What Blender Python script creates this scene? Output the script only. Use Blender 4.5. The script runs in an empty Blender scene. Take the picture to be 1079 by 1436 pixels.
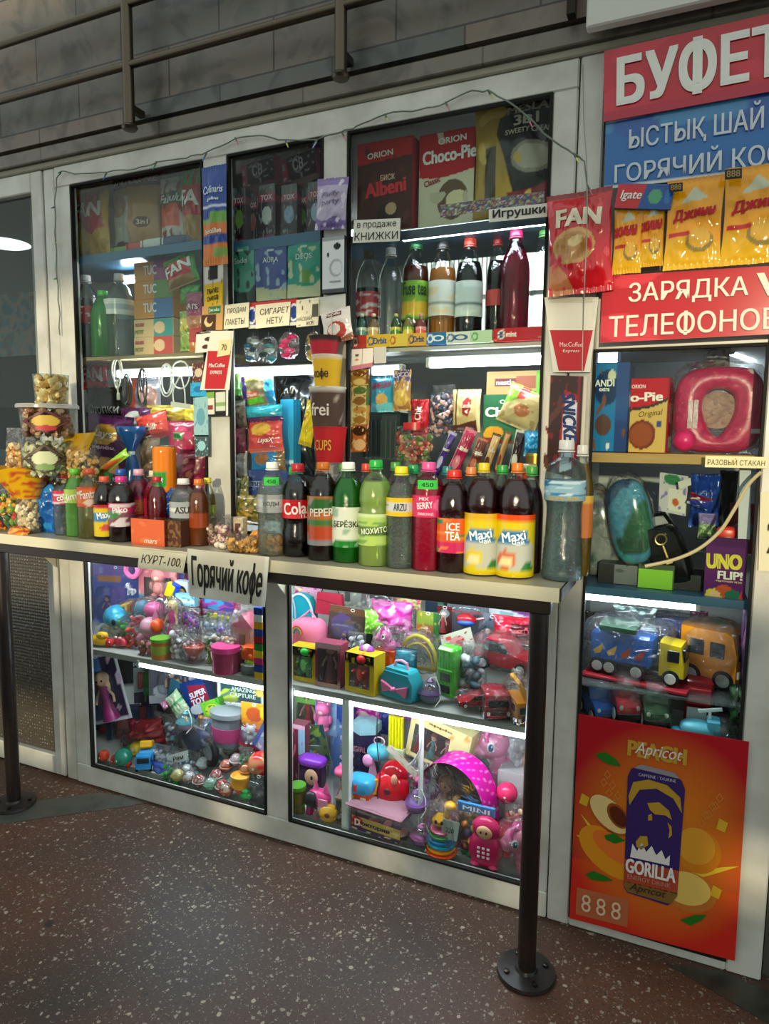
import bpy, bmesh, math, random
from mathutils import Vector, Matrix, noise
R = math.radians
S = bpy.context.scene
COL = S.collection

# ---------------------------------------------------------------- camera
F_PX, CX, CY = 950.0, 539.5, 718.0
YAW, PITCH, ROLL = -0.41682065, -0.1089252, 0.01160374
CAM = Vector((0.0, -1.86943431, 1.3845316))
_f = Vector((math.sin(YAW)*math.cos(PITCH), math.cos(YAW)*math.cos(PITCH), math.sin(PITCH)))
_r0 = Vector((math.cos(YAW), -math.sin(YAW), 0)); _u0 = _r0.cross(_f)
_r = _r0*math.cos(ROLL)+_u0*math.sin(ROLL); _u = -_r0*math.sin(ROLL)+_u0*math.cos(ROLL)
cd = bpy.data.cameras.new('camera'); cam = bpy.data.objects.new('camera', cd); COL.objects.link(cam)
cam.matrix_world = Matrix(((_r.x,_u.x,-_f.x,CAM.x),(_r.y,_u.y,-_f.y,CAM.y),(_r.z,_u.z,-_f.z,CAM.z),(0,0,0,1)))
cd.sensor_width = 36; cd.sensor_fit = 'AUTO'; cd.lens = F_PX/1436*36; cd.clip_start = .02
S.camera = cam
S.view_settings.view_transform = 'Standard'; S.view_settings.look = 'None'
S.view_settings.exposure = 0.30; S.view_settings.gamma = 1.0
S.cycles.transparent_max_bounces = 28; S.cycles.max_bounces = 8
S.cycles.caustics_reflective = False; S.cycles.caustics_refractive = False
S.cycles.sample_clamp_indirect = 6

# ---------------------------------------------------------------- world and sun
wd = bpy.data.worlds.new('hall_daylight'); S.world = wd; wd.use_nodes = True
wd.node_tree.nodes['Background'].inputs[0].default_value = (.92, 1.0, .95, 1)
wd.node_tree.nodes['Background'].inputs[1].default_value = .74
sd = bpy.data.lights.new('sun', 'SUN'); sun = bpy.data.objects.new('sun', sd); COL.objects.link(sun)
sd.energy = 2.6; sd.color = (1, .84, .56); sd.angle = R(1.4)
SUN = Vector((-.17, .975, -.115)).normalized()          # the way the light travels
sun.rotation_euler = SUN.to_track_quat('-Z', 'Y').to_euler(); sun.location = (1, -9, 4)

def P(px, py, Y):
    "point of the plane y=Y seen at pixel px,py"
    d = _f*F_PX + _r*(px-CX) - _u*(py-CY)
    return CAM + d*((Y-CAM.y)/d.y)
def PZ(px, py, Z):
    "point of the level z=Z seen at pixel px,py"
    d = _f*F_PX + _r*(px-CX) - _u*(py-CY)
    return CAM + d*((Z-CAM.z)/d.z)

# ---------------------------------------------------------------- colours and materials
def lin(h):
    h = h.lstrip('#')
    if len(h) == 3: h = ''.join(x*2 for x in h)
    o = []
    for i in (0, 2, 4):
        v = int(h[i:i+2], 16)/255
        o.append(v/12.92 if v <= .04045 else ((v+.055)/1.055)**2.4)
    return tuple(o)
_M = {}
def newmat(n):
    m = bpy.data.materials.new(n); m.use_nodes = True
    nt = m.node_tree; b = nt.nodes['Principled BSDF']
    return m, nt, b
FIN = dict(matte=(.75, .25), paper=(.6, .35), plastic=(.32, .5), gloss=(.12, .5), foil=(.22, .7), metal=(.35, .5), wood=(.5, .35), cloth=(.9, .1))
def bumped(nt, b, scale, strength, dist=.004, detail=2, kind='OBJECT'):
    tc = nt.nodes.new('ShaderNodeTexCoord'); nz = nt.nodes.new('ShaderNodeTexNoise'); bp = nt.nodes.new('ShaderNodeBump')
    nz.inputs['Scale'].default_value = scale; nz.inputs['Detail'].default_value = detail
    bp.inputs['Strength'].default_value = strength; bp.inputs['Distance'].default_value = dist
    nt.links.new(tc.outputs['Object'], nz.inputs['Vector']); nt.links.new(nz.outputs['Fac'], bp.inputs['Height'])
    nt.links.new(bp.outputs['Normal'], b.inputs['Normal'])
    return tc, nz
def mat(h, fin='plastic'):
    k = (h, fin)
    if k in _M: return _M[k]
    m, nt, b = newmat(fin+'_'+h.strip('#'))
    b.inputs['Base Color'].default_value = (*lin(h), 1)
    r, s = FIN[fin]
    b.inputs['Roughness'].default_value = r; b.inputs['Specular IOR Level'].default_value = s
    if fin == 'metal': b.inputs['Metallic'].default_value = 1
    if fin == 'foil': bumped(nt, b, 38, .5)
    if fin == 'cloth': bumped(nt, b, 300, .4, .002)
    if fin == 'wood':
        tc, nz = bumped(nt, b, 60, .1)
        cr = nt.nodes.new('ShaderNodeMixRGB'); mp = nt.nodes.new('ShaderNodeMapping'); n2 = nt.nodes.new('ShaderNodeTexNoise')
        mp.inputs['Scale'].default_value = (4, 60, 60); n2.inputs['Scale'].default_value = 2
        nt.links.new(tc.outputs['Object'], mp.inputs[0]); nt.links.new(mp.outputs[0], n2.inputs['Vector'])
        c = lin(h); cr.inputs[1].default_value = (c[0]*.75, c[1]*.7, c[2]*.65, 1); cr.inputs[2].default_value = (min(1, c[0]*1.2), min(1, c[1]*1.2), min(1, c[2]*1.2), 1)
        nt.links.new(n2.outputs['Fac'], cr.inputs[0]); nt.links.new(cr.outputs[0], b.inputs['Base Color'])
    _M[k] = m
    return m
def printed(fin='paper'):
    "colour printed on the thing itself, kept in its Col attribute"
    k = ('printed', fin)
    if k in _M: return _M[k]
    m, nt, b = newmat('printed_'+fin)
    a = nt.nodes.new('ShaderNodeAttribute'); a.attribute_name = 'Col'
    nt.links.new(a.outputs['Color'], b.inputs['Base Color'])
    r, s = FIN[fin]
    b.inputs['Roughness'].default_value = r; b.inputs['Specular IOR Level'].default_value = s
    if fin == 'foil': bumped(nt, b, 30, .45)
    _M[k] = m
    return m
def clear(h='#ffffff', rough=.05, base=.04, gain=.55, haze=0.0, crinkle=0.0, name='clear_plastic', scale=45):
    k = ('clear', h, rough, base, gain, haze, crinkle, scale)
    if k in _M: return _M[k]
    m, nt, b = newmat(name+'_'+h.strip('#')); nt.nodes.remove(b)
    out = nt.nodes['Material Output']; N = nt.nodes.new; L = nt.links.new
    tr = N('ShaderNodeBsdfTransparent'); tr.inputs[0].default_value = (*lin(h), 1)
    gl = N('ShaderNodeBsdfGlossy'); gl.inputs['Roughness'].default_value = rough
    lw = N('ShaderNodeLayerWeight'); lw.inputs['Blend'].default_value = .35
    ma = N('ShaderNodeMath'); ma.operation = 'MULTIPLY_ADD'; ma.inputs[1].default_value = gain; ma.inputs[2].default_value = base
    L(lw.outputs['Fresnel'], ma.inputs[0])
    mx = N('ShaderNodeMixShader'); L(ma.outputs[0], mx.inputs[0]); L(tr.outputs[0], mx.inputs[1]); L(gl.outputs[0], mx.inputs[2])
    res = mx
    if haze:
        df = N('ShaderNodeBsdfDiffuse'); df.inputs[0].default_value = (*lin(h), 1)
        m2 = N('ShaderNodeMixShader'); m2.inputs[0].default_value = haze; L(mx.outputs[0], m2.inputs[1]); L(df.outputs[0], m2.inputs[2]); res = m2
    if crinkle:
        tc = N('ShaderNodeTexCoord'); nz = N('ShaderNodeTexNoise'); bp = N('ShaderNodeBump')
        nz.inputs['Scale'].default_value = scale; nz.inputs['Detail'].default_value = 3; nz.inputs['Distortion'].default_value = 1.5
        bp.inputs['Strength'].default_value = crinkle; bp.inputs['Distance'].default_value = .025
        L(tc.outputs['Object'], nz.inputs['Vector']); L(nz.outputs['Fac'], bp.inputs['Height'])
        L(bp.outputs[0], gl.inputs['Normal']); L(bp.outputs[0], lw.inputs['Normal'])
    L(res.outputs[0], out.inputs[0])
    _M[k] = m
    return m
def liquid(h, body=.55):
    "drink seen through its bottle: part tint, part body colour, glossy skin"
    k = ('liq', h, body)
    if k in _M: return _M[k]
    m, nt, b = newmat('drink_'+h.strip('#')); out = nt.nodes['Material Output']; N = nt.nodes.new; L = nt.links.new
    c = lin(h)
    b.inputs['Base Color'].default_value = (*c, 1); b.inputs['Roughness'].default_value = .12; b.inputs['Coat Weight'].default_value = .4
    tr = N('ShaderNodeBsdfTransparent'); tr.inputs[0].default_value = (*[min(1, x**.6) for x in c], 1)
    tl = N('ShaderNodeBsdfTranslucent'); tl.inputs[0].default_value = (*c, 1)
    m1 = N('ShaderNodeMixShader'); m1.inputs[0].default_value = .45; L(b.outputs[0], m1.inputs[1]); L(tl.outputs[0], m1.inputs[2])
    mx = N('ShaderNodeMixShader'); mx.inputs[0].default_value = body
    L(tr.outputs[0], mx.inputs[1]); L(m1.outputs[0], mx.inputs[2]); L(mx.outputs[0], out.inputs[0])
    _M[k] = m
    return m
def water(): return clear('#eef5f1', .04, .07, .7, .05, .7, 'clear_water', 70)
def glow(h, e, name='lamp_light'):
    k = ('glow', h, e)
    if k in _M: return _M[k]
    m, nt, b = newmat(name)
    b.inputs['Base Color'].default_value = (*lin(h), 1); b.inputs['Emission Color'].default_value = (*lin(h), 1); b.inputs['Emission Strength'].default_value = e
    _M[k] = m
    return m
FILM = clear('#ffffff', .10, .03, .55, .012, .9, 'crinkled_film', 40)
WRAP = clear('#ffffff', .14, .045, .6, .025, 1.0, 'toy_bag_film', 24)
PET = clear('#f4fbfa', .05, .03, .6, .0, .12, 'clear_bottle', 60)
DOME = clear('#f8fcff', .06, .03, .55, .02, .15, 'blister_plastic', 20)
GLASS = clear('#f3f8f6', .02, .004, .055, .0, 0, 'window_glass')

# ---------------------------------------------------------------- mesh building
I4 = Matrix.Identity(4)
def TRS(loc=(0,0,0), rx=0, ry=0, rz=0, s=(1,1,1)):
    return Matrix.LocRotScale(Vector(loc), Matrix.Rotation(rz,3,'Z').to_quaternion() @ Matrix.Rotation(ry,3,'Y').to_quaternion() @ Matrix.Rotation(rx,3,'X').to_quaternion(), Vector(s))
class MB:
    def __init__(s): s.v = []; s.f = []; s.c = []; s.smooth = []; s.useC = False
    def add(s, vs, fs, M=None, smooth=True, cols=None):
        o = len(s.v)
        if M is not None: vs = [M @ Vector(p) for p in vs]
        s.v += [tuple(p) for p in vs]; s.f += [tuple(i+o for i in f) for f in fs]; s.smooth += [smooth]*len(fs)
        if cols: s.useC = True; s.c += cols
        else: s.c += [(.8,.8,.8)]*len(vs)
        return s
    def box(s, c, d, b=0, M=None, col=None):
        x, y, z = (k/2 for k in d); b = min(b, x*.98, y*.98, z*.98)
        if b <= 0:
            vs = [(c[0]+i*x, c[1]+j*y, c[2]+k*z) for i in (-1,1) for j in (-1,1) for k in (-1,1)]
            fs = [(0,1,3,2),(4,6,7,5),(0,4,5,1),(2,3,7,6),(0,2,6,4),(1,5,7,3)]
        else:
            vs = []; ix = {}
            for i in (-1,1):
                for j in (-1,1):
                    for k in (-1,1):
                        ix[i,j,k] = len(vs)
                        vs += [(c[0]+i*x, c[1]+j*(y-b), c[2]+k*(z-b)), (c[0]+i*(x-b), c[1]+j*y, c[2]+k*(z-b)), (c[0]+i*(x-b), c[1]+j*(y-b), c[2]+k*z)]
            g = lambda i,j,k,a: ix[i,j,k]+a
            fs = []
            for i in (-1,1):
                q = [g(i,-1,-1,0), g(i,1,-1,0), g(i,1,1,0), g(i,-1,1,0)]; fs.append(q if i > 0 else q[::-1])
                q = [g(-1,i,-1,1), g(-1,i,1,1), g(1,i,1,1), g(1,i,-1,1)]; fs.append(q if i > 0 else q[::-1])
                q = [g(-1,-1,i,2), g(1,-1,i,2), g(1,1,i,2), g(-1,1,i,2)]; fs.append(q if i > 0 else q[::-1])
                for j in (-1,1):
                    q = [g(i,j,-1,0), g(i,j,-1,1), g(i,j,1,1), g(i,j,1,0)]; fs.append(q if i*j < 0 else q[::-1])
                    q = [g(i,-1,j,0), g(i,-1,j,2), g(i,1,j,2), g(i,1,j,0)]; fs.append(q if i*j > 0 else q[::-1])
                    q = [g(-1,i,j,1), g(-1,i,j,2), g(1,i,j,2), g(1,i,j,1)]; fs.append(q if i*j < 0 else q[::-1])
                    for k in (-1,1):
                        q = [g(i,j,k,0), g(i,j,k,1), g(i,j,k,2)]; fs.append(q if i*j*k > 0 else q[::-1])
        return s.add(vs, fs, M, False, [col]*len(vs) if col else None)
    def lathe(s, prof, n=20, M=None, art=None, sx=1, sy=1, cap=True):
        vs = []; fs = []; cols = []
        for i, (r, z) in enumerate(prof):
            for k in range(n):
                a = 2*math.pi*k/n
                vs.append((r*math.sin(a)*sx, -r*math.cos(a)*sy, z))
                if art: cols.append(art(((k/n+.5) % 1), i/(len(prof)-1)))
        for i in range(len(prof)-1):
            for k in range(n): fs.append((i*n+k, i*n+(k+1)%n, (i+1)*n+(k+1)%n, (i+1)*n+k))
        if cap:
            if prof[0][0] > 1e-5: fs.append(tuple(range(n-1,-1,-1)))
            if prof[-1][0] > 1e-5: fs.append(tuple((len(prof)-1)*n+k for k in range(n)))
        return s.add(vs, fs, M, True, cols if art else None)
    def ball(s, c, r, n=12, M=None, e=1.0, bump=0, seed=0, bs=1.0, art=None):
        if not hasattr(r, '__len__'): r = (r, r, r)
        m = max(5, n*2//3); vs = []; fs = []; cols = []
        sg = lambda t: math.copysign(abs(t)**e, t)
        for i in range(m+1):
            ph = math.pi*i/m - math.pi/2
            for k in range(n):
                a = 2*math.pi*k/n
                d = Vector((sg(math.cos(ph))*sg(math.sin(a)), -sg(math.cos(ph))*sg(math.cos(a)), sg(math.sin(ph))))
                if bump: d = d*(1+bump*noise.noise(d*bs*2+Vector((seed*3.1, seed*1.7, seed))))
                vs.append((c[0]+d.x*r[0], c[1]+d.y*r[1], c[2]+d.z*r[2]))
                if art: cols.append(art((k/n+.5) % 1, i/m))
        for i in range(m):
            for k in range(n): fs.append((i*n+k, i*n+(k+1)%n, (i+1)*n+(k+1)%n, (i+1)*n+k))
        return s.add(vs, fs, M, True, cols if art else None)
    def tube(s, pts, r, n=8, M=None, closed=False, sq=1.0):
        pts = [Vector(p) for p in pts]; vs = []; fs = []; N = len(pts); up = None
        for i, p in enumerate(pts):
            t = (pts[(i+1) % N if closed else min(i+1, N-1)] - pts[(i-1) % N if closed else max(i-1, 0)])
            t = t.normalized() if t.length > 1e-9 else Vector((0,0,1))
            if up is None: up = Vector((0,0,1)) if abs(t.z) < .9 else Vector((0,1,0))
            a = t.cross(up).normalized(); up = a.cross(t).normalized()
            rr = r(i/(N-1)) if callable(r) else r
            for k in range(n):
                g = 2*math.pi*k/n; vs.append(p + a*math.cos(g)*rr + up*math.sin(g)*rr*sq)
        for i in range(N if closed else N-1):
            for k in range(n):
                j = (i+1) % N; fs.append((i*n+k, j*n+k, j*n+(k+1)%n, i*n+(k+1)%n))
        if not closed: fs += [tuple(range(n)), tuple((N-1)*n+k for k in range(n-1,-1,-1))]
        return s.add(vs, fs, M, True)
    def prism(s, pts, d, M=None, b=0, art=None):
        "outline in x,z extruded in y from 0 (front) to d"
        n = len(pts); cx = sum(p[0] for p in pts)/n; cz = sum(p[1] for p in pts)/n
        if sum(pts[i][0]*pts[(i+1)%n][1]-pts[(i+1)%n][0]*pts[i][1] for i in range(n)) < 0: pts = pts[::-1]
        ins = lambda p, k: (cx+(p[0]-cx)*k, cz+(p[1]-cz)*k)
        rg = [(1, 0), (1, d)] if not b else [(1-b, 0), (1, d*.25), (1, d*.75), (1-b, d)]
        vs = []; fs = []
        for k, y in rg: vs += [(*(ins(p, k)[:1]), y, ins(p, k)[1]) for p in pts]
        for q in range(len(rg)-1):
            for i in range(n): fs.append((q*n+i, q*n+(i+1)%n, (q+1)*n+(i+1)%n, (q+1)*n+i))
        fs.append(tuple(range(n))[::1]); fs.append(tuple((len(rg)-1)*n+i for i in range(n-1,-1,-1)))
        fs = [f[::-1] for f in fs]
        return s.add(vs, [f[::-1] for f in fs], M, False)
    def grid(s, fn, nu, nv, art=None, M=None, closed=False):
        vs = []; fs = []; cols = []
        for j in range(nv+1):
            for i in range(nu+1):
                u, v = i/nu, j/nv; vs.append(fn(u, v))
                if art: cols.append(art(u, v))
        for j in range(nv):
            for i in range(nu): a = j*(nu+1)+i; fs.append((a, a+1, a+nu+2, a+nu+1))
        return s.add(vs, fs, M, True, cols if art else None)
    def build(s, name, m, parent=None, flat=False, angle=40):
        me = bpy.data.meshes.new(name); me.from_pydata(s.v, [], s.f)
        me.polygons.foreach_set('use_smooth', [False if flat else x for x in s.smooth])
        if s.useC:
            a = me.color_attributes.new('Col', 'FLOAT_COLOR', 'POINT')
            a.data.foreach_set('color', [k for c in s.c for k in (*c, 1.0)])
        me.update()
        if not flat:
            try: me.set_sharp_from_angle(angle=R(angle))
            except Exception: pass
        me.materials.append(m if not isinstance(m, str) else mat(m))
        o = bpy.data.objects.new(name, me); COL.objects.link(o)
        if parent is not None: o.parent = parent
        return o
def thing(name, label, cat, loc=(0,0,0), rz=0, rx=0, ry=0, group=None):
    o = bpy.data.objects.new(name, None); o.empty_display_size = .03; COL.objects.link(o)
    o.rotation_mode = 'QUATERNION'
    o.location = loc; o.rotation_quaternion = (Matrix.Rotation(rz,3,'Z') @ Matrix.Rotation(rx,3,'X') @ Matrix.Rotation(ry,3,'Y')).to_quaternion()
    return tag(o, label, cat, group)
def tag(o, label, cat, group=None):
    o['label'] = label; o['category'] = cat
    if group: o['group'] = group
    return o
def struct(o): o['kind'] = 'structure'; return o
def sbox(name, x0, x1, y0, y1, z0, z1, m, b=.003, parent=None):
    o = MB().box(((x0+x1)/2, (y0+y1)/2, (z0+z1)/2), (x1-x0, y1-y0, z1-z0), b).build(name, m, parent)
    if parent is None: struct(o)
    return o

# ---------------------------------------------------------------- art on surfaces
def art(bg, *layers):
    "a printed design: layers over a ground colour, in u (across) and v (up), both 0..1"
    LY = []
    for l in layers:
        l = list(l); l[-1] = lin(l[-1]) if isinstance(l[-1], str) else l[-1]; LY.append(l)
    bgc = lin(bg)
    def f(u, v):
        c = bgc
        for l in LY:
            k = l[0]
            if k == 'h': hit = l[1] <= v <= l[2]
            elif k == 'v': hit = l[1] <= u <= l[2]
            elif k == 'r': hit = l[1] <= u <= l[3] and l[2] <= v <= l[4]
            elif k == 'e': hit = ((u-l[1])/l[3])**2 + ((v-l[2])/l[4])**2 <= 1
            elif k == 'd': hit = (u*l[1]+v*l[2]) > l[3]                 # half plane
            elif k == 'w': hit = v < l[1]+l[2]*math.sin(u*l[3]+l[4])    # wavy foot
            elif k == 'n': hit = noise.noise(Vector((u*l[1], v*l[1], l[2]))) > l[3]
            elif k == 'p':
                hit = False; q = l[1]
                for i in range(len(q)):
                    (xa, ya), (xb, yb) = q[i], q[i-1]
                    if (ya > v) != (yb > v) and u < (xb-xa)*(v-ya)/(yb-ya)+xa: hit = not hit
            if hit: c = l[-1]
        return c
    return f
def speckle(cols, s, seed=0):
    cols = [lin(c) for c in cols]
    def f(u, v):
        t = noise.noise(Vector((u*s, v*s, seed*2.3+.37)))*.5+.5 + (noise.noise(Vector((u*s*2.3, v*s*2.3, seed+9.1))))*.2
        return cols[int(max(0, min(.999, (t-.2)/.6))*len(cols))]
    return f

# ---------------------------------------------------------------- lettering
_T = {}
def _glyphs(s, shear):
    cu = bpy.data.curves.new('lettering', 'FONT'); cu.body = s; cu.size = 1; cu.resolution_u = 3; cu.shear = shear
    o = bpy.data.objects.new('lettering', cu); COL.objects.link(o)
    me = bpy.data.meshes.new_from_object(o.evaluated_get(bpy.context.evaluated_depsgraph_get()))
    bpy.data.objects.remove(o); bpy.data.curves.remove(cu)
    vs = [(v.co.x, v.co.y) for v in me.vertices]; fs = [tuple(p.vertices) for p in me.polygons]; bpy.data.meshes.remove(me)
    return vs, fs
def text_mesh(s, bold, shear):
    k = (s, bold, shear)
    if k in _T: return _T[k]
    vs, fs = _glyphs(s.replace('Ф', 'О').replace('ф', 'о'), shear)
    for i, ch in enumerate(s):                     # the upright of the letter that crosses its bowl
        if ch in 'Фф':
            O = 'О' if ch == 'Ф' else 'о'
            x1 = max(v[0] for v in _glyphs(s[:i].replace('Ф', 'О').replace('ф', 'о')+O, 0)[0]); g = [v[0] for v in _glyphs(O, 0)[0]]
            xc = x1-(max(g)-min(g))/2; n = len(vs); y0, y1 = (-.05, .78) if ch == 'Ф' else (-.20, .76)
            vs = vs+[(xc+a+shear*y, y) for a, y in ((-.055, y0), (.055, y0), (.055, y1), (-.055, y1))]; fs = fs+[(n, n+1, n+2, n+3)]
    bm = bmesh.new()
    bv = [bm.verts.new((x, y, 0)) for x, y in vs]
    for f in fs:
        try: bm.faces.new([bv[i] for i in f])
        except ValueError: pass
    xs = [v[0] for v in vs]; ys = [v[1] for v in vs]
    for ax, a0, a1, n in ((0, min(xs), max(xs), min(24, 3*len(s)+3)), (1, min(ys), max(ys), 5)):
        for t in range(1, n):
            c = [0, 0, 0]; c[ax] = a0+(a1-a0)*t/n; no = [0, 0, 0]; no[ax] = 1
            bmesh.ops.bisect_plane(bm, geom=bm.verts[:]+bm.edges[:]+bm.faces[:], plane_co=c, plane_no=no)
    vs = []; fs = []                      # every face keeps its own corners, a hair before the last
    for t, p in enumerate(bm.faces):
        fs.append(tuple(range(len(vs), len(vs)+len(p.verts)))); vs += [(v.co.x, v.co.y, .055*(t % 17)) for v in p.verts]
    bm.free()
    if bold > .012:                                # heavier strokes: the same letters set again a hair to each side
        b = bold*.8; n = len(vs); sh = ((-b, -b*.5), (b, -b*.5), (-b, b*.5), (b, b*.5))
        fs = [tuple(i+n*m for i in f) for m in range(4) for f in fs]; vs = [(x+dx, y+dy, m+z) for m, (dx, dy) in enumerate(sh) for x, y, z in vs]
    xs = [v[0] for v in vs]; ys = [v[1] for v in vs]
    x0, x1, y0, y1 = min(xs), max(xs), min(ys), max(ys)
    _T[k] = ([((x-x0)/(x1-x0)-.5, (y-y0)/(y1-y0)-.5, m) for x, y, m in vs], fs)
    return _T[k]
def text(s, w, h, at, col, parent, warp=None, rot=0, bold=.02, shear=0, fin='paper', name='lettering', label=None):
    "words w wide and h tall centred at (x,y,z), facing -y; warp maps (x,z,lift) to a point of a curved face"
    vs, fs = text_mesh(s, bold, shear)
    ca, sa = math.cos(rot), math.sin(rot); out = []
    for x, y, m in vs:
        x *= w; y *= h; x, y = x*ca-y*sa, x*sa+y*ca
        p = warp(at[0]+x, at[2]+y) if warp else (at[0]+x, at[1], at[2]+y)
        out.append((p[0], p[1]-m*.00022, p[2]))
    mb = MB(); mb.add(out, fs, None, False)
    o = mb.build(name, mat(col, fin) if isinstance(col, str) else col, parent, flat=True)
    if label: o['label'] = label
    return o
def warp_cyl(r, lift=.0012, sy=1):
    return lambda x, z: ((r+lift)*math.sin(x/r), -(r+lift)*math.cos(x/r)*sy, z)
# ================================================================ the setting
WHITE = None
def frame_white():
    m, nt, b = newmat('white_upvc'); N = nt.nodes.new; L = nt.links.new
    tc = N('ShaderNodeTexCoord'); nz = N('ShaderNodeTexNoise'); nz.inputs['Scale'].default_value = 7; nz.inputs['Detail'].default_value = 6
    cr = N('ShaderNodeValToRGB'); cr.color_ramp.elements[0].position = .30; cr.color_ramp.elements[1].position = .62
    cr.color_ramp.elements[0].color = (.40,.395,.34,1); cr.color_ramp.elements[1].color = (.575,.575,.52,1)
    L(tc.outputs['Object'], nz.inputs['Vector']); L(nz.outputs['Fac'], cr.inputs[0]); L(cr.outputs[0], b.inputs['Base Color'])
    b.inputs['Roughness'].default_value = .38
    return m
UPVC = frame_white()
def stone(name, c0, c1, bw, bh, mortar):
    m, nt, b = newmat(name); N = nt.nodes.new; L = nt.links.new
    tc = N('ShaderNodeTexCoord'); mp = N('ShaderNodeMapping'); mp.inputs['Rotation'].default_value = (R(90), 0, 0)
    br = N('ShaderNodeTexBrick'); br.inputs['Scale'].default_value = 1; br.inputs['Brick Width'].default_value = bw; br.inputs['Row Height'].default_value = bh
    br.inputs['Mortar Size'].default_value = .003; br.inputs['Mortar'].default_value = (*mortar, 1)
    br.inputs['Color1'].default_value = (*c0, 1); br.inputs['Color2'].default_value = (*c1, 1); br.inputs['Bias'].default_value = -.1
    nz = N('ShaderNodeTexNoise'); nz.inputs['Scale'].default_value = 4.5; nz.inputs['Detail'].default_value = 9; nz.inputs['Distortion'].default_value = 2.2
    cr = N('ShaderNodeValToRGB'); e = cr.color_ramp.elements; e[0].position = .36; e[0].color = (.55,.56,.55,1); e[1].position = .52; e[1].color = (1,1,1,1)
    e2 = cr.color_ramp.elements.new(.70); e2.color = (1.0,.90,.78,1)
    mx = N('ShaderNodeMixRGB'); mx.blend_type = 'MULTIPLY'; mx.inputs[0].default_value = 1
    L(tc.outputs['Object'], mp.inputs[0]); L(mp.outputs[0], br.inputs['Vector']); L(tc.outputs['Object'], nz.inputs['Vector'])
    L(nz.outputs['Fac'], cr.inputs[0]); L(br.outputs['Color'], mx.inputs[1]); L(cr.outputs[0], mx.inputs[2]); L(mx.outputs[0], b.inputs['Base Color'])
    b.inputs['Roughness'].default_value = .4
    return m
STONE = stone('marble_tiles', (.084,.095,.086), (.180,.132,.100), .40, .155, (.03,.027,.022))
STRIP = stone('marble_strip', (.150,.135,.11), (.13,.112,.092), .55, .5, (.07,.06,.05))
def terrazzo():
    m, nt, b = newmat('terrazzo'); N = nt.nodes.new; L = nt.links.new
    tc = N('ShaderNodeTexCoord')
    n1 = N('ShaderNodeTexNoise'); n1.inputs['Scale'].default_value = 1.1; n1.inputs['Detail'].default_value = 4
    c1 = N('ShaderNodeValToRGB'); e = c1.color_ramp.elements; e[0].position = .38; e[0].color = (.043,.031,.025,1); e[1].position = .62; e[1].color = (.083,.038,.024,1)
    L(tc.outputs['Object'], n1.inputs['Vector']); L(n1.outputs['Fac'], c1.inputs[0])
    n3 = N('ShaderNodeTexNoise'); n3.inputs['Scale'].default_value = 160; n3.inputs['Detail'].default_value = 3
    L(tc.outputs['Object'], n3.inputs['Vector'])
    m0 = N('ShaderNodeMixRGB'); m0.blend_type = 'OVERLAY'; m0.inputs[0].default_value = .55; L(c1.outputs[0], m0.inputs[1]); L(n3.outputs['Fac'], m0.inputs[2])
    last = m0
    for sc, thr, keep, col in ((58, .28, .68, (.215,.18,.14,1)), (115, .26, .58, (.20,.165,.13,1)), (90, .25, .74, (.025,.022,.02,1)), (36, .20, .86, (.30,.25,.19,1))):
        nd = N('ShaderNodeTexNoise'); nd.inputs['Scale'].default_value = sc*1.3
        ad = N('ShaderNodeMixRGB'); ad.blend_type = 'ADD'; ad.inputs[0].default_value = .018
        L(tc.outputs['Object'], nd.inputs['Vector']); L(tc.outputs['Object'], ad.inputs[1]); L(nd.outputs['Color'], ad.inputs[2])
        vo = N('ShaderNodeTexVoronoi'); vo.inputs['Scale'].default_value = sc; L(ad.outputs[0], vo.inputs['Vector'])
        lt = N('ShaderNodeMath'); lt.operation = 'LESS_THAN'; lt.inputs[1].default_value = thr; L(vo.outputs['Distance'], lt.inputs[0])
        sp = N('ShaderNodeSeparateColor'); L(vo.outputs['Color'], sp.inputs[0])
        gt = N('ShaderNodeMath'); gt.operation = 'GREATER_THAN'; gt.inputs[1].default_value = keep; L(sp.outputs[0], gt.inputs[0])
        mu = N('ShaderNodeMath'); mu.operation = 'MULTIPLY'; L(lt.outputs[0], mu.inputs[0]); L(gt.outputs[0], mu.inputs[1])
        mx = N('ShaderNodeMixRGB'); L(mu.outputs[0], mx.inputs[0]); L(last.outputs[0], mx.inputs[1]); mx.inputs[2].default_value = col; last = mx
    # dark worn spots
    ns = N('ShaderNodeTexNoise'); ns.inputs['Scale'].default_value = 9; ns.inputs['Detail'].default_value = 5
    cs = N('ShaderNodeValToRGB'); cs.color_ramp.elements[0].position = .69; cs.color_ramp.elements[1].position = .73
    cs.color_ramp.elements[0].color = (0,0,0,1); cs.color_ramp.elements[1].color = (.8,.8,.8,1)
    L(tc.outputs['Object'], ns.inputs['Vector']); L(ns.outputs['Fac'], cs.inputs[0])
    mx = N('ShaderNodeMixRGB'); L(cs.outputs[0], mx.inputs[0]); L(last.outputs[0], mx.inputs[1]); mx.inputs[2].default_value = (.018,.016,.014,1)
    L(mx.outputs[0], b.inputs['Base Color']); b.inputs['Roughness'].default_value = .45; b.inputs['Specular IOR Level'].default_value = .16
    return m
struct(MB().box((-.8, -2.0, -.03), (9, 9, .06)).build('floor', terrazzo()))
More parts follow.
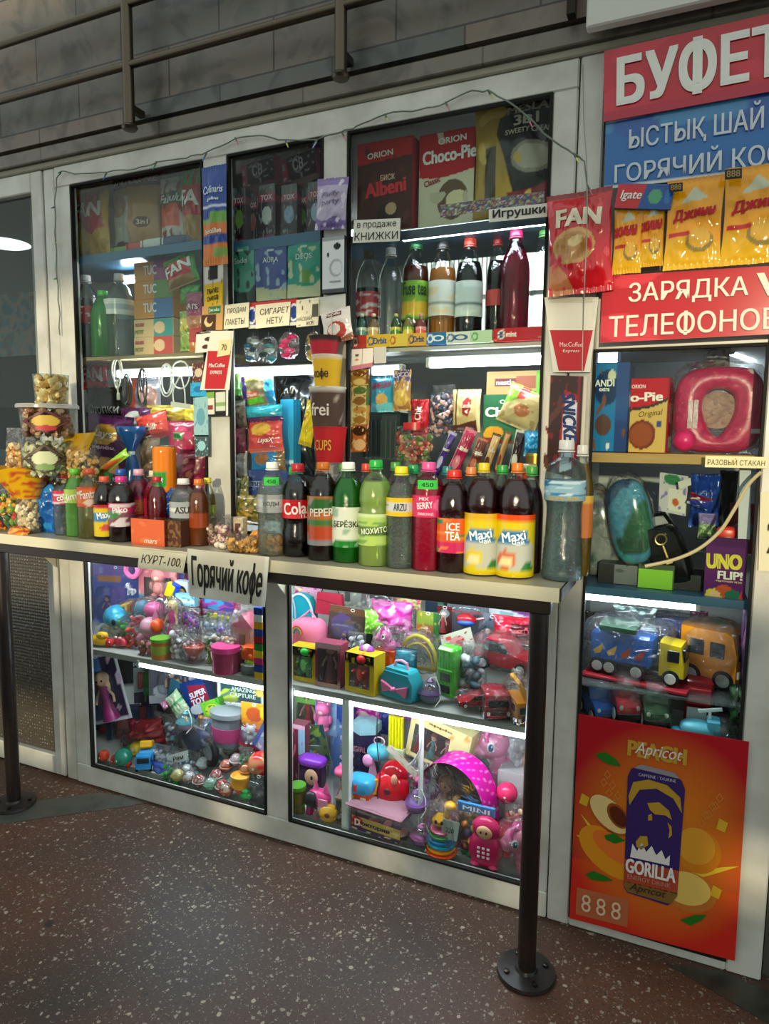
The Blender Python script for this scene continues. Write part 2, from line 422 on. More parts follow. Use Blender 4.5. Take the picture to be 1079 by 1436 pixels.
# paler stone strips let into the floor
def inlay(pts, name, m):
    q = [PZ(x, y, 0) for x, y in pts]
    mb = MB(); n = len(q)
    vs = [(p.x, p.y, -.004) for p in q]+[(p.x, p.y, .0015) for p in q]
    mb.add(vs, [tuple(range(n, 2*n)), tuple(range(n-1, -1, -1))]+[(i, (i+1) % n, n+(i+1) % n, n+i) for i in range(n)], None, False)
    return struct(mb.build(name, m, flat=True))
inlay([(-60,1168),(0,1156),(180,1131),(215,1124),(140,1112),(60,1122),(0,1133),(-60,1146)], 'trim_1', stone('floor_strip_stone', (.23,.235,.19), (.20,.21,.17), .5, .5, (.05,.05,.04)))
inlay([(935,1352),(1010,1362),(1090,1395),(1200,1440),(1200,1520),(1085,1440)], 'trim_2', stone('floor_border_stone', (.05,.05,.036), (.05,.05,.036), 3, 3, (.03,.03,.02)))

# stone wall over the kiosk
sbox('wall_upper', -4.2, 2.0, -.022, .25, 2.430, 3.6, STONE, 0)
sbox('trim_3', -4.2, 2.0, .0, .25, 2.418, 2.430, mat('#3a2f1c', 'matte'), 0)
sbox('trim_4', -4.2, 2.0, -.02, .25, 2.372, 2.418, STRIP, .003)
sbox('trim_5', -4.2, 2.0, -.006, .1, 2.350, 2.372, mat('#8e8b7c', 'matte'), .004)

# white frames of the kiosk (all in one plane, front at y=0)
TH = .032
def bar(n, x0, x1, z0, z1, y0=0.0, y1=TH, m=None): return sbox(n, x0, x1, y0, y1, z0, z1, m or UPVC, .004)
bar('trim_6', -2.163, -.301, 2.277, 2.350); bar('trim_7', -2.163, -.301, 0.0, .080)
bar('trim_8', -2.163, -2.083, .080, 2.277); bar('trim_9', -.365, -.301, .080, 2.277)
bar('trim_10', -2.083, -.365, .955, 1.06)
bar('trim_11', -1.490, -1.393, 1.06, 2.277); bar('trim_12', -1.043, -.960, 1.06, 2.277); bar('trim_13', -1.262, -1.172, .08, .955)
# right unit
bar('trim_14', -.297, -.236, 0, 2.350); bar('trim_15', .168, .250, 0, 2.350); bar('trim_16', -.236, .168, 0, .028); bar('trim_17', -.236, .168, 2.29, 2.35)
bar('trim_18', -.236, .168, 1.62, 2.29, .02, .05)
sbox('wall_right', .256, 1.6, .03, .09, 0, 2.35, mat('#4a4a40', 'matte'), 0)
# dark rubber seals round the panes
def seal(n, x0, x1, z0, z1, w=.007):
    mb = MB()
    for a in ((x0, x0+w, z0, z1), (x1-w, x1, z0, z1), (x0+w, x1-w, z0, z0+w), (x0+w, x1-w, z1-w, z1)):
        mb.box(((a[0]+a[1])/2, .005, (a[2]+a[3])/2), (a[1]-a[0], .016, a[3]-a[2]))
    return struct(mb.build(n, mat('#15140f', 'matte')))
PANES = [(-2.083,-1.490,1.06,2.277), (-1.393,-1.043,1.06,2.277), (-.960,-.365,1.06,2.277), (-2.083,-1.262,.08,.955), (-1.172,-.365,.08,.955), (-.236,.168,.028,1.62)]
for i, p in enumerate(PANES):
    seal('trim_%d' % (19+i), *p)
    struct(MB().box(((p[0]+p[1])/2, .016, (p[2]+p[3])/2), (p[1]-p[0], .004, p[3]-p[2])).build('window_%d' % (i+1), GLASS, flat=True))

# door at the far end, same plane
d = struct(bpy.data.objects.new('door_1', None)); COL.objects.link(d); d.location = (-2.6, 0, 0)
def dbar(n, x0, x1, z0, z1, m=UPVC, y0=0.0, y1=TH): return sbox(n, x0+2.6, x1+2.6, y0, y1, z0, z1, m, .004, d)
dbar('stile', -2.285, -2.228, .004, 2.35); dbar('stile', -3.05, -2.99, .004, 2.35); dbar('rail', -2.99, -2.285, 2.278, 2.35)
dbar('rail', -2.99, -2.285, .004, .082); dbar('rail', -2.99, -2.285, .98, 1.06)
dbar('pane', -2.99, -2.285, 1.06, 2.278, GLASS, .02, .024)
def hobnail():
    m, nt, b = newmat('hobnail_glass'); N = nt.nodes.new; L = nt.links.new
    tc = N('ShaderNodeTexCoord'); vo = N('ShaderNodeTexVoronoi'); vo.inputs['Scale'].default_value = 72; vo.inputs['Randomness'].default_value = .12
    cr = N('ShaderNodeValToRGB'); e = cr.color_ramp.elements; e[0].position = .26; e[0].color = (.60,.58,.48,1); e[1].position = .40; e[1].color = (.060,.052,.040,1)
    bp = N('ShaderNodeBump'); bp.inputs['Strength'].default_value = .8; bp.inputs['Distance'].default_value = .004; bp.invert = True
    L(tc.outputs['Object'], vo.inputs['Vector']); L(vo.outputs['Distance'], cr.inputs[0]); L(cr.outputs[0], b.inputs['Base Color'])
    L(vo.outputs['Distance'], bp.inputs['Height']); L(bp.outputs[0], b.inputs['Normal']); b.inputs['Roughness'].default_value = .18
    return m
dbar('pane', -2.99, -2.285, .082, .98, hobnail(), .02, .028)['label'] = 'knobbly patterned lower glass'
bar('trim_25', -2.222, -2.167, 0, 2.35, .004, TH)
sbox('wall_left', -4.2, -3.055, .0, .1, 0, 2.35, mat('#6b675c', 'matte'), 0)

# room behind the glass
sbox('wall_far_room', -9.5, -2.5, 1.75, 1.82, 0, 2.45, mat('#3b3a33', 'matte'), 0)
sbox('wall_inner', -2.5, 1.6, 1.75, 1.82, 0, 2.45, mat('#787a74', 'matte'), 0)
sbox('wall_partition', -2.50, -2.475, .17, 1.75, 1.03, 2.42, mat('#8d8f8a', 'matte'), 0)
_pm = MB(); _pv = [(-2.235,.036),(-2.475,.172),(-2.50,.172),(-2.262,.036)]; _pm.add([(x,y,1.03) for x,y in _pv]+[(x,y,2.42) for x,y in _pv], [(0,1,5,4),(1,2,6,5),(2,3,7,6),(3,0,4,7)], None, False); struct(_pm.build('wall_splay', mat('#8d8f8a', 'matte'), flat=True))
sbox('wall_kiosk_side', .26, .285, .09, 1.75, 0, 2.42, mat('#8a8c86', 'matte'), 0)
sbox('ceiling', -9.5, 1.6, .25, 1.82, 2.42, 2.48, mat('#6f6f67', 'matte'), 0)
sbox('wall_case_back', -2.50, .25, .52, .54, .0, 1.03, mat('#b9bab5', 'matte'), 0)
sbox('trim_26', -2.50, .25, .07, .54, .012, .075, mat('#a7a8a2', 'matte'), 0)
sbox('wall_case_divider', -.30, -.275, .035, .62, .075, 2.3, mat('#9b9d98', 'matte'), 0)
sbox('wall_case_end', -2.50, -2.475, .07, .52, .075, 1.03, mat('#b4b6b2', 'matte'), 0)
sbox('wall_unit_back', -.275, .26, .60, .62, .03, 1.66, mat('#a4a8a8', 'matte'), 0); sbox('ceiling_unit', -.275, .26, .035, .60, 1.645, 1.665, mat('#b4b8ba', 'matte'), 0)
# daylight window in the back of the kiosk
wf = struct(bpy.data.objects.new('window_7', None)); COL.objects.link(wf); wf.location = (-1, 1.73, 1.8)
wx = lambda px: P(px, 420, 1.73).x+1
za, zb = P(640, 476, 1.73).z-1.8, P(700, 346, 1.73).z-1.8
MB().box(((wx(588)+wx(690))/2,0,(za+zb)/2), (wx(690)-wx(588),.02,zb-za)).build('daylight_pane', glow('#dce8dc', 1.5, 'daylight'), wf)
MB().box(((wx(696)+wx(790))/2,0,(za+zb)/2), (wx(790)-wx(696),.02,zb-za)).build('sunlit_pane', glow('#fbfdf2', 3.2, 'daylight'), wf)
mb = MB(); n = 16
for k in range(n+1): mb.box((wx(588)+(wx(690)-wx(588))*k/n,-.02,(za+zb)/2), (.006,.01,zb-za))
for z in (za, za+(zb-za)*.45, zb): mb.box(((wx(588)+wx(790))/2,-.025,z), (wx(790)-wx(588)+.04,.03,.022))
mb.box((wx(693),-.03,(za+zb)/2), (.035,.03,zb-za)); mb.box((wx(588)-.02,-.03,(za+zb)/2), (.03,.03,zb-za))
mb.build('window_frame', UPVC, wf)

# unseen wall behind the camera, pale to bounce light, openings shaped for sun patches
def gobo_wall():
    Y0 = -6.2
    k = lambda x, z: (x + SUN.x/SUN.y*Y0, z + SUN.z/SUN.y*Y0)
    holes = [(-2.9,-1.95,.72,1.93), (-1.88,-1.05,.97,1.80), (-.98,-.32,.97,1.78), (-.27,.45,.98,1.86),
             (-1.50,-1.33,.0,.085), (-.87,-.76,.0,.09), (-.45,-.36,.0,.10), (-1.27,-1.16,.28,.35), (.15,.29,.21,.36), (-2.9,-2.25,.05,.30)]
    H = []
    for x0, x1, z0, z1 in holes:
        a, b = k(x0, z0), k(x1, z1); H.append((a[0], b[0], a[1], b[1]))
    xs = sorted({-5.0, 4.0, *[h[0] for h in H], *[h[1] for h in H]}); zs = sorted({0.0, 3.6, *[h[2] for h in H], *[h[3] for h in H]})
    mb = MB()
    for j in range(len(zs)-1):
        run = None
        for i in range(len(xs)-1):
            cx, cz = (xs[i]+xs[i+1])/2, (zs[j]+zs[j+1])/2
            open_ = any(h[0] < cx < h[1] and h[2] < cz < h[3] for h in H)
            if not open_:
                if run is None: run = xs[i]
            if (open_ or i == len(xs)-2) and run is not None:
                e = xs[i] if open_ else xs[i+1]
                mb.box(((run+e)/2, Y0, cz), (e-run, .12, zs[j+1]-zs[j])); run = None
    struct(mb.build('wall_gobo', mat('#e2e0d6', 'matte')))
gobo_wall()

# ---------------------------------------------------------------- railing on the ledge
ST = mat('#5a5146', 'metal'); 
rail = thing('balcony_railing', 'brushed steel balcony railing with two posts before the marble wall', 'railing', (-1.6, -.09, 2.46))
def rel(p, o): return (p.x-o.location.x, p.y-o.location.y, p.z-o.location.z)
for px, py0, tip in ((182, 178, 0), (478, 106, 1)):
    b = P(px, py0, -.09); b = rel(b, rail)
    MB().lathe([(.0175, b[2]), (.0175, 1.0)], 16, TRS((b[0], b[1], 0))).build('post', ST, rail)
    MB().lathe([(.004, b[2]-.012), (.021, b[2]-.010), (.026, b[2]-.002), (.021, b[2]+.006), (.018, b[2]+.008)], 16, TRS((b[0], b[1], 0))).build('post_cap', ST, rail)
    MB().box((b[0], .03, b[2]+.06), (.02, .06, .02)).build('wall_bracket', ST, rail)
for a in ((60, 44), (330, 50)):
    q = rel(P(a[0], a[1], -.09), rail)
    MB().tube([(-2.6, -.0, q[2]), (1.25, 0, q[2])], .0125, 12).build('rail', ST, rail)
wp = thing('blank_sign_panel', 'plain white panel above the kiosk, cut by the top edge of the picture', 'sign', P(905, 30, -.07))
q0 = P(823, 44, -.07); q1 = P(985, 1, -.07)
MB().box(((q0.x+.75)/2-wp.location.x+.15, .0, q0.z-wp.location.z+.25), (.75-q0.x+.3, .03, .5), .004).build('panel', mat('#b9bab2', 'plastic'), wp)
mb = MB().box((q0.x-.04-wp.location.x, .015, q0.z-wp.location.z+.30), (.02, .03, .5)); mb.build('bracket', mat('#2b2721', 'metal'), wp)

# ---------------------------------------------------------------- counter shelf outside
CZ = 1.030
ct = thing('serving_counter', 'long cream counter shelf carrying the bottles along the kiosk front', 'counter', (-1.3, -.12, CZ))
MB().box((-.30, .0, -.017), (2.68, .236, .034), .003).build('countertop', mat('#a8a28c', 'plastic'), ct)
MB().box((-.30, -.1205, -.017), (2.68, .004, .035)).build('edge_strip', mat('#d4ceb2', 'plastic'), ct)
MB().box((1.043, .0, -.017), (.004, .236, .03)).build('end_strip', mat('#2c2620', 'matte'), ct)
MB().box((-.31, -.098, -.052), (2.66, .034, .034), .002).build('support_rail', mat('#241813', 'plastic'), ct)
for x in (-.93, .12, .965):
    MB().prism([(0,0), (.13,0), (.0,-.13)], .003, TRS((x, .115, -.034), rz=R(-90))).build('bracket', mat('#c9c4ac', 'plastic'), ct)
for px, py, lab in ((738, 1365, 1), (20, 1128, 0)):
    b = PZ(px, py, .0)
    l = (b.x-ct.location.x, b.y-ct.location.y, -CZ)
    pr = MB().lathe([(.024, .012), (.024, CZ-.068)], 20, TRS(l)).build('post', mat('#1b120f', 'plastic'), ct)
    MB().lathe([(.074, 0), (.076, .004), (.074, .012), (.030, .014), (.027, .022), (.024, .022)], 28, TRS(l)).build('base_flange', mat('#1d1916', 'plastic'), ct)
    for k in range(4):
        a = R(35+90*k); MB().lathe([(.0075, .012), (.0075, .018), (.004, .019)], 8, TRS((l[0]+.054*math.cos(a), l[1]+.054*math.sin(a), l[2]))).build('bolt', mat('#3b3630', 'metal'), ct)
    if not lab: MB().box((l[0]-.35, l[1], -.52), (.7, .03, .03), .003).build('cross_bar', mat('#1b120f', 'plastic'), ct)

# ---------------------------------------------------------------- shelves and their lamps
BLUE = mat('#3d6c8c', 'plastic'); PALE = mat('#aeb1ab', 'plastic')
def shelf(name, label, x0, x1, y0, y1, z, m, t=.016, edge=None):
    o = thing(name, label, 'shelf', ((x0+x1)/2, (y0+y1)/2, z))
    MB().box((0,0,-t/2), (x1-x0, y1-y0, t), .001).build('board', m, o)
    if edge: MB().box((0, -(y1-y0)/2-.002, -edge[1]/2), (x1-x0, .004, edge[1])).build('front_edge', edge[0], o)
    return o
def led(label, x0, x1, y, z, e=34, r=.013, tilt=0, rz=0, col='#eef4ff'):
    o = thing('led_tube', label, 'lamp', ((x0+x1)/2, y, z), rz=rz)
    w = x1-x0
    MB().box((0, .008, .012), (w, .026, .016), .003).build('housing', mat('#dfe3e6', 'plastic'), o)
    MB().tube([(-w/2+.01, 0, 0), (w/2-.01, 0, 0)], r, 10).build('diffuser', glow(col, e), o)
    for s in (-1, 1): MB().box((s*(w/2-.005), 0, .002), (.012, r*2.3, r*2.3), .002).build('end_cap', PALE, o)
    return o
shelf('shelf', 'blue top shelf holding the chip bags beside the string lights', -2.335, -1.47, .045, .36, 2.040, BLUE, .014, (BLUE, .030))
shelf('shelf', 'thin wooden shelf under the stacked cracker packs', -2.335, -1.47, .045, .34, 1.672, mat('#8f7f5a', 'wood'), .012)
shelf('shelf', 'blue shelf under the standing pink and black drink packs', -1.42, -1.03, .045, .36, 2.022, BLUE, .014, (BLUE, .034))
shelf('shelf', 'blue shelf under the two large pie cartons', -.985, -.345, .045, .36, 1.990, BLUE, .014, (mat('#4a5566', 'plastic'), .026))
shelf('shelf', 'clear ledge carrying the row of chewing gum boxes under the tall bottles', -.985, -.345, .045, .36, 1.655, mat('#a8aaa4', 'plastic'), .012)
shelf('shelf', 'wooden shelf holding the pink potty seat and pie cartons', -.272, .165, .035, .42, 1.352, mat('#b08a4c', 'wood'), .026)
shelf('shelf', 'blue shelf under the handbag and the purple card game box', -.272, .165, .04, .45, .985, BLUE, .014, (mat('#35607f', 'plastic'), .022))
shelf('shelf', 'glass shelf carrying the toy lorry over the row of toy cars', -.272, .165, .05, .45, .705, clear('#e8f2f0', .03, .05, .5, .06, 0, 'glass_shelf'), .008)
shelf('shelf', 'low shelf behind the red energy drink poster', -.272, .165, .05, .45, .52, PALE, .014)
shelf('shelf', 'grey toy shelf behind the coffee sign', -2.46, -1.217, .05, .515, .540, PALE, .014, (mat('#8d8f88', 'plastic'), .02))
shelf('shelf', 'grey toy shelf behind the counter post nearest the poster', -1.203, -.345, .05, .515, .545, PALE, .014, (mat('#8d8f88', 'plastic'), .02))
for x, y0 in ((P(488,985,.06).x, .06), (P(592,1010,.10).x, .10)):
    o = tag(MB().box((0,0,.225), (.026 if y0 == .06 else .006, .03, .45)).build('shelf_upright', mat('#d7d9d5', 'plastic')), 'white upright strip under the toy shelf '+('next to the blue boxes' if y0 == .06 else 'before the yellow toy box'), 'upright')
    o.location = (x, y0, .076)
led('bright tube lamp under the thin wooden cracker shelf', P(165,522,.10).x, P(290,522,.10).x, .10, P(230,523,.10).z)
led('short tube lamp over the tallest row of bottles beside the crackers', P(172,395,.22).x, P(240,388,.22).x, .22, P(205,390,.22).z, 34)
led('tube lamp behind the dangling key rings over the hanging snacks', P(325,522,.10).x, P(452,521,.10).x, .10, P(390,521,.10).z)
led('long tube lamp under the pie cartons over the tall bottles', P(562,327,.07).x, -.35, .07, P(660,321,.07).z)
led('tube lamp under the gum boxes over the green pie carton', P(600,508,.07).x, -.35, .07, P(690,507,.07).z)
led('short tube lamp beside the blue and brown snack packets', P(520,520,.14).x, P(566,520,.14).x, .14, P(543,520,.14).z, 20)
led('tube lamp under the shelf with the purple card game box', -.262, P(982,850,.06).x, .06, .955)
led('short tube lamp above the blue carton behind the charging sign', P(835,503,.2).x, P(872,500,.2).x, .20, P(853,502,.2).z, 22)
led('slanted ceiling tube lamp above the pink potty seat', P(1040,497,.5).x-.13, P(1040,497,.5).x+.13, .5, P(1040,497,.5).z, 26, rz=R(72))
led('tube lamp under the toy shelf over the bagged balls', P(195,922,.055).x, -1.235, .058, .514, 46)
led('tube lamp under the toy shelf over the pink toy ponies', P(412,962,.055).x, -.35, .058, .519, 46)
led('tube lamp under the counter lighting the toys behind the coffee sign', -2.20, -1.27, .085, .935, 46)
led('tube lamp under the counter lighting the red toy cars', -1.19, -.37, .085, .935, 46)
led('unseen tube lamp added to brighten deep inside the kiosk room', -1.6, -.6, 1.15, 2.36, 14)  # unseen lamp added to lift the dark background behind the goods
# glowing disc added in place of a lamp reflection; notices behind the door
o = thing('ceiling_lamp', 'round white disc behind the door glass standing in for a reflected lamp', 'lamp', P(8, 342, .8))
MB().lathe([(.001,-.012),(.10,-.010),(.125,.0),(.12,.012),(.001,.014)], 32).build('diffuser', glow('#e8f4f4', 1.6), o)
MB().lathe([(.06,.012),(.06,.04)], 24).build('base', PALE, o)
MB().tube([(0,0,.03),(0,0,2.42-o.location.z)], .006, 6).build('stem', PALE, o)
nb = thing('notice_sheet', 'pale blue and brown notice sheet on the wall behind the door', 'poster', P(10, 500, 1.74))
MB().grid(lambda u,v: ((u-.5)*.62, 0, v*.5), 30, 24, speckle(['#49646c','#6d7a78','#8a7a60','#4a6c78','#6b5a48'], 5, 3)).build('sheet', printed('paper'), nb)
sheet_t = thing('notice_sheet', 'dim teal notice sheet low on the cupboard behind the door', 'poster', P(16, 668, .93))
MB().grid(lambda u,v: ((u-.5)*.5, 0, v*.16), 12, 8, art('#2f5a58', ('e',.5,.5,.12,.3,'#7a2a24'))).build('sheet', printed('paper'), sheet_t)
dk = thing('dark_cupboard', 'dark cupboard standing behind the door glass', 'cupboard', (-3.3, 1.2, 0))
MB().box((0, 0, .77), (1.9, .5, 1.54), .01).build('body', mat('#23221f', 'matte'), dk); MB().box((.3, -.257, .75), (.56, .02, 1.4), .004).build('door', mat('#2b2a26', 'matte'), dk)
# ================================================================ builders for the goods
rnd = random.Random(7)
K = lambda c: (lambda u, v, c=lin(c): c)
def place(x0, y0, x1, y1, Y, z=None):
    "base point, width and height of what fills a pixel box at depth Y"
    xm, ym = (x0+x1)/2, (y0+y1)/2
    b = P(xm, y1, Y); t = P(xm, y0, Y)
    w = P(x1, ym, Y).x-P(x0, ym, Y).x
    if z is not None: b.z = z
    return b, w, t.z-b.z
def on_counter(x0, y0, x1, y1, k=1.0):
    f = PZ((x0+x1)/2, y1, CZ); y = min(max(f.y, -.232), -.03)
    w = P(x1, (y0+y1)/2, y).x-P(x0, (y0+y1)/2, y).x
    Yc = min(y+w*.5*k, -.012-w*.5*k if w < .2 else -.03)
    b = P((x0+x1)/2, y1, Yc); t = P((x0+x1)/2, y0, Yc)
    w = P(x1, (y0+y1)/2, Yc).x-P(x0, (y0+y1)/2, Yc).x
    b.z = CZ
    return b, w, t.z-CZ

PROF = dict(
 soda=[(.70,.0),(.93,.006),(1,.03),(1,.27),(.93,.33),(.92,.38),(.97,.43),(1,.47),(1,.66),(.97,.71),(.86,.77),(.66,.83),(.46,.885),(.37,.91),(.37,.935)],
 plain=[(.75,.0),(.95,.006),(1,.025),(1,.58),(.99,.64),(.93,.71),(.80,.77),(.60,.83),(.42,.885),(.37,.91),(.37,.935)],
 water=[(.72,.0),(.94,.006),(1,.03),(.96,.06),(1,.09),(.96,.12),(1,.15),(.96,.18),(1,.21),(.96,.24),(1,.27),(.97,.30),(.98,.33),(.98,.50),(1,.53),(1,.66),(.93,.72),(.76,.79),(.55,.85),(.40,.895),(.36,.91),(.36,.935)],
 tea=[(.80,.0),(.97,.006),(1,.02),(1,.48),(.97,.50),(.90,.56),(.97,.60),(.98,.64),(.94,.72),(.82,.78),(.62,.84),(.44,.885),(.38,.91),(.38,.935)],
 big=[(.78,.0),(.97,.008),(1,.03),(1,.05),(.965,.07),(.99,.09),(.955,.11),(.98,.13),(.945,.15),(.97,.17),(.93,.19),(.95,.21),(.91,.23),(.93,.25),(.89,.27),(.91,.29),(.87,.31),(.87,.35),(.86,.40),(.84,.46),(.84,.52),(.90,.58),(.97,.64),(.99,.70),(.96,.77),(.84,.83),(.60,.88),(.34,.915),(.30,.935)],
 slab=[(.88,.0),(.98,.006),(1,.02),(1,.74),(.97,.78),(.80,.84),(.56,.885),(.46,.905),(.46,.935)])
def rad_at(prof, t):
    for (r0, z0), (r1, z1) in zip(prof, prof[1:]):
        if z0 <= t <= z1: return r0+(r1-r0)*(t-z0)/max(1e-6, z1-z0)
    return prof[-1][0]
def bottle(label, bb, liq, cap, lab=None, la=None, texts=(), style='plain', fill=.84, Y=None, tint=None, body=.6, group=None, price=None, capr=None, z=CZ, n=24, name='drink_bottle'):
    if Y is None: b, w, h = on_counter(*bb)
    else: b, w, h = place(*bb, Y, z)
    o = thing(name, label, 'bottle', b, rz=math.atan2(b.x-CAM.x, b.y-CAM.y)*-.8, group=group)
    r = w/2*.955; pr = PROF[style]; cr = capr or max(.0125, min(.019, r*.44)); H = h
    MB().lathe([(q*r if z < .88 else min(q*r, cr*.9), z*H) for q, z in pr], n).build('bottle_body', clear(tint, .05, .03, .6, .0, .12, 'clear_bottle', 60) if tint else PET, o)
    if liq:
        pp = [(max(.001, q*r*.955), max(.002, z*H)) for q, z in pr if z < fill]; pp.append((rad_at(pr, fill)*r*.955, fill*H))
        MB().lathe(pp, n).build('drink', water() if liq == 'water' else liquid(liq, body), o)
    MB().lathe([(cr, .933*H), (cr*1.02, .94*H), (cr*1.0, .985*H), (cr*.93, H), (.001, H)], 20).build('cap', mat(cap, 'plastic'), o)
    MB().lathe([(cr*.9, .912*H), (cr*1.12, .916*H), (cr*1.12, .924*H), (cr*.9, .928*H)], 16).build('neck_ring', mat(cap, 'plastic'), o)
    if lab:
        z0, z1 = lab; rr = max(rad_at(pr, z0), rad_at(pr, (z0+z1)/2), rad_at(pr, z1))*r*1.012
        L = MB().lathe([(rr, z0*H+(z1-z0)*H*k/14) for k in range(15)], 40, art=la, cap=False).build('label', printed('gloss'), o)
        for t in texts:
            s, zc, hh, ww, col = t[:5]
            text(s, ww*2*rr, hh*H, ((t[5] if len(t) > 5 else 0)*rr, 0, zc*H), col, L, warp_cyl(rr), rot=t[6] if len(t) > 6 else 0, bold=.03)
    if price:
        z0 = .80*H; rr = rad_at(pr, .80)*r
        q = MB().grid(lambda u, v: ((rr*1.1)*math.sin((u-.5)*1.3), -(rr*1.1)*math.cos((u-.5)*1.3), z0-.012+.024*v), 8, 2).build('price_tag', mat(price, 'paper'), o)
        text('450', rr*.8, .012, (0,0,z0), '#0f5a1f', q, warp_cyl(rr*1.12))
    return o

def pouch_fn(w, h, d, seed=0, seal=.06, side=-1, crumple=1.0, neck=0.0):
    def f(u, v):
        x = (u-.5)*w; zz = v*h
        a = max(0, min(1, (v-seal)/(1-2*seal)))
        t = (max(0, math.sin(math.pi*a))**.55)*(max(0, math.sin(math.pi*u))**.6)
        x *= 1-.07*math.sin(math.pi*v)+neck*(v-.5)
        n = noise.noise(Vector((u*4+seed, v*5-seed, seed*1.3+side*.5)))*.011*crumple*min(1, h/.2)
        n2 = noise.noise(Vector((u*11+seed, v*9+seed, side+7.1)))*.004*crumple*min(1, h/.2)
        y = side*(d/2*t+.0006)+(n+n2)*(.25+t)
        if v < seal or v > 1-seal: y += .0016*math.sin(u*60)
        zz += .02*h*noise.noise(Vector((u*3+seed, seed, v*2)))*crumple*.6
        return (x, y, zz)
    return f
def bag(label, bb, Y, a, d=.05, texts=(), fin='foil', ry=0, rx=0, rz=0, z=None, seed=None, name='snack_bag', cat='snack bag', group=None, back=None, res=(34, 44), seal=.06, crumple=1.0, neck=0.0, badge=None, pivot_top=False):
    b, w, h = place(*bb, Y, z)
    c, s = abs(math.cos(ry)), abs(math.sin(ry))
    if s > .08:                                  # the box bounds a turned bag
        W = max(.3*w, (w*c-h*s)/max(.2, c*c-s*s)) if abs(c*c-s*s) > .15 else w*.8
        Hh = max(.3*h, (h*c-w*s)/max(.2, c*c-s*s)) if abs(c*c-s*s) > .15 else h*.8
        mid = b.z+h/2; w, h = W, Hh
        b = Vector((b.x-math.sin(ry)*h/2, b.y, mid-math.cos(ry)*h/2))
    seed = rnd.random()*40 if seed is None else seed
    o = thing(name, label, cat, b, rz=rz, rx=rx, ry=ry, group=group)
    f = pouch_fn(w, h, d, seed, seal, -1, crumple, neck); g = pouch_fn(w, h, d, seed, seal, 1, crumple, neck)
    mb = MB(); mb.grid(f, *res, art=a); mb.grid(lambda u, v: g(1-u, v), res[0]//2, res[1]//2, art=(lambda u, v: a(1-u, v)) if not back else K(back))
    p = mb.build('pouch', printed(fin), o, angle=180)
    wp = lambda x, zz: (lambda q: (q[0], q[1]-.0028, q[2]))(f(min(1, max(0, x/w+.5)), min(1, max(0, zz/h))))
    for t in texts:
        s, u, v, tw, th, col = t[:6]; rot = t[6] if len(t) > 6 else 0
        text(s, tw*w, th*h, ((u-.5)*w, 0, v*h), col, p, wp, rot=rot, bold=t[7] if len(t) > 7 else .04, shear=t[8] if len(t) > 8 else 0)
    return o
def carton(label, bb, Y, a, d=.05, texts=(), side='#888888', sa=None, stexts=(), ry=0, rx=0, rz=0, z=None, fin='paper', name='carton', cat='box', group=None, res=(40, 48), top=None):
    b, w, h = place(*bb, Y, z)
    if rz: w = max(.4*w, (w-abs(math.sin(rz))*d)/max(.3, math.cos(rz)))
    o = thing(name, label, cat, b+Vector((0, d/2, 0)), rz=rz, rx=rx, ry=ry, group=group)
    bx = MB().box((0, 0, h/2), (w, d, h), .0015).build('box_body', mat(side, fin), o)
    MB().grid(lambda u, v: ((u-.5)*w*.985, -d/2-.0006, v*h*.985+h*.0075), *res, art=a).build('front_print', printed(fin), o)
    if sa: MB().grid(lambda u, v: (w/2+.0006, (u-.5)*d*.97, v*h*.98+h*.01), 14, 26, art=sa).build('side_print', printed(fin), o)
    if top: MB().box((0, 0, h+.0004), (w*.98, d*.97, .0006)).build('top_flap', mat(top, fin), o)
    for t in texts:
        s, u, v, tw, th, col = t[:6]
        text(s, tw*w, th*h, ((u-.5)*w, -d/2-.0018, v*h), col, bx, rot=t[6] if len(t) > 6 else 0, bold=t[7] if len(t) > 7 else .035, shear=t[8] if len(t) > 8 else 0)
    for t in stexts:
        s, u, v, tw, th, col, rot = t
        text(s, tw*h if rot else tw*d, th*d if rot else th*h, (0, 0, 0), col, bx, warp=lambda x, zz, u=u, v=v: (w/2+.0018, (u-.5)*d+x, v*h+zz), rot=rot)
    return o
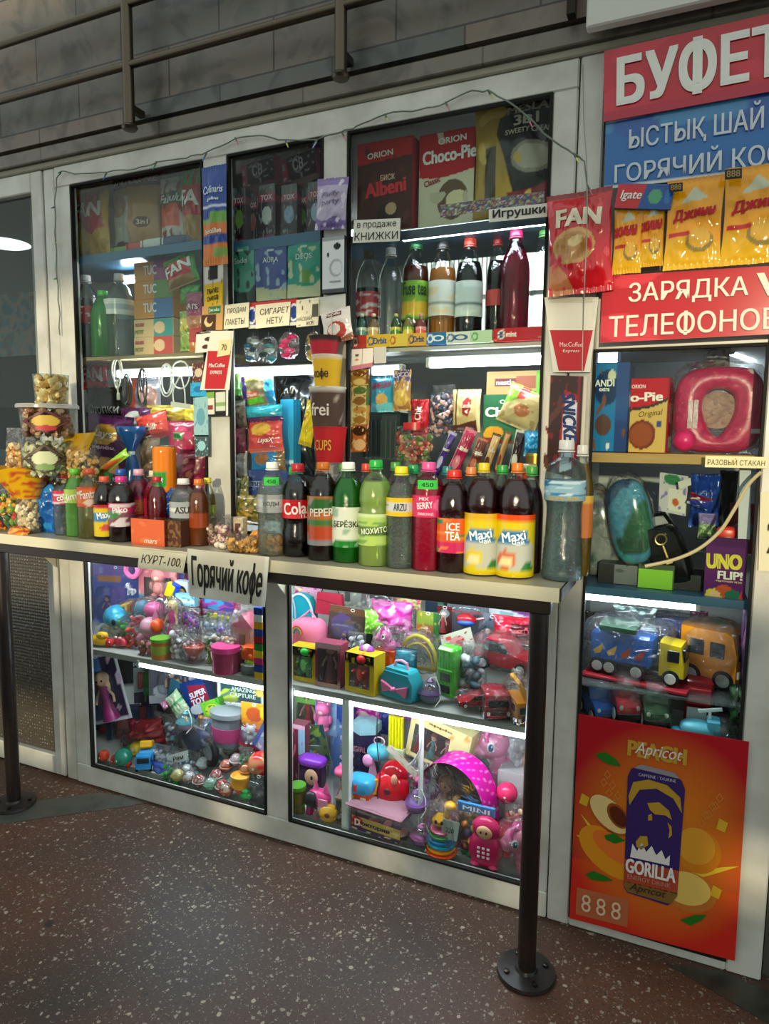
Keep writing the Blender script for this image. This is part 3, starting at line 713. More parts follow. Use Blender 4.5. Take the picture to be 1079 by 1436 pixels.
def sheet(label, quad, Y, a=None, col='#e8e2c8', texts=(), name='paper_sign', cat='sign', fin='paper', res=(34, 34), curl=.0, lift=None, thick=.0012, group=None):
    "a flat print whose four corners TL TR BR BL are given in pixels"
    Ys = Y if hasattr(Y, '__len__') else (Y,)*4
    tl, tr, br, bl = [P(x, y, yy) for (x, y), yy in zip(quad, Ys)]
    c = (bl+br)/2
    o = thing(name, label, cat, c, group=group)
    tl, tr, br, bl = tl-c, tr-c, br-c, bl-c
    f = lambda u, v: (bl*(1-u)+br*u)*(1-v)+(tl*(1-u)+tr*u)*v + Vector((0, -curl*(noise.noise(Vector((u*2.2, v*2.2, c.x*5)))+math.sin(math.pi*u)*.3), 0))
    mb = MB(); A = a or K(col)
    mb.grid(lambda u, v: f(u, v)-Vector((0, thick, 0)), *res, art=A); mb.grid(lambda u, v: f(1-u, v), *res, art=K(col))
    rim = [(i/8, 0) for i in range(8)]+[(1, i/8) for i in range(8)]+[(1-i/8, 1) for i in range(8)]+[(0, 1-i/8) for i in range(8)]
    n = len(rim); mb.add([f(*q)-Vector((0, thick, 0)) for q in rim]+[f(*q) for q in rim], [(i, (i+1) % n, n+(i+1) % n, n+i) for i in range(n)], None, False, [A(*q) for q in rim]*2)
    p = mb.build('print', printed(fin), o, angle=60)
    w, h = (br-bl).length, (tl-bl).length
    for t in texts:
        s, u, v, tw, th, cc = t[:6]; rot = t[6] if len(t) > 6 else 0
        text(s, tw*w, th*h, ((u-.5)*w, 0, v*h), cc, p, lambda x, zz: f(x/w+.5, zz/h)-Vector((0, thick+.0012, 0)), rot=rot, bold=t[7] if len(t) > 7 else .02, shear=t[8] if len(t) > 8 else 0)
    return o, f, p
def poly(o, f, pts, h, fin='paper', lift=.0016, name='picture', M=None):
    mb = MB(); n = len(pts)
    mb.add([f(*q)-Vector((0, lift, 0)) for q in pts], [tuple(range(n))], None, False)
    return mb.build(name, mat(h, fin), o, flat=True)
def filling(o, w, h, d, cols, r, n, seed=1, fillv=.75, name='sweets', fin='plastic', square=False, z0=.06, shape='pouch', sq=.8):
    rr = random.Random(seed); mb = MB(); cols = [lin(c) for c in cols]
    for k in range(n):
        u, v = rr.random(), z0+rr.random()*fillv
        if shape == 'pouch':
            t = (max(0, math.sin(math.pi*min(1, v*.9+.06)))**.5)*(max(0, math.sin(math.pi*u))**.5); x = (u-.5)*w*.92; y = (rr.random()-.5)*d*t
            if rr.random() < .75: y = -abs(d/2*t-r*.6)
        else:
            a = rr.random()*6.283; q = (w/2-r)*math.sqrt(rr.random() if rr.random() < .25 else 1); x = q*math.sin(a); y = -q*math.cos(a)*d/w
        c = rr.choice(cols); s = r*(.75+.5*rr.random()); M = TRS((x, y, v*h), rr.random()*6, rr.random()*6, rr.random()*6)
        if square: mb.box((0,0,0), (s*1.8, s*1.2, s*1.6), s*.3, M, c)
        else: mb.ball((0,0,0), (s, s*sq, s), 8, M, bump=.35, seed=k, art=lambda u, v, c=c: c)
    q = mb.build(name, printed(fin), o); q['kind'] = 'stuff'
    return q
def clearbag(label, bb, Y, cols, r, n, d=.08, fillv=.7, seed=1, name='snack_bag', cat='snack bag', part='sweets', ry=0, rx=0, z=None, group=None, knot=None, square=False, seal=.04, film=None, neck=0.0):
    b, w, h = place(*bb, Y, z)
    o = thing(name, label, cat, b, ry=ry, rx=rx, group=group)
    f = pouch_fn(w, h, d, seed, seal, -1, 1.6, neck); g = pouch_fn(w, h, d, seed, seal, 1, 1.6, neck)
    mb = MB(); mb.grid(f, 18, 22); mb.grid(lambda u, v: g(1-u, v), 18, 22); mb.build('film', film or FILM, o, angle=180)
    filling(o, w, h, d, cols, r, n, seed, fillv, part, square=square)
    if knot: MB().lathe([(.004, h*.8), (.009, h*.82), (.004, h*.84)], 10).build('tie', mat(knot, 'plastic'), o)
    return o, w, h
def wrapped(o, w, h, d, cz=None, seed=0, M=None, mtl=None, e=.7, name='clear_wrap'):
    c = (0, 0, h/2 if cz is None else cz)
    return MB().ball(c, (w/2*1.04, d/2*1.05, h/2*1.04), 22, M, e=e, bump=.16, seed=seed, bs=2.2).build(name, mtl or WRAP, o)
def cup(o, h, r0, r1, z, a, n=24, lid=None, x=0, y=0, name='paper_cup'):
    p = MB().lathe([(r0, z+.002), (r0+(r1-r0)*.02, z), *[(r0+(r1-r0)*k/8, z+h*k/8) for k in range(9)], (r1*1.04, z+h), (r1*1.04, z+h*1.03), (r1*.96, z+h*1.03), (r0*.9, z+h*.3)], n, TRS((x, y, 0)), art=lambda u, v: a(u, min(1, v*1.3)), cap=False).build(name, printed('paper'), o)
    if lid: MB().lathe([(r1*1.08, z+h*.98), (r1*1.08, z+h*1.05), (r1*.9, z+h*1.1), (.001, z+h*1.1)], n, TRS((x, y, 0))).build('lid', mat(lid, 'plastic'), o)
    return p

# ---------------------------------------------------------------- toys
def figure(o, h, dress, skin='#e8b590', hair='#7a4a22', style='doll', at=(0,0,0), M=None, name='toy_figure', eyes=True, trim=None):
    "a small moulded figure, one mesh in its own colours"
    mb = MB(); X = TRS(at) if M is None else M @ TRS(at); D, S_, Hc = K(dress), K(skin), K(hair); T_ = K(trim or dress)
    if style == 'doll':
        mb.lathe([(.17*h,0),(.16*h,.04*h),(.10*h,.28*h),(.065*h,.45*h),(.09*h,.58*h),(.075*h,.66*h),(.03*h,.70*h)], 14, X, art=D)
        mb.ball((0,0,.80*h), (.115*h,.11*h,.125*h), 12, X, art=S_)
        mb.ball((0,.03*h,.84*h), (.14*h,.12*h,.14*h), 12, X, art=Hc); mb.ball((0,.07*h,.68*h), (.12*h,.06*h,.2*h), 10, X, art=Hc)
        for s in (-1,1): mb.tube([X@Vector((s*.08*h,0,.62*h)), X@Vector((s*.17*h,-.02*h,.48*h)), X@Vector((s*.19*h,-.08*h,.36*h))], .025*h, 7); mb.c[-21:] = [lin(skin)]*21
    elif style == 'animal':
        mb.ball((0,0,.30*h), (.24*h,.2*h,.30*h), 14, X, art=D); mb.ball((0,-.03*h,.70*h), (.26*h,.22*h,.24*h), 14, X, art=D)
        mb.ball((0,-.20*h,.64*h), (.10*h,.07*h,.08*h), 10, X, art=S_)
        for s in (-1,1):
            mb.ball((s*.19*h,0,.92*h), (.08*h,.05*h,.11*h), 9, X, art=T_); mb.ball((s*.26*h,-.05*h,.38*h), (.07*h,.09*h,.14*h), 9, X, art=D); mb.ball((s*.14*h,-.12*h,.07*h), (.1*h,.15*h,.08*h), 9, X, art=T_)
        mb.ball((0,-.15*h,.30*h), (.14*h,.1*h,.18*h), 10, X, art=T_)
    elif style == 'dino':
        mb.ball((0,0,.36*h), (.22*h,.2*h,.28*h), 12, X, art=D); mb.ball((.06*h,-.10*h,.80*h), (.17*h,.20*h,.14*h), 12, X, art=D)
        mb.tube([X@Vector((0,0,.5*h)), X@Vector((.03*h,-.04*h,.78*h))], .11*h, 8); mb.c[-16:] = [lin(dress)]*16
        mb.tube([X@Vector((-.05*h,.05*h,.25*h)), X@Vector((-.3*h,.1*h,.10*h)), X@Vector((-.42*h,.0,.06*h))], lambda t: (.12-.09*t)*h, 8); mb.c[-24:] = [lin(dress)]*24
        for s in (-1,1): mb.ball((s*.14*h,-.05*h,.10*h), (.09*h,.14*h,.12*h), 9, X, art=D); mb.ball((s*.17*h,-.2*h,.46*h), (.04*h,.1*h,.04*h), 8, X, art=D)
        mb.ball((0,-.14*h,.36*h), (.12*h,.08*h,.2*h), 9, X, art=S_)
    elif style == 'robot':
        mb.box((0,0,.50*h), (.36*h,.22*h,.34*h), .03*h, X, lin(dress)); mb.box((0,0,.82*h), (.20*h,.18*h,.2*h), .03*h, X, lin(trim or skin))
        for s in (-1,1): mb.box((s*.25*h,0,.48*h), (.11*h,.14*h,.36*h), .02*h, X, lin(trim or skin)); mb.box((s*.11*h,0,.17*h), (.15*h,.2*h,.34*h), .02*h, X, lin(dress))
    if eyes and style != 'robot':
        ez, ey = (.82*h, -.105*h) if style == 'doll' else (.74*h, -.215*h) if style == 'animal' else (.85*h, -.25*h)
        for s in (-1,1): mb.ball((s*.05*h+(.06*h if style == 'dino' else 0), ey, ez), (.02*h,.012*h,.026*h), 7, X, art=K('#15100f'))
    return mb.build(name, printed('plastic'), o)
def blister(label, bb, Y, a, toy, d=.035, texts=(), ry=0, rx=0, rz=0, z=None, name='carded_toy', cat='toy', dome=(.5,.36,.8,.6), group=None, hang=True, fin='gloss', back='#b8b5ac'):
    "a toy under a clear bubble on a printed card; toy(o,w,h) adds the toy at the bubble's foot"
    b, w, h = place(*bb, Y, z)
    o = thing(name, label, cat, b, ry=ry, rx=rx, rz=rz, group=group)
    MB().box((0, .001, h/2), (w, .0014, h), .0005).build('backing_card', mat(back, 'paper'), o)
    p = MB().grid(lambda u, v: ((u-.5)*w, -.0004, v*h), 24, 32, art=a).build('card_print', printed(fin), o)
    for t in texts: text(t[0], t[3]*w, t[4]*h, ((t[1]-.5)*w, -.0016, t[2]*h), t[5], p, rot=t[6] if len(t) > 6 else 0, bold=.03)
    u, v, dw, dh = dome
    if dw:
        MB().ball(((u-.5)*w, -.001, v*h), (dw*w/2, d, dh*h/2), 18, e=.45, bump=.04, seed=w*99).build('bubble', DOME, o)
        if toy:
            q = toy(o, dw*w, dh*h)
            for x in ([q] if not isinstance(q, list) else q):
                if x is not None: x.location = ((u-.5)*w, -d*.5, (v-dh/2)*h+.004)
    if hang: MB().tube([(math.cos(t)*.007, -.001, h*.955+math.sin(t)*.005) for t in [k*math.pi/6 for k in range(12)]], .0012, 5, closed=True).build('hang_hole', mat('#efefe8', 'plastic'), o)
    return o
def winbox(label, bb, Y, frame, d=.06, fig=None, a=None, texts=(), stexts=(), rz=0, ry=0, rx=0, z=None, side=None, win=(.14,.14,.86,.74), name='window_box', cat='toy', group=None, inner='#8a7470'):
    "a carton with a see-through front, the toy standing inside"
    b, w, h = place(*bb, Y, z)
    if rz: w = max(.4*w, (w-abs(math.sin(rz))*d)/max(.3, math.cos(rz)))
    o = thing(name, label, cat, b+Vector((0, d/2, 0)), rz=rz, ry=ry, rx=rx, group=group)
    t = .002; mb = MB()
    for c, s in (((0, d/2-t/2, h/2), (w, t, h)), ((-w/2+t/2, 0, h/2), (t, d-2*t, h)), ((w/2-t/2, 0, h/2), (t, d-2*t, h)), ((0,0,t/2), (w-2*t, d-2*t, t)), ((0,0,h-t/2), (w-2*t, d-2*t, t))): mb.box(c, s)
    mb.build('box_body', mat(side or frame, 'paper'), o)
    MB().box((0, d/2-.005, h/2), (w*.94, .002, h*.95)).build('inner_card', mat(inner, 'paper'), o)
    u0, v0, u1, v1 = win; A = a or K(frame); mb = MB()
    for p, q, r_, s in ((0,0,u0,1), (u1,0,1,1), (u0,0,u1,v0), (u0,v1,u1,1)):
        if r_ > p and s > q: mb.grid(lambda u, v: ((p+(r_-p)*u-.5)*w, -d/2, (q+(s-q)*v)*h), 10, 10, art=lambda u, v: A(p+(r_-p)*u, q+(s-q)*v))
    fr = mb.build('front_frame', printed('gloss'), o)
    MB().box(((u0+u1-1)/2*w, -d/2+.001, (v0+v1)/2*h), ((u1-u0)*w, .0008, (v1-v0)*h)).build('window_film', DOME, o)
    for x in texts: text(x[0], x[3]*w, x[4]*h, ((x[1]-.5)*w, -d/2-.0014, x[2]*h), x[5], fr, rot=x[6] if len(x) > 6 else 0, bold=.04)
    if fig:
        q = fig(o, w, h)
        for k in ([q] if not isinstance(q, list) else q):
            if k is not None: k.location = ((u0+u1-1)/2*w, -d*.16, v0*h*.9+.002)
    return o
def wheel(o, r, wd, at, hub='#d8d8d2', tyre='#17161a', name='wheel'):
    w = MB().lathe([(r*.7,-wd/2),(r,-wd/2*.7),(r,wd/2*.7),(r*.7,wd/2)], 18, TRS(at) @ Matrix.Rotation(R(90),4,'X')).build(name, mat(tyre, 'matte'), o)
    MB().lathe([(.001,-wd/2-.0008),(r*.6,-wd/2-.0012),(r*.66,-wd/2),(r*.66,wd/2),(r*.6,wd/2+.0012),(.001,wd/2+.0008)], 14, TRS(at) @ Matrix.Rotation(R(90),4,'X')).build('hub', mat(hub, 'plastic'), w)
    return w
def vehicle(label, loc, L, H, W, body, cab=None, style='car', rz=0, ry=0, rx=0, name='toy_car', wrap=False, hub='#d8d8d2', glass='#20262c', wheels=True, group=None, stripe=None, pts=None):
    "length along x, its left flank facing -y, nose at +x"
    o = thing(name, label, 'toy', loc, rz=rz, ry=ry, rx=rx, group=group); wr = H*.17 if style != 'car' else H*.2
    cab = cab or body
    if style == 'car':
        MB().prism([(-.5*L,.16*H),(.5*L,.16*H),(.5*L,.42*H),(.36*L,.52*H),(.18*L,.56*H),(.04*L,.95*H),(-.28*L,H),(-.44*L,.62*H),(-.5*L,.55*H)], W, TRS((0,-W/2,0)), b=.05).build('car_body', mat(body, 'gloss'), o)
        MB().prism([(.13*L,.58*H),(.02*L,.9*H),(-.26*L,.94*H),(-.38*L,.6*H)], W*1.01, TRS((0,-W*.505,0))).build('windows', mat(glass, 'gloss'), o)
        MB().box((.5*L,0,.22*H), (.03*L, W*.96, .12*H), .003).build('bumper', mat('#2a2a2c', 'plastic'), o)
        for s in (-1, 1): MB().ball((.49*L, s*W*.34, .40*H), (.015*L, W*.09, .06*H), 8).build('headlight', mat('#f2efdf', 'gloss'), o)
    elif style == 'lorry':
        MB().box((-.16*L,0,.60*H), (.66*L, W, .66*H), .008).build('trailer', mat(body, 'gloss'), o)
        MB().box((0,0,.20*H), (.94*L, W*.7, .08*H), .002).build('chassis', mat('#2d2d30', 'plastic'), o)
        MB().prism([(.24*L,.18*H),(.5*L,.18*H),(.5*L,.45*H),(.46*L,.86*H),(.24*L,.90*H)], W*.94, TRS((0,-W*.47,0)), b=.05).build('cab', mat(cab, 'gloss'), o)
        for s in (-1, 1): MB().box((.385*L, s*W*.472, .63*H), (.12*L, .003, .24*H), .001).build('side_window', mat(glass, 'gloss'), o)
        MB().box((.483*L,0,.65*H), (.008, W*.76, .26*H), .001, TRS((0,0,0))).build('windscreen', mat(glass, 'gloss'), o)
    elif style == 'front':        # short heavy cab
        MB().prism([(-.5*L,.14*H),(.5*L,.14*H),(.5*L,.6*H),(.42*L,.94*H),(.3*L,H),(-.5*L,H)], W, TRS((0,-W/2,0)), b=.06).build('cab', mat(body, 'gloss'), o)
        for x in (-.18, .16):
            for s in (-1, 1): MB().box((x*L, s*W*.502, .66*H), (.24*L, .003, .26*H), .001).build('side_window', mat(glass, 'gloss'), o)
        MB().box((.485*L,0,.66*H), (.006, W*.8, .26*H), .001).build('windscreen', mat(glass, 'gloss'), o)
        for k in range(4): MB().box((.502*L, 0, (.24+.07*k)*H), (.006, W*.62, .035*H), .001).build('grille_bar', mat('#3b3a36', 'plastic'), o)
        for s in (-1, 1): MB().box((.502*L, s*W*.4, .3*H), (.006, W*.12, .12*H), .001).build('headlight', mat('#f4f1e0', 'gloss'), o)
    if stripe: MB().box((-.05*L,-W*.507,.4*H), (.6*L,.002,.08*H)).build('stripe', mat(stripe, 'gloss'), o)
    if wheels:
        for x in ((-.32, .32) if style == 'car' else (-.40, -.27, .02, .37) if style == 'lorry' else (-.26, .28)):
            for s in (-1, 1): wheel(o, wr, W*.2, (x*L, s*W*.44, wr), hub)
    if wrap: wrapped(o, L*1.06, H*1.08, W*1.12, seed=L*77, e=.55)
    return o
def pony(label, loc, h, body, mane, rz=0, rx=0, ry=0, wrap=False, white=None, eye='#2d5570', name='toy_pony'):
    "a moulded toy horse facing -x turned by rz"
    o = thing(name, label, 'toy', loc, rz=rz, rx=rx, ry=ry); mb = MB()
    mb.ball((.10*h,0,.40*h), (.27*h,.16*h,.17*h), 18); mb.ball((-.13*h,0,.73*h), (.22*h,.17*h,.20*h), 18); mb.ball((-.29*h,0,.66*h), (.12*h,.11*h,.10*h), 14)
    mb.tube([(-.02*h,0,.42*h),(-.08*h,0,.55*h),(-.11*h,0,.70*h)], lambda t: (.13-.02*t)*h, 14)
    for x, s in ((-.08,-1),(-.08,1),(.26,-1),(.26,1)): mb.tube([(x*h,s*.08*h,.38*h),(x*h,s*.09*h,.18*h),(x*h-.01*h,s*.09*h,.0)], lambda t: (.075-.01*t+.02*(t > .9))*h, 12)
    for s in (-1, 1): mb.lathe([(.055*h,0),(.04*h,.06*h),(.002,.13*h)], 10, TRS((-.06*h, s*.1*h, .88*h), rx=-s*.25))
    mb.build('body', mat(body, 'plastic'), o)
    m = MB()
    for k in range(7): m.ball((-.16*h+.045*h*k, .0, (.93-.05*k-.012*k*k)*h), (.07*h,.085*h,.075*h), 10, bump=.2, seed=k)
    m.tube([(-.2*h,-.05*h,.95*h),(-.25*h,-.1*h,.88*h),(-.24*h,-.13*h,.80*h)], lambda t: (.05-.03*t)*h, 8); m.build('mane', mat(mane, 'plastic'), o)
    m = MB(); m.tube([(.34*h,0,.46*h),(.46*h,0,.44*h),(.50*h,.0,.28*h),(.44*h,0,.12*h)], lambda t: (.03+.06*math.sin(math.pi*min(1, t+.1)))*h, 10); m.build('tail', mat(mane, 'plastic'), o)
    for s in (-1, 1):
        e = MB().ball((-.20*h, s*.165*h, .76*h), (.055*h,.02*h,.07*h), 12).build('eye', mat('#f2f2f0', 'gloss'), o)
        MB().ball((-.207*h, s*.180*h, .755*h), (.036*h,.012*h,.05*h), 10).build('iris', mat(eye, 'gloss'), e); MB().ball((-.195*h, s*.19*h, .775*h), (.012*h,.006*h,.016*h), 7).build('glint', mat('#ffffff', 'gloss'), e)
    if wrap: wrapped(o, .95*h, 1.02*h, .5*h, seed=h*50, e=.7)
    return o
def toyball(label, loc, r, inner, top='#5aa9b8', figc='#b05a9a', name='toy_globe', cord=True, hair='#3a2a5a', ry=0):
    "a clear globe with a small doll inside"
    o = thing(name, label, 'toy', loc, ry=ry)
    MB().ball((0,0,r), r, 24).build('clear_shell', DOME, o)
    MB().lathe([(r*.99, r*.97),(r*1.05, r*.98),(r*1.05, r*1.03),(r*.99, r*1.04)], 24).build('seam_ring', mat(top, 'plastic'), o)
    MB().lathe([(r*.34, r*1.9),(r*.36, r*1.98),(r*.2, r*2.1),(r*.1, r*2.22),(.001, r*2.24)], 14).build('top_loop', mat(top, 'plastic'), o)
    figure(o, r*1.45, figc, hair=hair, at=(0,0,r*.2)); MB().ball((0,0,r*.55), (r*.8,r*.8,r*.5), 14).build('base_cup', mat(inner, 'plastic'), o)
    if cord: MB().tube([(0,0,r*2.2),(r*.5,-.004,r*2.4),(r*.9,-.006,r*1.6),(r*1.0,-.01,r*.6),(r*.7,-r*.8,r*.08)], .0018, 6).build('cord', mat('#e8e6de', 'cloth'), o)
    return o
def ball_toy(label, bb, Y, cols, s=5, name='toy_ball', wrap=False, seed=1, z=None, cat='toy', group=None):
    b, w, h = place(*bb, Y, z); r = min(w, h)/2*.98
    o = thing(name, label, cat, b, group=group)
    MB().ball((0,0,r), r, 26, art=speckle(cols, s, seed) if len(cols) > 1 else K(cols[0])).build('shell', printed('gloss'), o)
    MB().lathe([(r*.12,-.001),(r*.1,.002)], 8, TRS((0,-r*.99,r), rx=R(90))).build('valve', mat('#e6e2da', 'plastic'), o)
    if wrap: wrapped(o, r*2.2, r*2.5, r*2.2, cz=r*1.15, seed=seed, e=.9)
    return o
def bagged(label, bb, Y, colsl, n=14, r=.016, d=.07, seed=1, z=None, ry=0, header=None, htext=None, part='toy_pieces', name='toy_bag', square=True, cat='toy', rx=0, group=None, fillv=.72, film=None):
    "small toy pieces in a clear bag, each piece kept apart"
    b, w, h = place(*bb, Y, z); o = thing(name, label, cat, b, ry=ry, rx=rx, group=group); rr = random.Random(seed)
    f = pouch_fn(w, h, d, seed, .05, -1, 2.0); g = pouch_fn(w, h, d, seed, .05, 1, 2.0)
    mb = MB(); mb.grid(f, 18, 20); mb.grid(lambda u, v: g(1-u, v), 18, 20); mb.build('film', film or WRAP, o, angle=180)
    for k in range(n):
        u = .1+.8*((k*.618+.13*rr.random()) % 1); v = .08+fillv*(k+.5)/n*(.8+.2*rr.random()); c = rr.choice(colsl)
        t = math.sin(math.pi*u)**.5; M = TRS(((u-.5)*w*.86, -d*.3*t*(.5+rr.random()), v*h), rr.random()*6, rr.random()*6, rr.random()*6); s = r*(.7+.6*rr.random()); m = MB()
        if square == 'rings': m.tube([M@Vector((math.cos(q)*s*1.4, math.sin(q)*s*1.4, 0)) for q in [i*.524 for i in range(12)]], s*.3, 6, closed=True)
        elif square and rr.random() < .6: m.box((0,0,0), (s*2.2, s*1.3, s*1.5), s*.25, M)
        else: m.ball((0,0,0), (s, s*.8, s*1.1), 10, M)
        m.build(part, mat(c, 'plastic'), o)
    if header:
        q = MB().box((0, -.002, h*.93), (w*.96, d*.12+.004, h*.16), .001).build('header_card', mat(header, 'gloss'), o)
        if htext: text(htext, w*.7, h*.08, (0, -d*.06-.0055, h*.93), '#ffffff', q)
    return o
def gadget(label, bb, Y, parts, name='toy', cat='toy', z=None, ry=0, rz=0, rx=0, wrap=None, group=None, dz=1.0):
    "a toy from shaped parts given in fractions of its box: (part, kind, centre, size, colour)"
    b, w, h = place(*bb, Y, z); o = thing(name, label, cat, b, ry=ry, rz=rz, rx=rx, group=group); dep = min(w, h)*dz
    for pn, kind, c, s, col, *ex in parts:
        C_ = (c[0]*w, c[1]*dep, c[2]*h); S_ = (s[0]*w, s[1]*dep, s[2]*h); mb = MB(); e = ex[0] if ex else {}
        M = TRS(C_, e.get('rx', 0), e.get('ry', 0), e.get('rz', 0))
        if kind == 'box': mb.box((0,0,0), S_, e.get('b', .08)*min(S_), M)
        elif kind == 'ball': mb.ball((0,0,0), [k/2 for k in S_], 18, M, e=e.get('e', 1), bump=e.get('bump', 0))
        elif kind == 'cyl': mb.lathe([(.5,-.5),(.5,-.49),(.5,.49),(.49,.5)], 22, M @ TRS(s=S_))
        elif kind == 'cone': mb.lathe([(.5,-.5),(.06,.5)], 22, M @ TRS(s=S_))
        elif kind == 'ring': mb.tube([M @ Vector((math.cos(t)*S_[0]/2, 0, math.sin(t)*S_[2]/2)) for t in [k*math.pi/12 for k in range(24)]], e.get('r', .06)*S_[0], 8, closed=True)
        elif kind == 'arc': mb.tube([M @ Vector((math.cos(t)*S_[0]/2, 0, math.sin(t)*S_[2])) for t in [k*math.pi/12 for k in range(13)]], e.get('r', .06)*S_[0], 8)
        elif kind == 'poly': mb.prism([(x*S_[0], zz*S_[2]) for x, zz in e['pts']], S_[1], M, b=.04)
        mb.build(pn, mat(col, e.get('fin', 'plastic')) if isinstance(col, str) else col, o)
    if wrap: wrapped(o, w*1.02, h*1.02, dep*1.05, seed=w*123, e=wrap)
    return o
# ================================================================ upper window by the door
FANR, FANY, FANG = '#c8102a', '#d8a81e', '#3f9a2c'
bag('yellow crisp bag with red flash at the corner beside the seal', (109,262,156,360), .14, art(FANY, ('p', [(.1,.95),(.75,.95),(.95,.45),(.6,.35),(.0,.6)], FANR), ('n',5,3,.25,'#b98a1c')), .07, [('FAN',.45,.68,.85,.2,'#f1efe6')], z=2.041)
bag('big brown and beige coffee pouch on the blue top shelf', (160,245,229,347), .16, art('#b58a58', ('r',0,0,.45,.72,'#b3b2a2'), ('e',.22,.62,.2,.13,'#9a7a55'), ('w',.16,.05,7,0,'#5a2a1e'), ('h',.84,1,'#6e1f22'), ('e',.72,.4,.14,.07,'#5b2320')), .09, [('MACCOFFEE',.5,.915,.9,.07,'#e8d8c2'), ('3in1',.74,.4,.2,.06,'#f0dcc0')], z=2.041, crumple=.6, res=(60,70))
bag('white pouch with green script and orange square', (227,248,266,338), .15, art('#c9c9bd', ('h',.62,.78,'#2b6b60'), ('r',.05,.34,.85,.62,'#d9552f'), ('d',1,.6,1.25,'#6f9c74'), ('n',6,1,.33,'#8c3b30')), .07, [('Fabulu',.5,.70,.85,.11,'#e9efe6',0,.02,.3)], z=2.041)
bag('green and red crisp bag at the end of the top shelf', (258,236,286,335), .13, art(FANR, ('h',.78,1,FANG), ('h',0,.4,'#b98d4f'), ('n',5,7,.3,'#9c2a1e')), .06, [('FA',.5,.62,.85,.2,'#f3f1ea')], z=2.041)
for lab, bb, c in (('green snack tube lying on the blue shelf edge', (160,346,183,357), '#5c8a2d'), ('red snack tube lying on the blue shelf edge', (181,340,205,354), '#b8302a'), ('white snack tube lying on the blue shelf edge', (202,335,232,351), '#c9cbc6'), ('dark blue snack tube lying at the shelf end', (230,331,264,347), '#1d3b66')):
    gadget(lab, bb, .07, [('wrapper', 'ball', (0,0,.5), (1,.9,1), c, {'e': .45, 'fin': 'foil'}), ('end_fin', 'box', (-.5,0,.5), (.08,.9,.7), c), ('end_fin', 'box', (.5,0,.5), (.08,.9,.7), c)], name='snack_tube', cat='snack', z=2.042)
for i, (lab, y0, y1, c, c2, t) in enumerate((('orange cracker pack with pink end, topmost of its stack', 366,393,'#d98a1d','#a33b7c','TUC'), ('orange cracker pack with green end, second of its stack', 393,419,'#d98a1d','#5e8f3c','TUC'), ('orange cracker pack with blue end, middle of its stack', 419,446,'#d9921f','#3f78b4','TUC'), ('cream biscuit pack with teal end, above the lowest pack', 447,472,'#e0c08a','#3a9a9a','PETIT'), ('cream biscuit pack with red end, lowest of its stack', 472,497,'#e0b988','#d0453a','PETIT'))):
    z = 1.673+.0655*(4-i) if i > 2 else None
    carton(lab, (188,y0,243,y1), .11, art(c, ('r',.52,0,1,1,c2), ('e',.66,.5,.14,.34,'#f2c9a0' if i > 2 else c2)), .11, [(t,.42 if i < 3 else .15,.55 if i < 3 else .3,.34 if i < 3 else .22,.5 if i < 3 else .22,'#ffffff' if i < 3 else '#7d8a2a')] + ([('RULADE',.16,.7,.22,.2,'#b62430')] if i > 2 else []), side=c, name='cracker_pack', cat='crackers', group='cracker packs stacked under the blue shelf', fin='gloss')
bag('red crisp bag hanging askew beside the cracker packs', (229,352,281,408), .07, art(FANR, ('h',.8,1,FANG), ('h',0,.28,'#a98445'), ('d',1,0,.86,FANG)), .05, [('FAN',.48,.58,.85,.34,'#f3f1ea',.12)], ry=R(-14))
bag('green crisp bag peeping out under the red askew bag', (252,398,282,424), .09, art('#3b9a34', ('n',4,2,.2,'#6cbf4a')), .04)
bag('pink crisp bag hanging beside the biscuit packs', (262,410,286,462), .07, art('#b85478', ('h',0,.35,'#cf8d6a'), ('e',.5,.6,.4,.16,'#8b2f5c')), .04, [('LAYS',.5,.6,.7,.14,'#f2e6ea')])
bag('narrow green and yellow snack sachet under the green crisp bag', (253,436,272,492), .08, art('#9ab04a', ('h',.5,.8,'#d9c552'), ('n',5,4,.2,'#59963c')), .03)
bag('red and orange snack sachet beside the coffee card', (266,458,286,496), .07, art('#c43a32', ('h',.0,.4,'#dd8b4a')), .03)
UB = dict(Y=.12, z=1.673, group='bottles beside the cracker packs')
bottle('dark cola bottle with red label on the wooden shelf', (111,386,137,498), '#160a08', '#d8d6d0', (.42,.62), art('#b81e22', ('n',6,2,.3,'#e6d9d4')), (), 'soda', .72, body=.95, **UB)
bottle('small green lemonade bottle on the wooden shelf', (133,408,161,498), '#3fae3a', '#2fae3f', None, None, (), 'plain', .9, tint='#c8f4c4', **{**UB, 'Y': .085})
bottle('clear ribbed water bottle beside the cracker packs', (153,384,188,498), None, '#dcdedb', (.5,.68), art('#c9d0cf', ('h',.3,.7,'#9fb0b4')), (), 'water', .8, **UB)
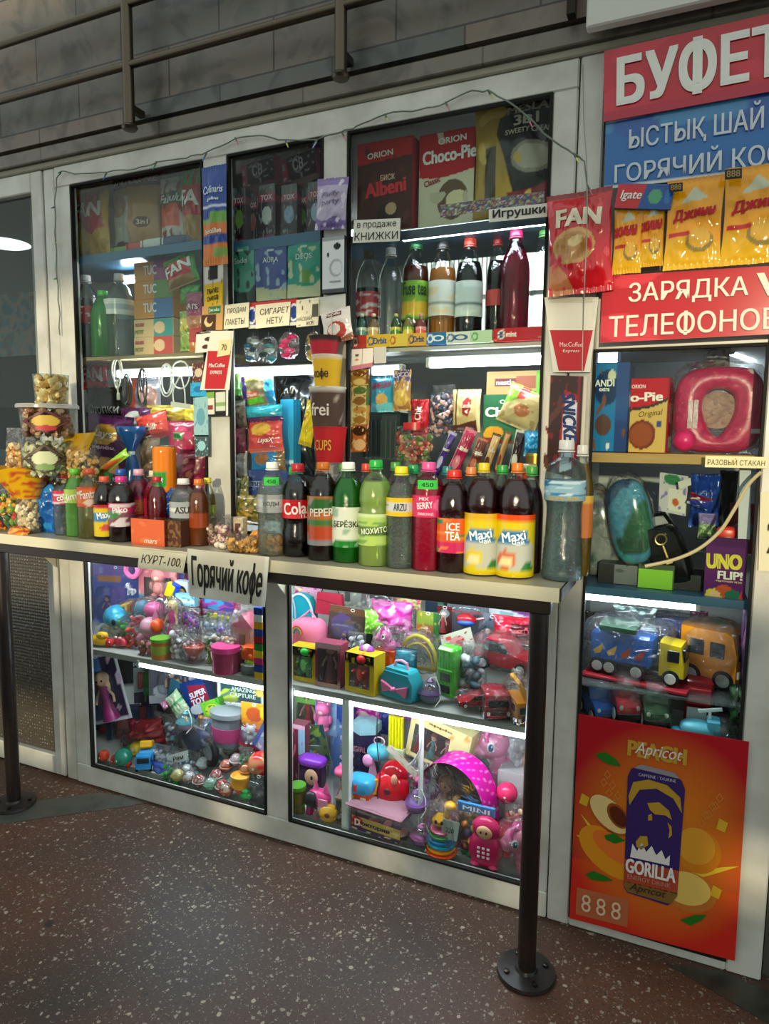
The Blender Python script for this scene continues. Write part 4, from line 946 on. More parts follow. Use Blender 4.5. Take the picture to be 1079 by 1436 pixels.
# hung under the wooden shelf
def cable(label, paths, c, r=.0028, name='charging_cable', loc=None, plug=None):
    pts0 = [P(*q) for q in paths[0]]; o = thing(name, label, 'cable', pts0[0])
    for ps in paths:
        q = [P(*a)-pts0[0] for a in ps]; s = []
        for i in range(len(q)-1):          # smoothed
            p0, p1, p2, p3 = q[max(i-1,0)], q[i], q[i+1], q[min(i+2, len(q)-1)]
            for k in range(6):
                t = k/6; s.append(.5*((2*p1)+(p2-p0)*t+(2*p0-5*p1+4*p2-p3)*t*t+(3*p1-p0-3*p2+p3)*t**3))
        s.append(q[-1]); MB().tube(s, r, 7).build('wire', mat(c, 'plastic'), o)
    if plug:
        a = P(*plug)-pts0[0]; MB().box(a, (.012,.008,.026), .002).build('plug', mat(c, 'plastic'), o)
    return o
def loop(x0, y0, x1, y1, Y, n=12): return [((x0+x1)/2+(x1-x0)/2*math.sin(k/n*6.283), (y0+y1)/2-(y1-y0)/2*math.cos(k/n*6.283), Y+.003*math.sin(k*2.1)) for k in range(n+1)]
cable('white cable coiled in a long hanging loop by itself', [loop(157,502,171,535,.06), loop(160,504,169,545,.058), [(164,532,.055),(165,545,.055),(166,558,.055)]], '#d9d6c6', plug=(166,556,.055))
cable('black and white braided cable hanging beside the white loop', [loop(172,524,183,568,.06), loop(175,524,180,566,.055), loop(173,528,185,570,.065)], '#3b3a38')
cable('black cable bundle hanging against the tube lamp', [loop(193,517,206,566,.065), loop(196,517,202,550,.06), [(199,516,.06),(198,530,.06),(204,566,.06)]], '#1b1a1b', plug=(204,564,.06))
cable('white earphone cable hanging in two narrow loops', [loop(224,510,243,556,.06), loop(227,512,240,552,.065)], '#cfd2cc')
cable('white cable with flat tag hanging beside the blue sachets', [loop(240,506,266,545,.055), [(252,528,.055),(243,548,.055),(244,568,.055)], [(254,528,.055),(259,548,.055),(260,568,.055)]], '#d3d5cd')
sheet('flat white card tag at the foot of the hanging cables', [(240,563),(268,567),(268,574),(240,570)], .052, col='#d6d4c8', name='card_tag', cat='tag')
bag('red crisp bag standing behind the cable loops', (117,505,152,546), .2, art(FANR, ('n',6,5,.3,'#6b1520')), .05, [('FAN',.5,.5,.8,.5,'#c9c4bd')])
bag('black nut bag with pale script under the red one', (122,543,178,588), .19, art('#1a1712', ('h',.0,.12,'#4a4034')), .05, [('Стопки',.5,.32,.8,.28,'#b8b4a8',0,.02,.2)])
bag('brown and grey crisp bag behind the black cable bundle', (180,530,228,590), .2, art('#6b6a70', ('r',0,0,.35,1,'#8a3a28'), ('e',.7,.5,.25,.35,'#7a5648')), .06)
bag('purple crisp bag with round yellow emblem', (118,578,190,672), .12, art('#5a1f52', ('e',.52,.69,.27,.165,'#d29a2e'), ('e',.52,.69,.25,.145,'#c98f24'), ('h',0,.3,'#6a2748'), ('e',.62,.2,.2,.14,'#c98a4a')), .08, [('Lays',.52,.69,.42,.15,'#f5efe2',-.05,.02,.2), ('рифлён.',.55,.48,.5,.07,'#d8bcd0')], ry=R(5))
bag('dark purple crisp bag tucked behind the emblem bag', (170,572,214,612), .16, art('#4a1640', ('e',.5,.6,.25,.3,'#b8b2aa')), .05)
bag('orange red crisp bag leaning over the magenta bags', (190,574,240,622), .13, art('#cf3a2c', ('n',4,4,.3,'#e0674a'), ('h',0,.2,'#a02422')), .06, [('chili',.6,.45,.3,.25,'#f0d9c8')], ry=R(-12))
bag('yellow crisp bag lying behind the orange red bag', (206,568,276,596), .17, art('#b79a1e', ('n',5,6,.1,'#86731c'), ('d',1,0,.85,'#d0b528')), .05)
bag('magenta sweets bag with green price sticker', (236,590,286,648), .12, art('#9c1440', ('e',.5,.5,.35,.36,'#c02a58'), ('r',.3,.55,.56,.72,'#35b24a')), .07, [('450',.43,.635,.2,.1,'#0f5a1f')])
bag('crimson sweets bag under the magenta one', (226,630,290,700), .10, art('#7d0f35', ('n',5,8,.2,'#b3274f'), ('n',7,3,.35,'#c97a6a')), .08)
bag('clear brown bag of nuts beside the orange can', (198,614,226,672), .10, art('#6e5140', ('n',7,2,.05,'#8d6a4c'), ('h',.7,1,'#7a6a5c')), .05, fin='gloss')
o = thing('gathered_gift_bag', 'blue foil bag gathered with a tie among the crisp bags', 'sweets', P(186,682,.06))
h_ = P(186,598,.06).z-o.location.z
MB().lathe([(.03,0),(.034,.08*h_),(.02,.45*h_),(.009,.56*h_),(.02,.66*h_),(.05,.88*h_),(.056,h_)], 22).build('foil', mat('#0e4f92', 'foil'), o, angle=180); MB().lathe([(.012,.53*h_),(.013,.56*h_),(.012,.59*h_)], 14).build('tie', mat('#c9cdd0', 'plastic'), o)
# ---------------------------------------------------------------- things taped over the post between the first two windows
bag('blue and orange wet wipes pack taped high on the post', (285,232,320,372), -.025, art('#173f8c', ('h',.30,.42,'#c8702a'), ('h',0,.22,'#d0762a'), ('h',.42,.47,'#6a9a42'), ('r',.45,.08,1,.18,'#7c9a4a'), ('r',.4,.46,1,.54,'#5f9a3c'), ('h',.58,.6,'#c8d2e0')), .02, [('Сulinaris',.5,.76,.8,.08,'#d7e2f2',0,.02,.2), ('bouillon',.5,.34,.7,.05,'#e8e4d2'), ('galina',.5,.66,.5,.04,'#d7e2f2')], name='wipes_pack', cat='packet', fin='gloss', crumple=.5)
sheet('yellow card with black travel charger', [(286,364),(314,360),(313,430),(287,438)], -.020, art('#c7c6bc', ('h',0,.5,'#d2ae16'), ('r',.3,.58,.75,.86,'#18181a'), ('v',.0,.04,'#8c8a7c'), ('n',9,2,.45,'#5a574c')), '#c7c6bc', [('TRAVEL',.5,.36,.62,.1,'#171510'), ('CHARGER',.5,.22,.62,.09,'#171510')], name='charger_card', cat='packet', thick=.004)
sheet('small brown and cream banana chips packet', [(285,430),(314,427),(313,463),(283,463)], -.024, art('#c99a5c', ('r',.0,.0,.68,.62,'#4a2c1a'), ('e',.34,.34,.2,.22,'#e2c68a'), ('e',.40,.42,.16,.16,'#4a2c1a'), ('r',.3,.66,.9,.95,'#2c7a3c')), '#c99a5c', [('Jacobs',.6,.8,.5,.18,'#e8efe0')], name='coffee_sachet', cat='packet', thick=.004)
sheet('white card with two printed coffee beans', [(276,466),(304,463),(303,493),(274,495)], -.022, art('#dcdccf', ('r',.0,.9,1,1,'#23201c'), ('e',.62,.62,.2,.1,'#4a2a24'), ('e',.5,.26,.18,.1,'#4a2a24'), ('v',.94,1,'#23201c')), '#dcdccf', [('Чай Кофе',.5,.95,.6,.07,'#e8e8dd')], name='paper_sign')
def cup_ad(label, lid_bb, cup_bb, Y, note=None):
    o, f, p = sheet(label, [(lid_bb[0],lid_bb[1]),(lid_bb[2],lid_bb[1]),(cup_bb[2],cup_bb[3]),(cup_bb[0],cup_bb[3])], Y, None, '#d9d8cb', (), name='paper_sign', res=(6,6))
    w = .5
    mid = (lid_bb[3]-cup_bb[3])/(lid_bb[1]-cup_bb[3])
    poly(o, f, [(.04,mid),(.96,mid),(.84,.02),(.16,.02)], '#b8222c', lift=.0022)
    poly(o, f, [(.0,mid),(.0,mid+.12),(.08,mid+.16),(.10,.97),(.9,.97),(.92,mid+.16),(1,mid+.12),(1,mid)], '#ded9c8', lift=.0030)
    return o, f, p
o, f, p = cup_ad('small paper coffee cup advert on the narrow post', (296,464,328,492), (281,490,322,547), -.024)
wp = lambda f, l=.0045: (lambda x, z: f(x+.5, z)-Vector((0, l, 0)))
text('MacCoffee', .60, .07, (0,0,.42), '#efe9df', p, wp(f), bold=.02); text('EXPRESS', .42, .06, (0,0,.30), '#efe9df', p, wp(f), bold=.02)
poly(o, f, [(.45,.56),(.95,.6),(.97,.86),(.47,.84)], '#d8cf9c', lift=.0040, name='price_note'); text('70', .2, .1, (.2,0,.72), '#2a2620', p, wp(f, .0055), bold=.01)
sheet('black framed menu card with green and white squares', [(285,548),(320,545),(320,583),(286,584)], -.020, art('#131210', ('r',.05,.06,.46,.92,'#d2d4c4'), ('r',.52,.18,.9,.90,'#cdd0c2'), ('r',.05,.68,.46,.92,'#79a54a'), ('r',.52,.38,.9,.52,'#83a860'), ('r',.05,.26,.4,.42,'#8a3a34'), ('v',.93,1,'#d8d8cc')), '#131210', name='menu_card', cat='sign')
for lab, q, c, l in (('bright blue coffee sachet on the post, over the pale blue pair', [(268,537),(290,535),(290,556),(268,556)], '#2aa2cf', '#1c6fa0'), ('brown coffee sachet tucked behind the cup advert', [(270,510),(288,508),(288,536),(271,537)], '#5c2c24', '#c9b8a0'), ('pale blue mineral sachet with tiny bottle print', [(272,558),(292,556),(293,612),(273,612)], '#8fb8bd', '#5f98a5'), ('white and teal coffee sachet above the bottle caps', [(273,610),(293,610),(293,640),(275,641)], '#3b4f52', '#8fc0c4')):
    sheet(lab, q, -.019, art(c, ('e',.5,.5,.3,.22,l), ('n',8,3,.35,l)), c, name='coffee_sachet', cat='packet', thick=.003, fin='gloss')
# ================================================================ narrow window
pk = dict(name='drink_pack', cat='box', group='pink and black drink packs on the blue shelf', fin='gloss', d=.05)
def tok(label, bb, Y, c, spot, **k):
    a = art('#2a1a26', ('h',.84,1,'#5e5a5e'), ('h',.70,.84,'#a32a4a'), ('h',0,.12,'#7a2a48'), ('e',.5,.46,.30,.16,spot), ('n',9,len(label) % 9,.3,'#7d7f85'))
    return carton(label, bb, Y, a, side='#3a2030', texts=[('TOX',.5,.77,.7,.09,'#e8dfe2')], sa=art('#3a2030', ('h',.70,.84,'#8a2440')), **{**pk, **k})
tok('pink and black drink pack with lime spot nearest the wipes pack', (327,262,345,331), .10, 0, '#7aa83a', z=2.023)
tok('drink pack with red spot beside the lime spotted one', (346,270,363,328), .13, 0, '#b84a42', z=2.023)
tok('drink pack with see-through grey front and white foot', (363,258,386,324), .09, 0, '#c9cac6', z=2.023)
tok('dark drink pack set back behind the see-through one', (384,268,397,322), .15, 0, '#3a2c34', z=2.023)
tok('drink pack with pale blue spot in the middle of the row', (395,258,417,320), .10, 0, '#8fa9c9', z=2.023)
tok('drink pack with dark green spot beside the pale blue one', (414,264,433,317), .13, 0, '#4f7a2a', z=2.023)
tok('drink pack with white spot at the end of the row', (432,254,453,314), .11, 0, '#9fb2c6', z=2.023)
for lab, bb, ry in (('pink boxed drink lying on top of the packs', (340,219,386,257), 5), ('pink boxed drink with pale end leaning on the packs', (397,208,445,250), 8)):
    carton(lab, bb, .14, art('#2e1c26', ('v',0,.16,'#a83a5a'), ('h',.82,1,'#7d7478'), ('e',.48,.5,.16,.3,'#8f8f95'), ('e',.48,.5,.12,.22,'#2e1c26'), ('n',8,4,.34,'#9a9aa2')), .06, [('СВ',.5,.5,.3,.4,'#c9c4c8')], side='#8b2c4c', ry=R(-ry), name='drink_pack', group='boxed drinks over the packs', fin='gloss')
carton('plain dark blue box behind the leaning boxed drink', (436,203,456,252), .18, art('#123a86'), .05, [('Blue',.5,.8,.6,.06,'#c9d6ea')], side='#123a86')
for lab, q, bg, c2, t in (('black and green sock pack hanging under the drink packs', [(322,350),(360,346),(361,424),(323,428)], '#4f9c86', '#1d2f2c', 'Socks'), ('blue wipes pack with sandy foot under the drink packs', [(361,350),(405,346),(404,419),(362,423)], '#3f4f96', '#c8c49a', 'AURA'), ('teal wipes pack with leaf print under the drink packs', [(407,345),(452,340),(452,415),(406,419)], '#1f9a86', '#cfd0a8', 'DEOS')):
    sheet(lab, q, .055, art(bg, ('w',.22,.03,6,1,c2), ('e',.55,.38,.2,.14,'#6c9c4c' if 'teal' in lab else bg), ('r',.12,.05,.88,.2,c2), ('n',6,5,.32,'#9fb4c8' if 'blue' in lab else c2), ('h',.93,1,bg), ('e',.5,.94,.1,.025,'#e8eae6')), bg, [(t,.5,.76,.5,.1,'#e4ecea')], name='wipes_pack', cat='packet', thick=.012, fin='gloss', curl=.006)
bag('lilac sock packet taped across the second post', (441,250,485,322), -.025, art('#a99fb8', ('h',.86,1,'#7d6aa0'), ('w',.2,.04,9,2,'#6a5a92'), ('n',6,3,.3,'#c9c4d0')), .02, [('Fluffy',.5,.66,.6,.12,'#6a5f7d',.1,.01,.2), ('party',.5,.5,.6,.12,'#6a5f7d',.1,.01,.2)], name='sock_packet', cat='packet', fin='gloss', ry=R(4), crumple=.6)
carton('white boxed neckband earphones fixed to the second post', (452,331,483,411), -.022, art('#dcdfe0', ('h',0,.07,'#4a5052'), ('e',.68,.82,.16,.06,'#1f2226'), ('e',.62,.44,.30,.16,'#a9b2b4'), ('e',.66,.44,.24,.12,'#dcdfe0'), ('e',.26,.68,.06,.04,'#23272b'), ('h',.93,1,'#9aa0a2')), .018, [('NECKBAND',.6,.2,.5,.03,'#8a9092')], side='#30353a', name='earphone_box')
S1 = '#e6dfc0'; INK = '#33302c'
sheet('cream handwritten sign about carrier bags beside the cigarette notice', [(316,428),(350,424),(349,459),(314,462)], -.024, None, S1, [('ПРОДАМ',.5,.72,.78,.24,INK,0,.0,.1), ('ПАКЕТЫ',.46,.28,.78,.24,INK,0,.0,.1)], curl=.003)
sheet('red and blue chocolate wrapper strip behind the cigarette notice', [(350,425),(418,419),(417,456),(349,461)], -.016, art('#b82a22', ('h',.0,.12,'#d8d8d2'), ('h',.12,.2,'#1c3f86'), ('e',.06,.5,.1,.34,'#e0e4ea'), ('e',.06,.5,.07,.26,'#1c3f86'), ('e',.93,.5,.1,.34,'#e0e4ea'), ('e',.93,.5,.07,.26,'#1c3f86')), '#b82a22', name='wrapper_strip', cat='sign', fin='gloss')
sheet('cream handwritten no cigarettes notice', [(359,428),(408,423),(406,456),(359,461)], -.024, None, S1, [('СИГАРЕТ',.56,.68,.84,.26,INK,0,.01,.1), ('НЕТУ.',.58,.27,.5,.26,INK,0,.01,.1)], curl=.003)
sheet('cream handwritten notice with dark square beside the coffee sachet', [(416,421),(448,417),(446,456),(416,459)], -.024, art(S1, ('r',.72,.30,.98,.78,'#55534a'), ('n',9,2,.5,'#55534a')), S1, [('НАСВАЙ',.38,.3,.7,.18,INK,0,.005,.1), ('ЖОК',.66,.1,.36,.15,INK,0,.005,.1)], curl=.003)
sheet('blank white paper scrap on the second post', [(448,417),(485,412),(485,440),(447,443)], -.016, None, '#cfd0c6', curl=.003)
bag('white coffee sachet with red cup taped askew on the post', (449,430,497,484), -.03, art('#d6d2cc', ('e',.5,.36,.34,.26,'#a83a2e'), ('e',.42,.4,.22,.16,'#d9cfc6'), ('r',.18,.78,.72,.93,'#7a2420'), ('w',.16,.05,8,0,'#8a5a44')), .02, [('MacCoffee',.45,.855,.48,.09,'#eadfd8')], name='coffee_sachet', cat='packet', fin='gloss', ry=R(-9), crumple=.5)
def keyring(label, bb, cols, seed):
    b, w, h = place(*bb, .045); o = thing('key_ring', label, 'key ring', b, group='key rings hanging in the narrow window'); rr = random.Random(seed)
    MB().tube([(0,0,h), (0,0,h*.72)], .0015, 6).build('hook', mat('#8a8f92', 'metal'), o)
    for k in range(5):
        z = h*(.08+.15*k); MB().ball(((rr.random()-.5)*w*.5, -.008*rr.random(), z), (w*.26, .012, h*.10), 10, bump=.3, seed=k+seed).build('charm', mat(cols[k % len(cols)], 'gloss'), o)
        MB().tube([((rr.random()-.5)*w*.6, -.004, z), (0,0,h*.78)], .001, 5).build('chain', mat('#9aa0a4', 'metal'), o)
    wrapped(o, w, h*.85, .03, h*.4, seed, e=.8, mtl=FILM); return o
keyring('bunch of blue and silver key rings in film', (345,466,366,506), ['#2c5f7d','#b8c4c9','#1f3648'], 1)
keyring('bunch of teal and black key rings beside the blue bunch', (365,466,389,507), ['#2f7d8a','#23282c','#a9b2b4'], 2)
keyring('bunch of hot pink key rings', (393,460,419,501), ['#e0246c','#f04a8a'], 3)
keyring('yellow key ring half hidden behind the cup chain', (430,458,450,505), ['#d8b51e','#c9a41c'], 4)
# snacks hung in the narrow window
NW = [('brown and lime crisp bag hanging top of the narrow window string', (342,516,388,572), art('#8a7a62', ('h',.72,1,'#a9a832'), ('r',.0,.22,.5,.42,'#d85a4e'), ('r',.05,.08,.62,.24,'#66c22c'), ('v',.75,1,'#2a7dac')), [('Kirieshki',.28,.33,.4,.1,'#f3ece2')], .12, -6),
 ('turquoise crisp bag folded under the lime one', (340,568,398,592), art('#1c93ac', ('h',0,.3,'#4a2a6e')), [], .11, -3),
 ('coral and yellow crisp bag in the middle of the hanging string', (348,590,399,634), art('#cc4644', ('e',.45,.74,.28,.2,'#dba83a'), ('e',.6,.36,.26,.14,'#b8324a'), ('h',0,.12,'#d06a5a')), [('LaysX',.6,.36,.45,.2,'#f2e4d8',0,.02,.2)], .11, -4),
 ('blue crisp bag at the foot of the hanging string', (352,630,402,662), art('#1f78b8', ('e',.4,.6,.22,.25,'#8a5a3a'), ('v',.82,1,'#7a5a34')), [], .12, -3),
 ('purple snack bag behind the lime crisp bag', (330,512,352,590), art('#4a2a74'), [], .17, 0),
 ('green sunflower seed bag hanging against the post', (318,520,342,566), art('#3f7a2a', ('n',5,2,.2,'#7aa04a'), ('h',0,.2,'#2a3a22')), [], .09, -8),
 ('brown jerky bag hanging below the green seed bag', (322,560,348,604), art('#5a4634', ('n',5,6,.2,'#3a2c22'), ('h',.8,1,'#7a7468')), [], .09, -6),
 ('dark red sweets bag with pink flower hanging by the post', (322,596,346,640), art('#7a1830', ('e',.4,.65,.3,.22,'#c92a6a')), [], .09, -3),
 ('copper brown snack bag over the blue carton', (320,632,348,672), art('#5e3218', ('n',7,3,.1,'#8a5224'), ('d',1,0,.6,'#8f8a86')), [], .09, 0),
 ('olive nut bag standing low against the post', (324,668,350,716), art('#4f4a30', ('n',6,3,.1,'#7d7442'), ('n',9,1,.35,'#8f8f7a')), [], .07, 0)]
for lab, bb, a, tx, Y, ry in NW: bag(lab, bb, Y, a, .045, tx, ry=R(ry), crumple=1.5)
carton('blue carton with white lettering behind the silver label water bottle', (346,660,402,700), .10, art('#26387a', ('h',.4,.62,'#8f9cc0'), ('n',8,3,.3,'#4a5a98')), .05, [('BISCUIT',.5,.51,.7,.16,'#1c2750')], side='#26387a')
carton('turquoise carton standing behind the cola bottle', (394,560,412,690), .16, art('#1c87ac', ('h',.3,.34,'#c9dde2')), .05, side='#1c87ac')
bag('amber sweets bag glowing behind the clear bottle', (330,694,372,736), .04, art('#7d6a2e', ('n',6,4,.05,'#a98a3a'), ('n',8,1,.3,'#3c4a22')), .06)
bag('shiny black bag hanging deep in the narrow window', (386,522,442,668), .24, art('#0d0e10', ('n',4,3,.35,'#26282c')), .08, crumple=2.2)
bag('bright yellow crisp bag behind the cup chain', (418,560,450,628), .05, art('#dcc010', ('e',.3,.6,.1,.06,'#c94a1c'), ('h',0,.1,'#b89a14')), .04, ry=R(14))
# chain of paper cups hanging before the second post
o = thing('paper_cup_chain', 'chain of four paper coffee cups hanging before the post', 'cups', P(462,649,-.06))
def hc(y0, y1, x0, x1, a, nm, t=None, tc='#f0e6d8', band=None):
    zb, zt = P(460,y1,-.06).z-o.location.z, P(460,y0,-.06).z-o.location.z; wt = (P(x1,y0,-.06)-P(x0,y0,-.06)).x/2
    cx = P((x0+x1)/2, y0, -.06).x-o.location.x
    c = cup(o, zt-zb, wt*.78, wt, zb, a, x=cx, name=nm)
    if t:
        rr = wt*.93
        text(t, rr*1.2, (zt-zb)*.3, (0,0,zb+(zt-zb)*.5), tc, c, lambda x, z: (cx+(rr)*math.sin(x/rr), -(rr+.002)*math.cos(x/rr), z), bold=.02)
    return c
hc(600,648,442,484, art('#b5121c'), 'red_cup', 'CUPS', '#d8a03a'); hc(545,604,437,482, art('#4a362e', ('h',.86,1,'#d4d0c6'), ('n',14,2,.42,'#a89a8c')), 'brown_printed_cup', 'frei', '#ded2c4')
hc(500,552,440,478, art('#cfcabc', ('h',.0,.92,'#d5a916')), 'yellow_sleeved_cup', 'кофе', '#2c2418'); hc(473,506,436,474, art('#a8182c', ('h',.82,1,'#2a1a14')), 'dark_rimmed_cup')
MB().tube([(0,.01,.0),(0,.012,P(460,440,-.06).z-o.location.z)], .0015, 6).build('string', mat('#c9c4b4', 'cloth'), o)
# ================================================================ wide window
carton('brown chocolate cake carton with red slanted top', (500,196,578,306), .10, art('#4a2016', ('p',[(0,.78),(1,.82),(1,1.02),(0,1.02)],'#b8161c'), ('h',0,.07,'#c09a5a'), ('e',.55,.27,.2,.09,'#2e140e'), ('e',.62,.3,.1,.06,'#c9a27c'), ('n',5,3,.3,'#5e2a1c')), .13, [('ORION',.42,.86,.46,.06,'#f2e6dc',.04), ('Albeni',.52,.52,.74,.15,'#e0323c',.06,.05), ('БИСК',.56,.62,.26,.06,'#e6b8a0')], side='#9c1320', z=1.991, res=(70,90))
carton('red and cream chocolate pie carton on the upper shelf', (586,184,664,300), .12, art('#b9121f', ('w',.60,.04,3,3.6,'#d8d2b0'), ('e',.62,.33,.28,.2,'#6a5136'), ('e',.70,.32,.2,.1,'#e8dca8'), ('h',0,.06,'#c9c09a'), ('n',4,1,.45,'#c9c0a0')), .12, [('ORION',.6,.91,.5,.06,'#f4ece4',.03), ('Choco-Pie',.55,.77,.96,.13,'#f5f1e8',.02,.05), ('Classic',.25,.53,.3,.06,'#a8283a',.25)], side='#8c0f1c', z=1.991, res=(70,90))
bag('large gold and black instant coffee pouch', (661,140,778,287), .11, art('#1c1a1a', ('p',[(0,1.02),(.38,1.02),(.30,.72),(.42,.5),(.52,.25),(.62,0),(0,0)],'#a2822a'), ('w',.28,.04,5,2,'#7a1620'), ('p',[(0,1.02),(.30,1.02),(.26,.72),(.40,.45),(.50,.0),(0,0)],'#a2822a'), ('e',.76,.5,.26,.13,'#8f8672'), ('e',.76,.5,.22,.1,'#b3aa96'), ('r',.16,.22,.30,.62,'#3a3320'), ('n',5,9,.42,'#c9a84a')), .08, [('MESLAF',.70,.9,.56,.075,'#b8b09c',.06), ('3в1',.66,.80,.3,.09,'#c9c2ae',.06), ('SWEETY CREAM',.70,.71,.56,.045,'#b8b09c',.06)], z=1.991, crumple=.7, fin='gloss', name='coffee_pouch', cat='coffee', res=(80,90))
sheet('strip of tiny coloured stickers along the shelf lip', [(618,288),(764,268),(764,284),(618,305)], .035, speckle(['#3f7d86','#a84a4a','#c9a45a','#3a4f86','#8a3a6a','#6f9a6a','#d8d4cc','#c46a7a'], 16, 2), '#888888', name='sticker_sheet', cat='stickers', fin='gloss', res=(70,10))
sheet('small white printed sign about books', [(497,309),(562,306),(561,338),(495,341)], -.012, None, '#dcdacb', [('в продаже',.5,.72,.84,.3,'#2a2926',0,.0), ('КНИЖКИ',.5,.27,.92,.34,'#2a2926',0,.01)])
sheet('small white printed sign about toys', [(686,294),(768,285),(768,304),(686,312)], -.012, None, '#dcdacb', [('Игрушки',.52,.52,.9,.8,'#24231f',0,.03)])
T3 = dict(Y=.15, z=1.656, group='tall bottles on the gum ledge')
bottle('cola bottle with pale worn label beside the door post', (500,350,533,474), '#1a0c0a', '#5a4a3a', (.34,.58), art('#a83a40', ('n',5,3,.1,'#c9b8b4')), (), 'soda', .62, body=.9, **T3)
bottle('clear water bottle with white cap on the gum ledge', (531,348,563,476), None, '#d8d8d4', None, None, (), 'water', .8, **T3)
bottle('amber tea bottle with lime green label', (563,338,601,472), '#6e1f10', '#2f8a4a', (.27,.62), art('#6f9a2c', ('h',.0,.05,'#3a5a1c'), ('e',.5,.3,.36,.2,'#c9a42c'), ('n',6,3,.3,'#8fb04a')), [('Fuse tea',.55,.12,.9,'#1f3a14')], 'tea', .76, body=.9, **T3)
bottle('orange soda bottle with black cap on the gum ledge', (600,338,639,476), '#d98a34', '#2a2624', (.30,.62), art('#cfd0c2', ('n',4,3,.2,'#d9c49a'), ('h',.3,.36,'#8a8f86')), (), 'plain', .74, **T3)
bottle('dark cola bottle with red cap in the middle of the ledge', (637,335,676,476), '#15100e', '#c4402c', (.28,.60), art('#b9c4b8', ('h',.3,.36,'#5a6a6a'), ('n',4,2,.25,'#c9d2c4')), (), 'plain', .78, body=.95, **T3)
bottle('slim dark bottle with red cap behind the magenta one', (680,332,710,472), '#2a1418', '#c8362c', (.38,.52), art('#b84a40'), (), 'plain', .78, body=.95, Y=.19, z=1.656, group='tall bottles on the gum ledge')
bottle('magenta soda bottle with pink cap', (699,322,741,474), '#a01c5c', '#c9285c', None, None, (), 'plain', .80, tint='#e07ab0', body=.7, Y=.12, z=1.656, group='tall bottles on the gum ledge')
bottle('clear bottle with green cap before the bright window', (741,320,778,474), None, '#5aa04a', None, None, (), 'plain', .8, **T3)
for i, (lab, x0, x1, c, c2) in enumerate((('tiny teal juice bottle on the gum ledge', 500,516,'#5f9a94','#c9d2c4'), ('tiny peach juice bottle on the gum ledge', 516,532,'#c99a6a','#d8c9a4'), ('tiny green label bottle before the clear one', 548,563,'#4a7a2c','#c9c04a'), ('tiny yellow juice bottle before the amber tea', 565,581,'#c9b44a','#7da03a'), ('tiny pink juice bottle before the amber tea', 583,598,'#c9584a','#e0909a'))):
    bottle(lab, (x0,440,x1,472), c, c2, (.2,.6), art(c2, ('e',.5,.5,.3,.3,c)), (), 'plain', .85, Y=.07, z=1.656, group='tiny juice bottles on the gum ledge', capr=.006, n=14)
for lab, q, c, c2, t in (('red chewing gum box at the start of the gum row', (495,470,515,487), '#b83a32', '#d8cfc2', ''), ('yellow chewing gum box with round emblem', (514,469,546,486), '#d9a92a', '#2a4f86', 'Orbit'), ('pale yellow chewing gum box beside the yellow one', (546,468,572,485), '#dcb94a', '#b8442c', ''), ('orange chewing gum box with dark lettering', (572,467,598,485), '#d9a03a', '#1c3f6e', 'Orbit'), ('blue chewing gum box with white swirl', (598,466,626,484), '#2f6ea8', '#e0e6ea', 'O'), ('white chewing gum box with blue ring', (625,465,660,484), '#d2d4cc', '#2a5a94', 'O'), ('mint green chewing gum box', (660,463,690,483), '#b9cfae', '#3f9a4a', '')):
    carton(lab, q, .025, art(c, ('e',.2,.5,.16,.36,c2), ('e',.2,.5,.09,.22,c)), .03, [(t,.6,.5,.6,.5,c2)] if t else [], side=c, name='gum_box', group='chewing gum boxes on the ledge', fin='gloss', res=(16,10), z=1.656)
carton('long red chewing gum box at the end of the row', (691,459,766,482), .025, art('#b5222a', ('e',.15,.5,.08,.36,'#d8e0e6'), ('e',.15,.5,.05,.24,'#2a4f7a'), ('n',5,3,.4,'#d87a6a')), .03, [('mint',.35,.5,.2,.4,'#f0e6e2')], side='#b5222a', name='gum_box', group='chewing gum boxes on the ledge', fin='gloss', res=(30,10), z=1.656)
sheet('pair of white and pink price cards under the gum row', [(494,490),(524,488),(523,514),(493,520)], .012, art('#cfcac2', ('h',0,.22,'#b06a78'), ('v',.48,.52,'#8a8580'), ('e',.25,.7,.1,.06,'#4a4640'), ('e',.25,.48,.1,.05,'#b07a4a')), '#cfcac2', name='price_card')
sheet('plain grey paper scrap beside the price cards', [(525,487),(542,486),(542,509),(525,510)], .012, None, '#b3b3ab')
for i, (lab, y0, y1, c, c2, c3) in enumerate((('brown coffee sachet at the top of the hanging strip', 519,542,'#a8702e','#6e3a1c','#d8b070'), ('cream and green coffee sachet in the hanging strip', 541,570,'#cfae74','#3c6a34','#8a5a2c'), ('pale cream coffee sachet in the hanging strip', 569,596,'#d8bd86','#c08a44','#a0692c'), ('orange coffee sachet at the foot of the hanging strip', 595,634,'#b8602c','#3a2218','#e0b080'))):
    sheet(lab, [(493,y0),(519,y0-1),(518,y1-1),(493,y1)], .03, art(c, ('e',.5,.75,.36,.18,c2), ('e',.5,.25,.34,.2,c3), ('v',.88,1,c2), ('n',7,i,.35,c3)), c, name='coffee_sachet', cat='packet', thick=.006, fin='foil', group='strip of coffee sachets')
bag('sky blue crisp bag with golden chip under the short lamp', (520,528,553,578), .13, art('#2a9ac4', ('h',0,.14,'#1fa4b4'), ('e',.56,.34,.26,.18,'#d0a45a'), ('w',.24,.03,8,1,'#6cc4d4')), .05, [('КИРИЕШКИ',.5,.74,.85,.18,'#a82048',.12)])
bag('brown crunchy snack bag beside the sky blue one', (551,518,577,576), .12, art('#a8783a', ('h',.72,1,'#5a4a6e'), ('e',.5,.3,.4,.2,'#e0b45a'), ('n',7,3,.2,'#c99a4a')), .05, [('COCO',.5,.86,.8,.12,'#c4bcd8',.1)])
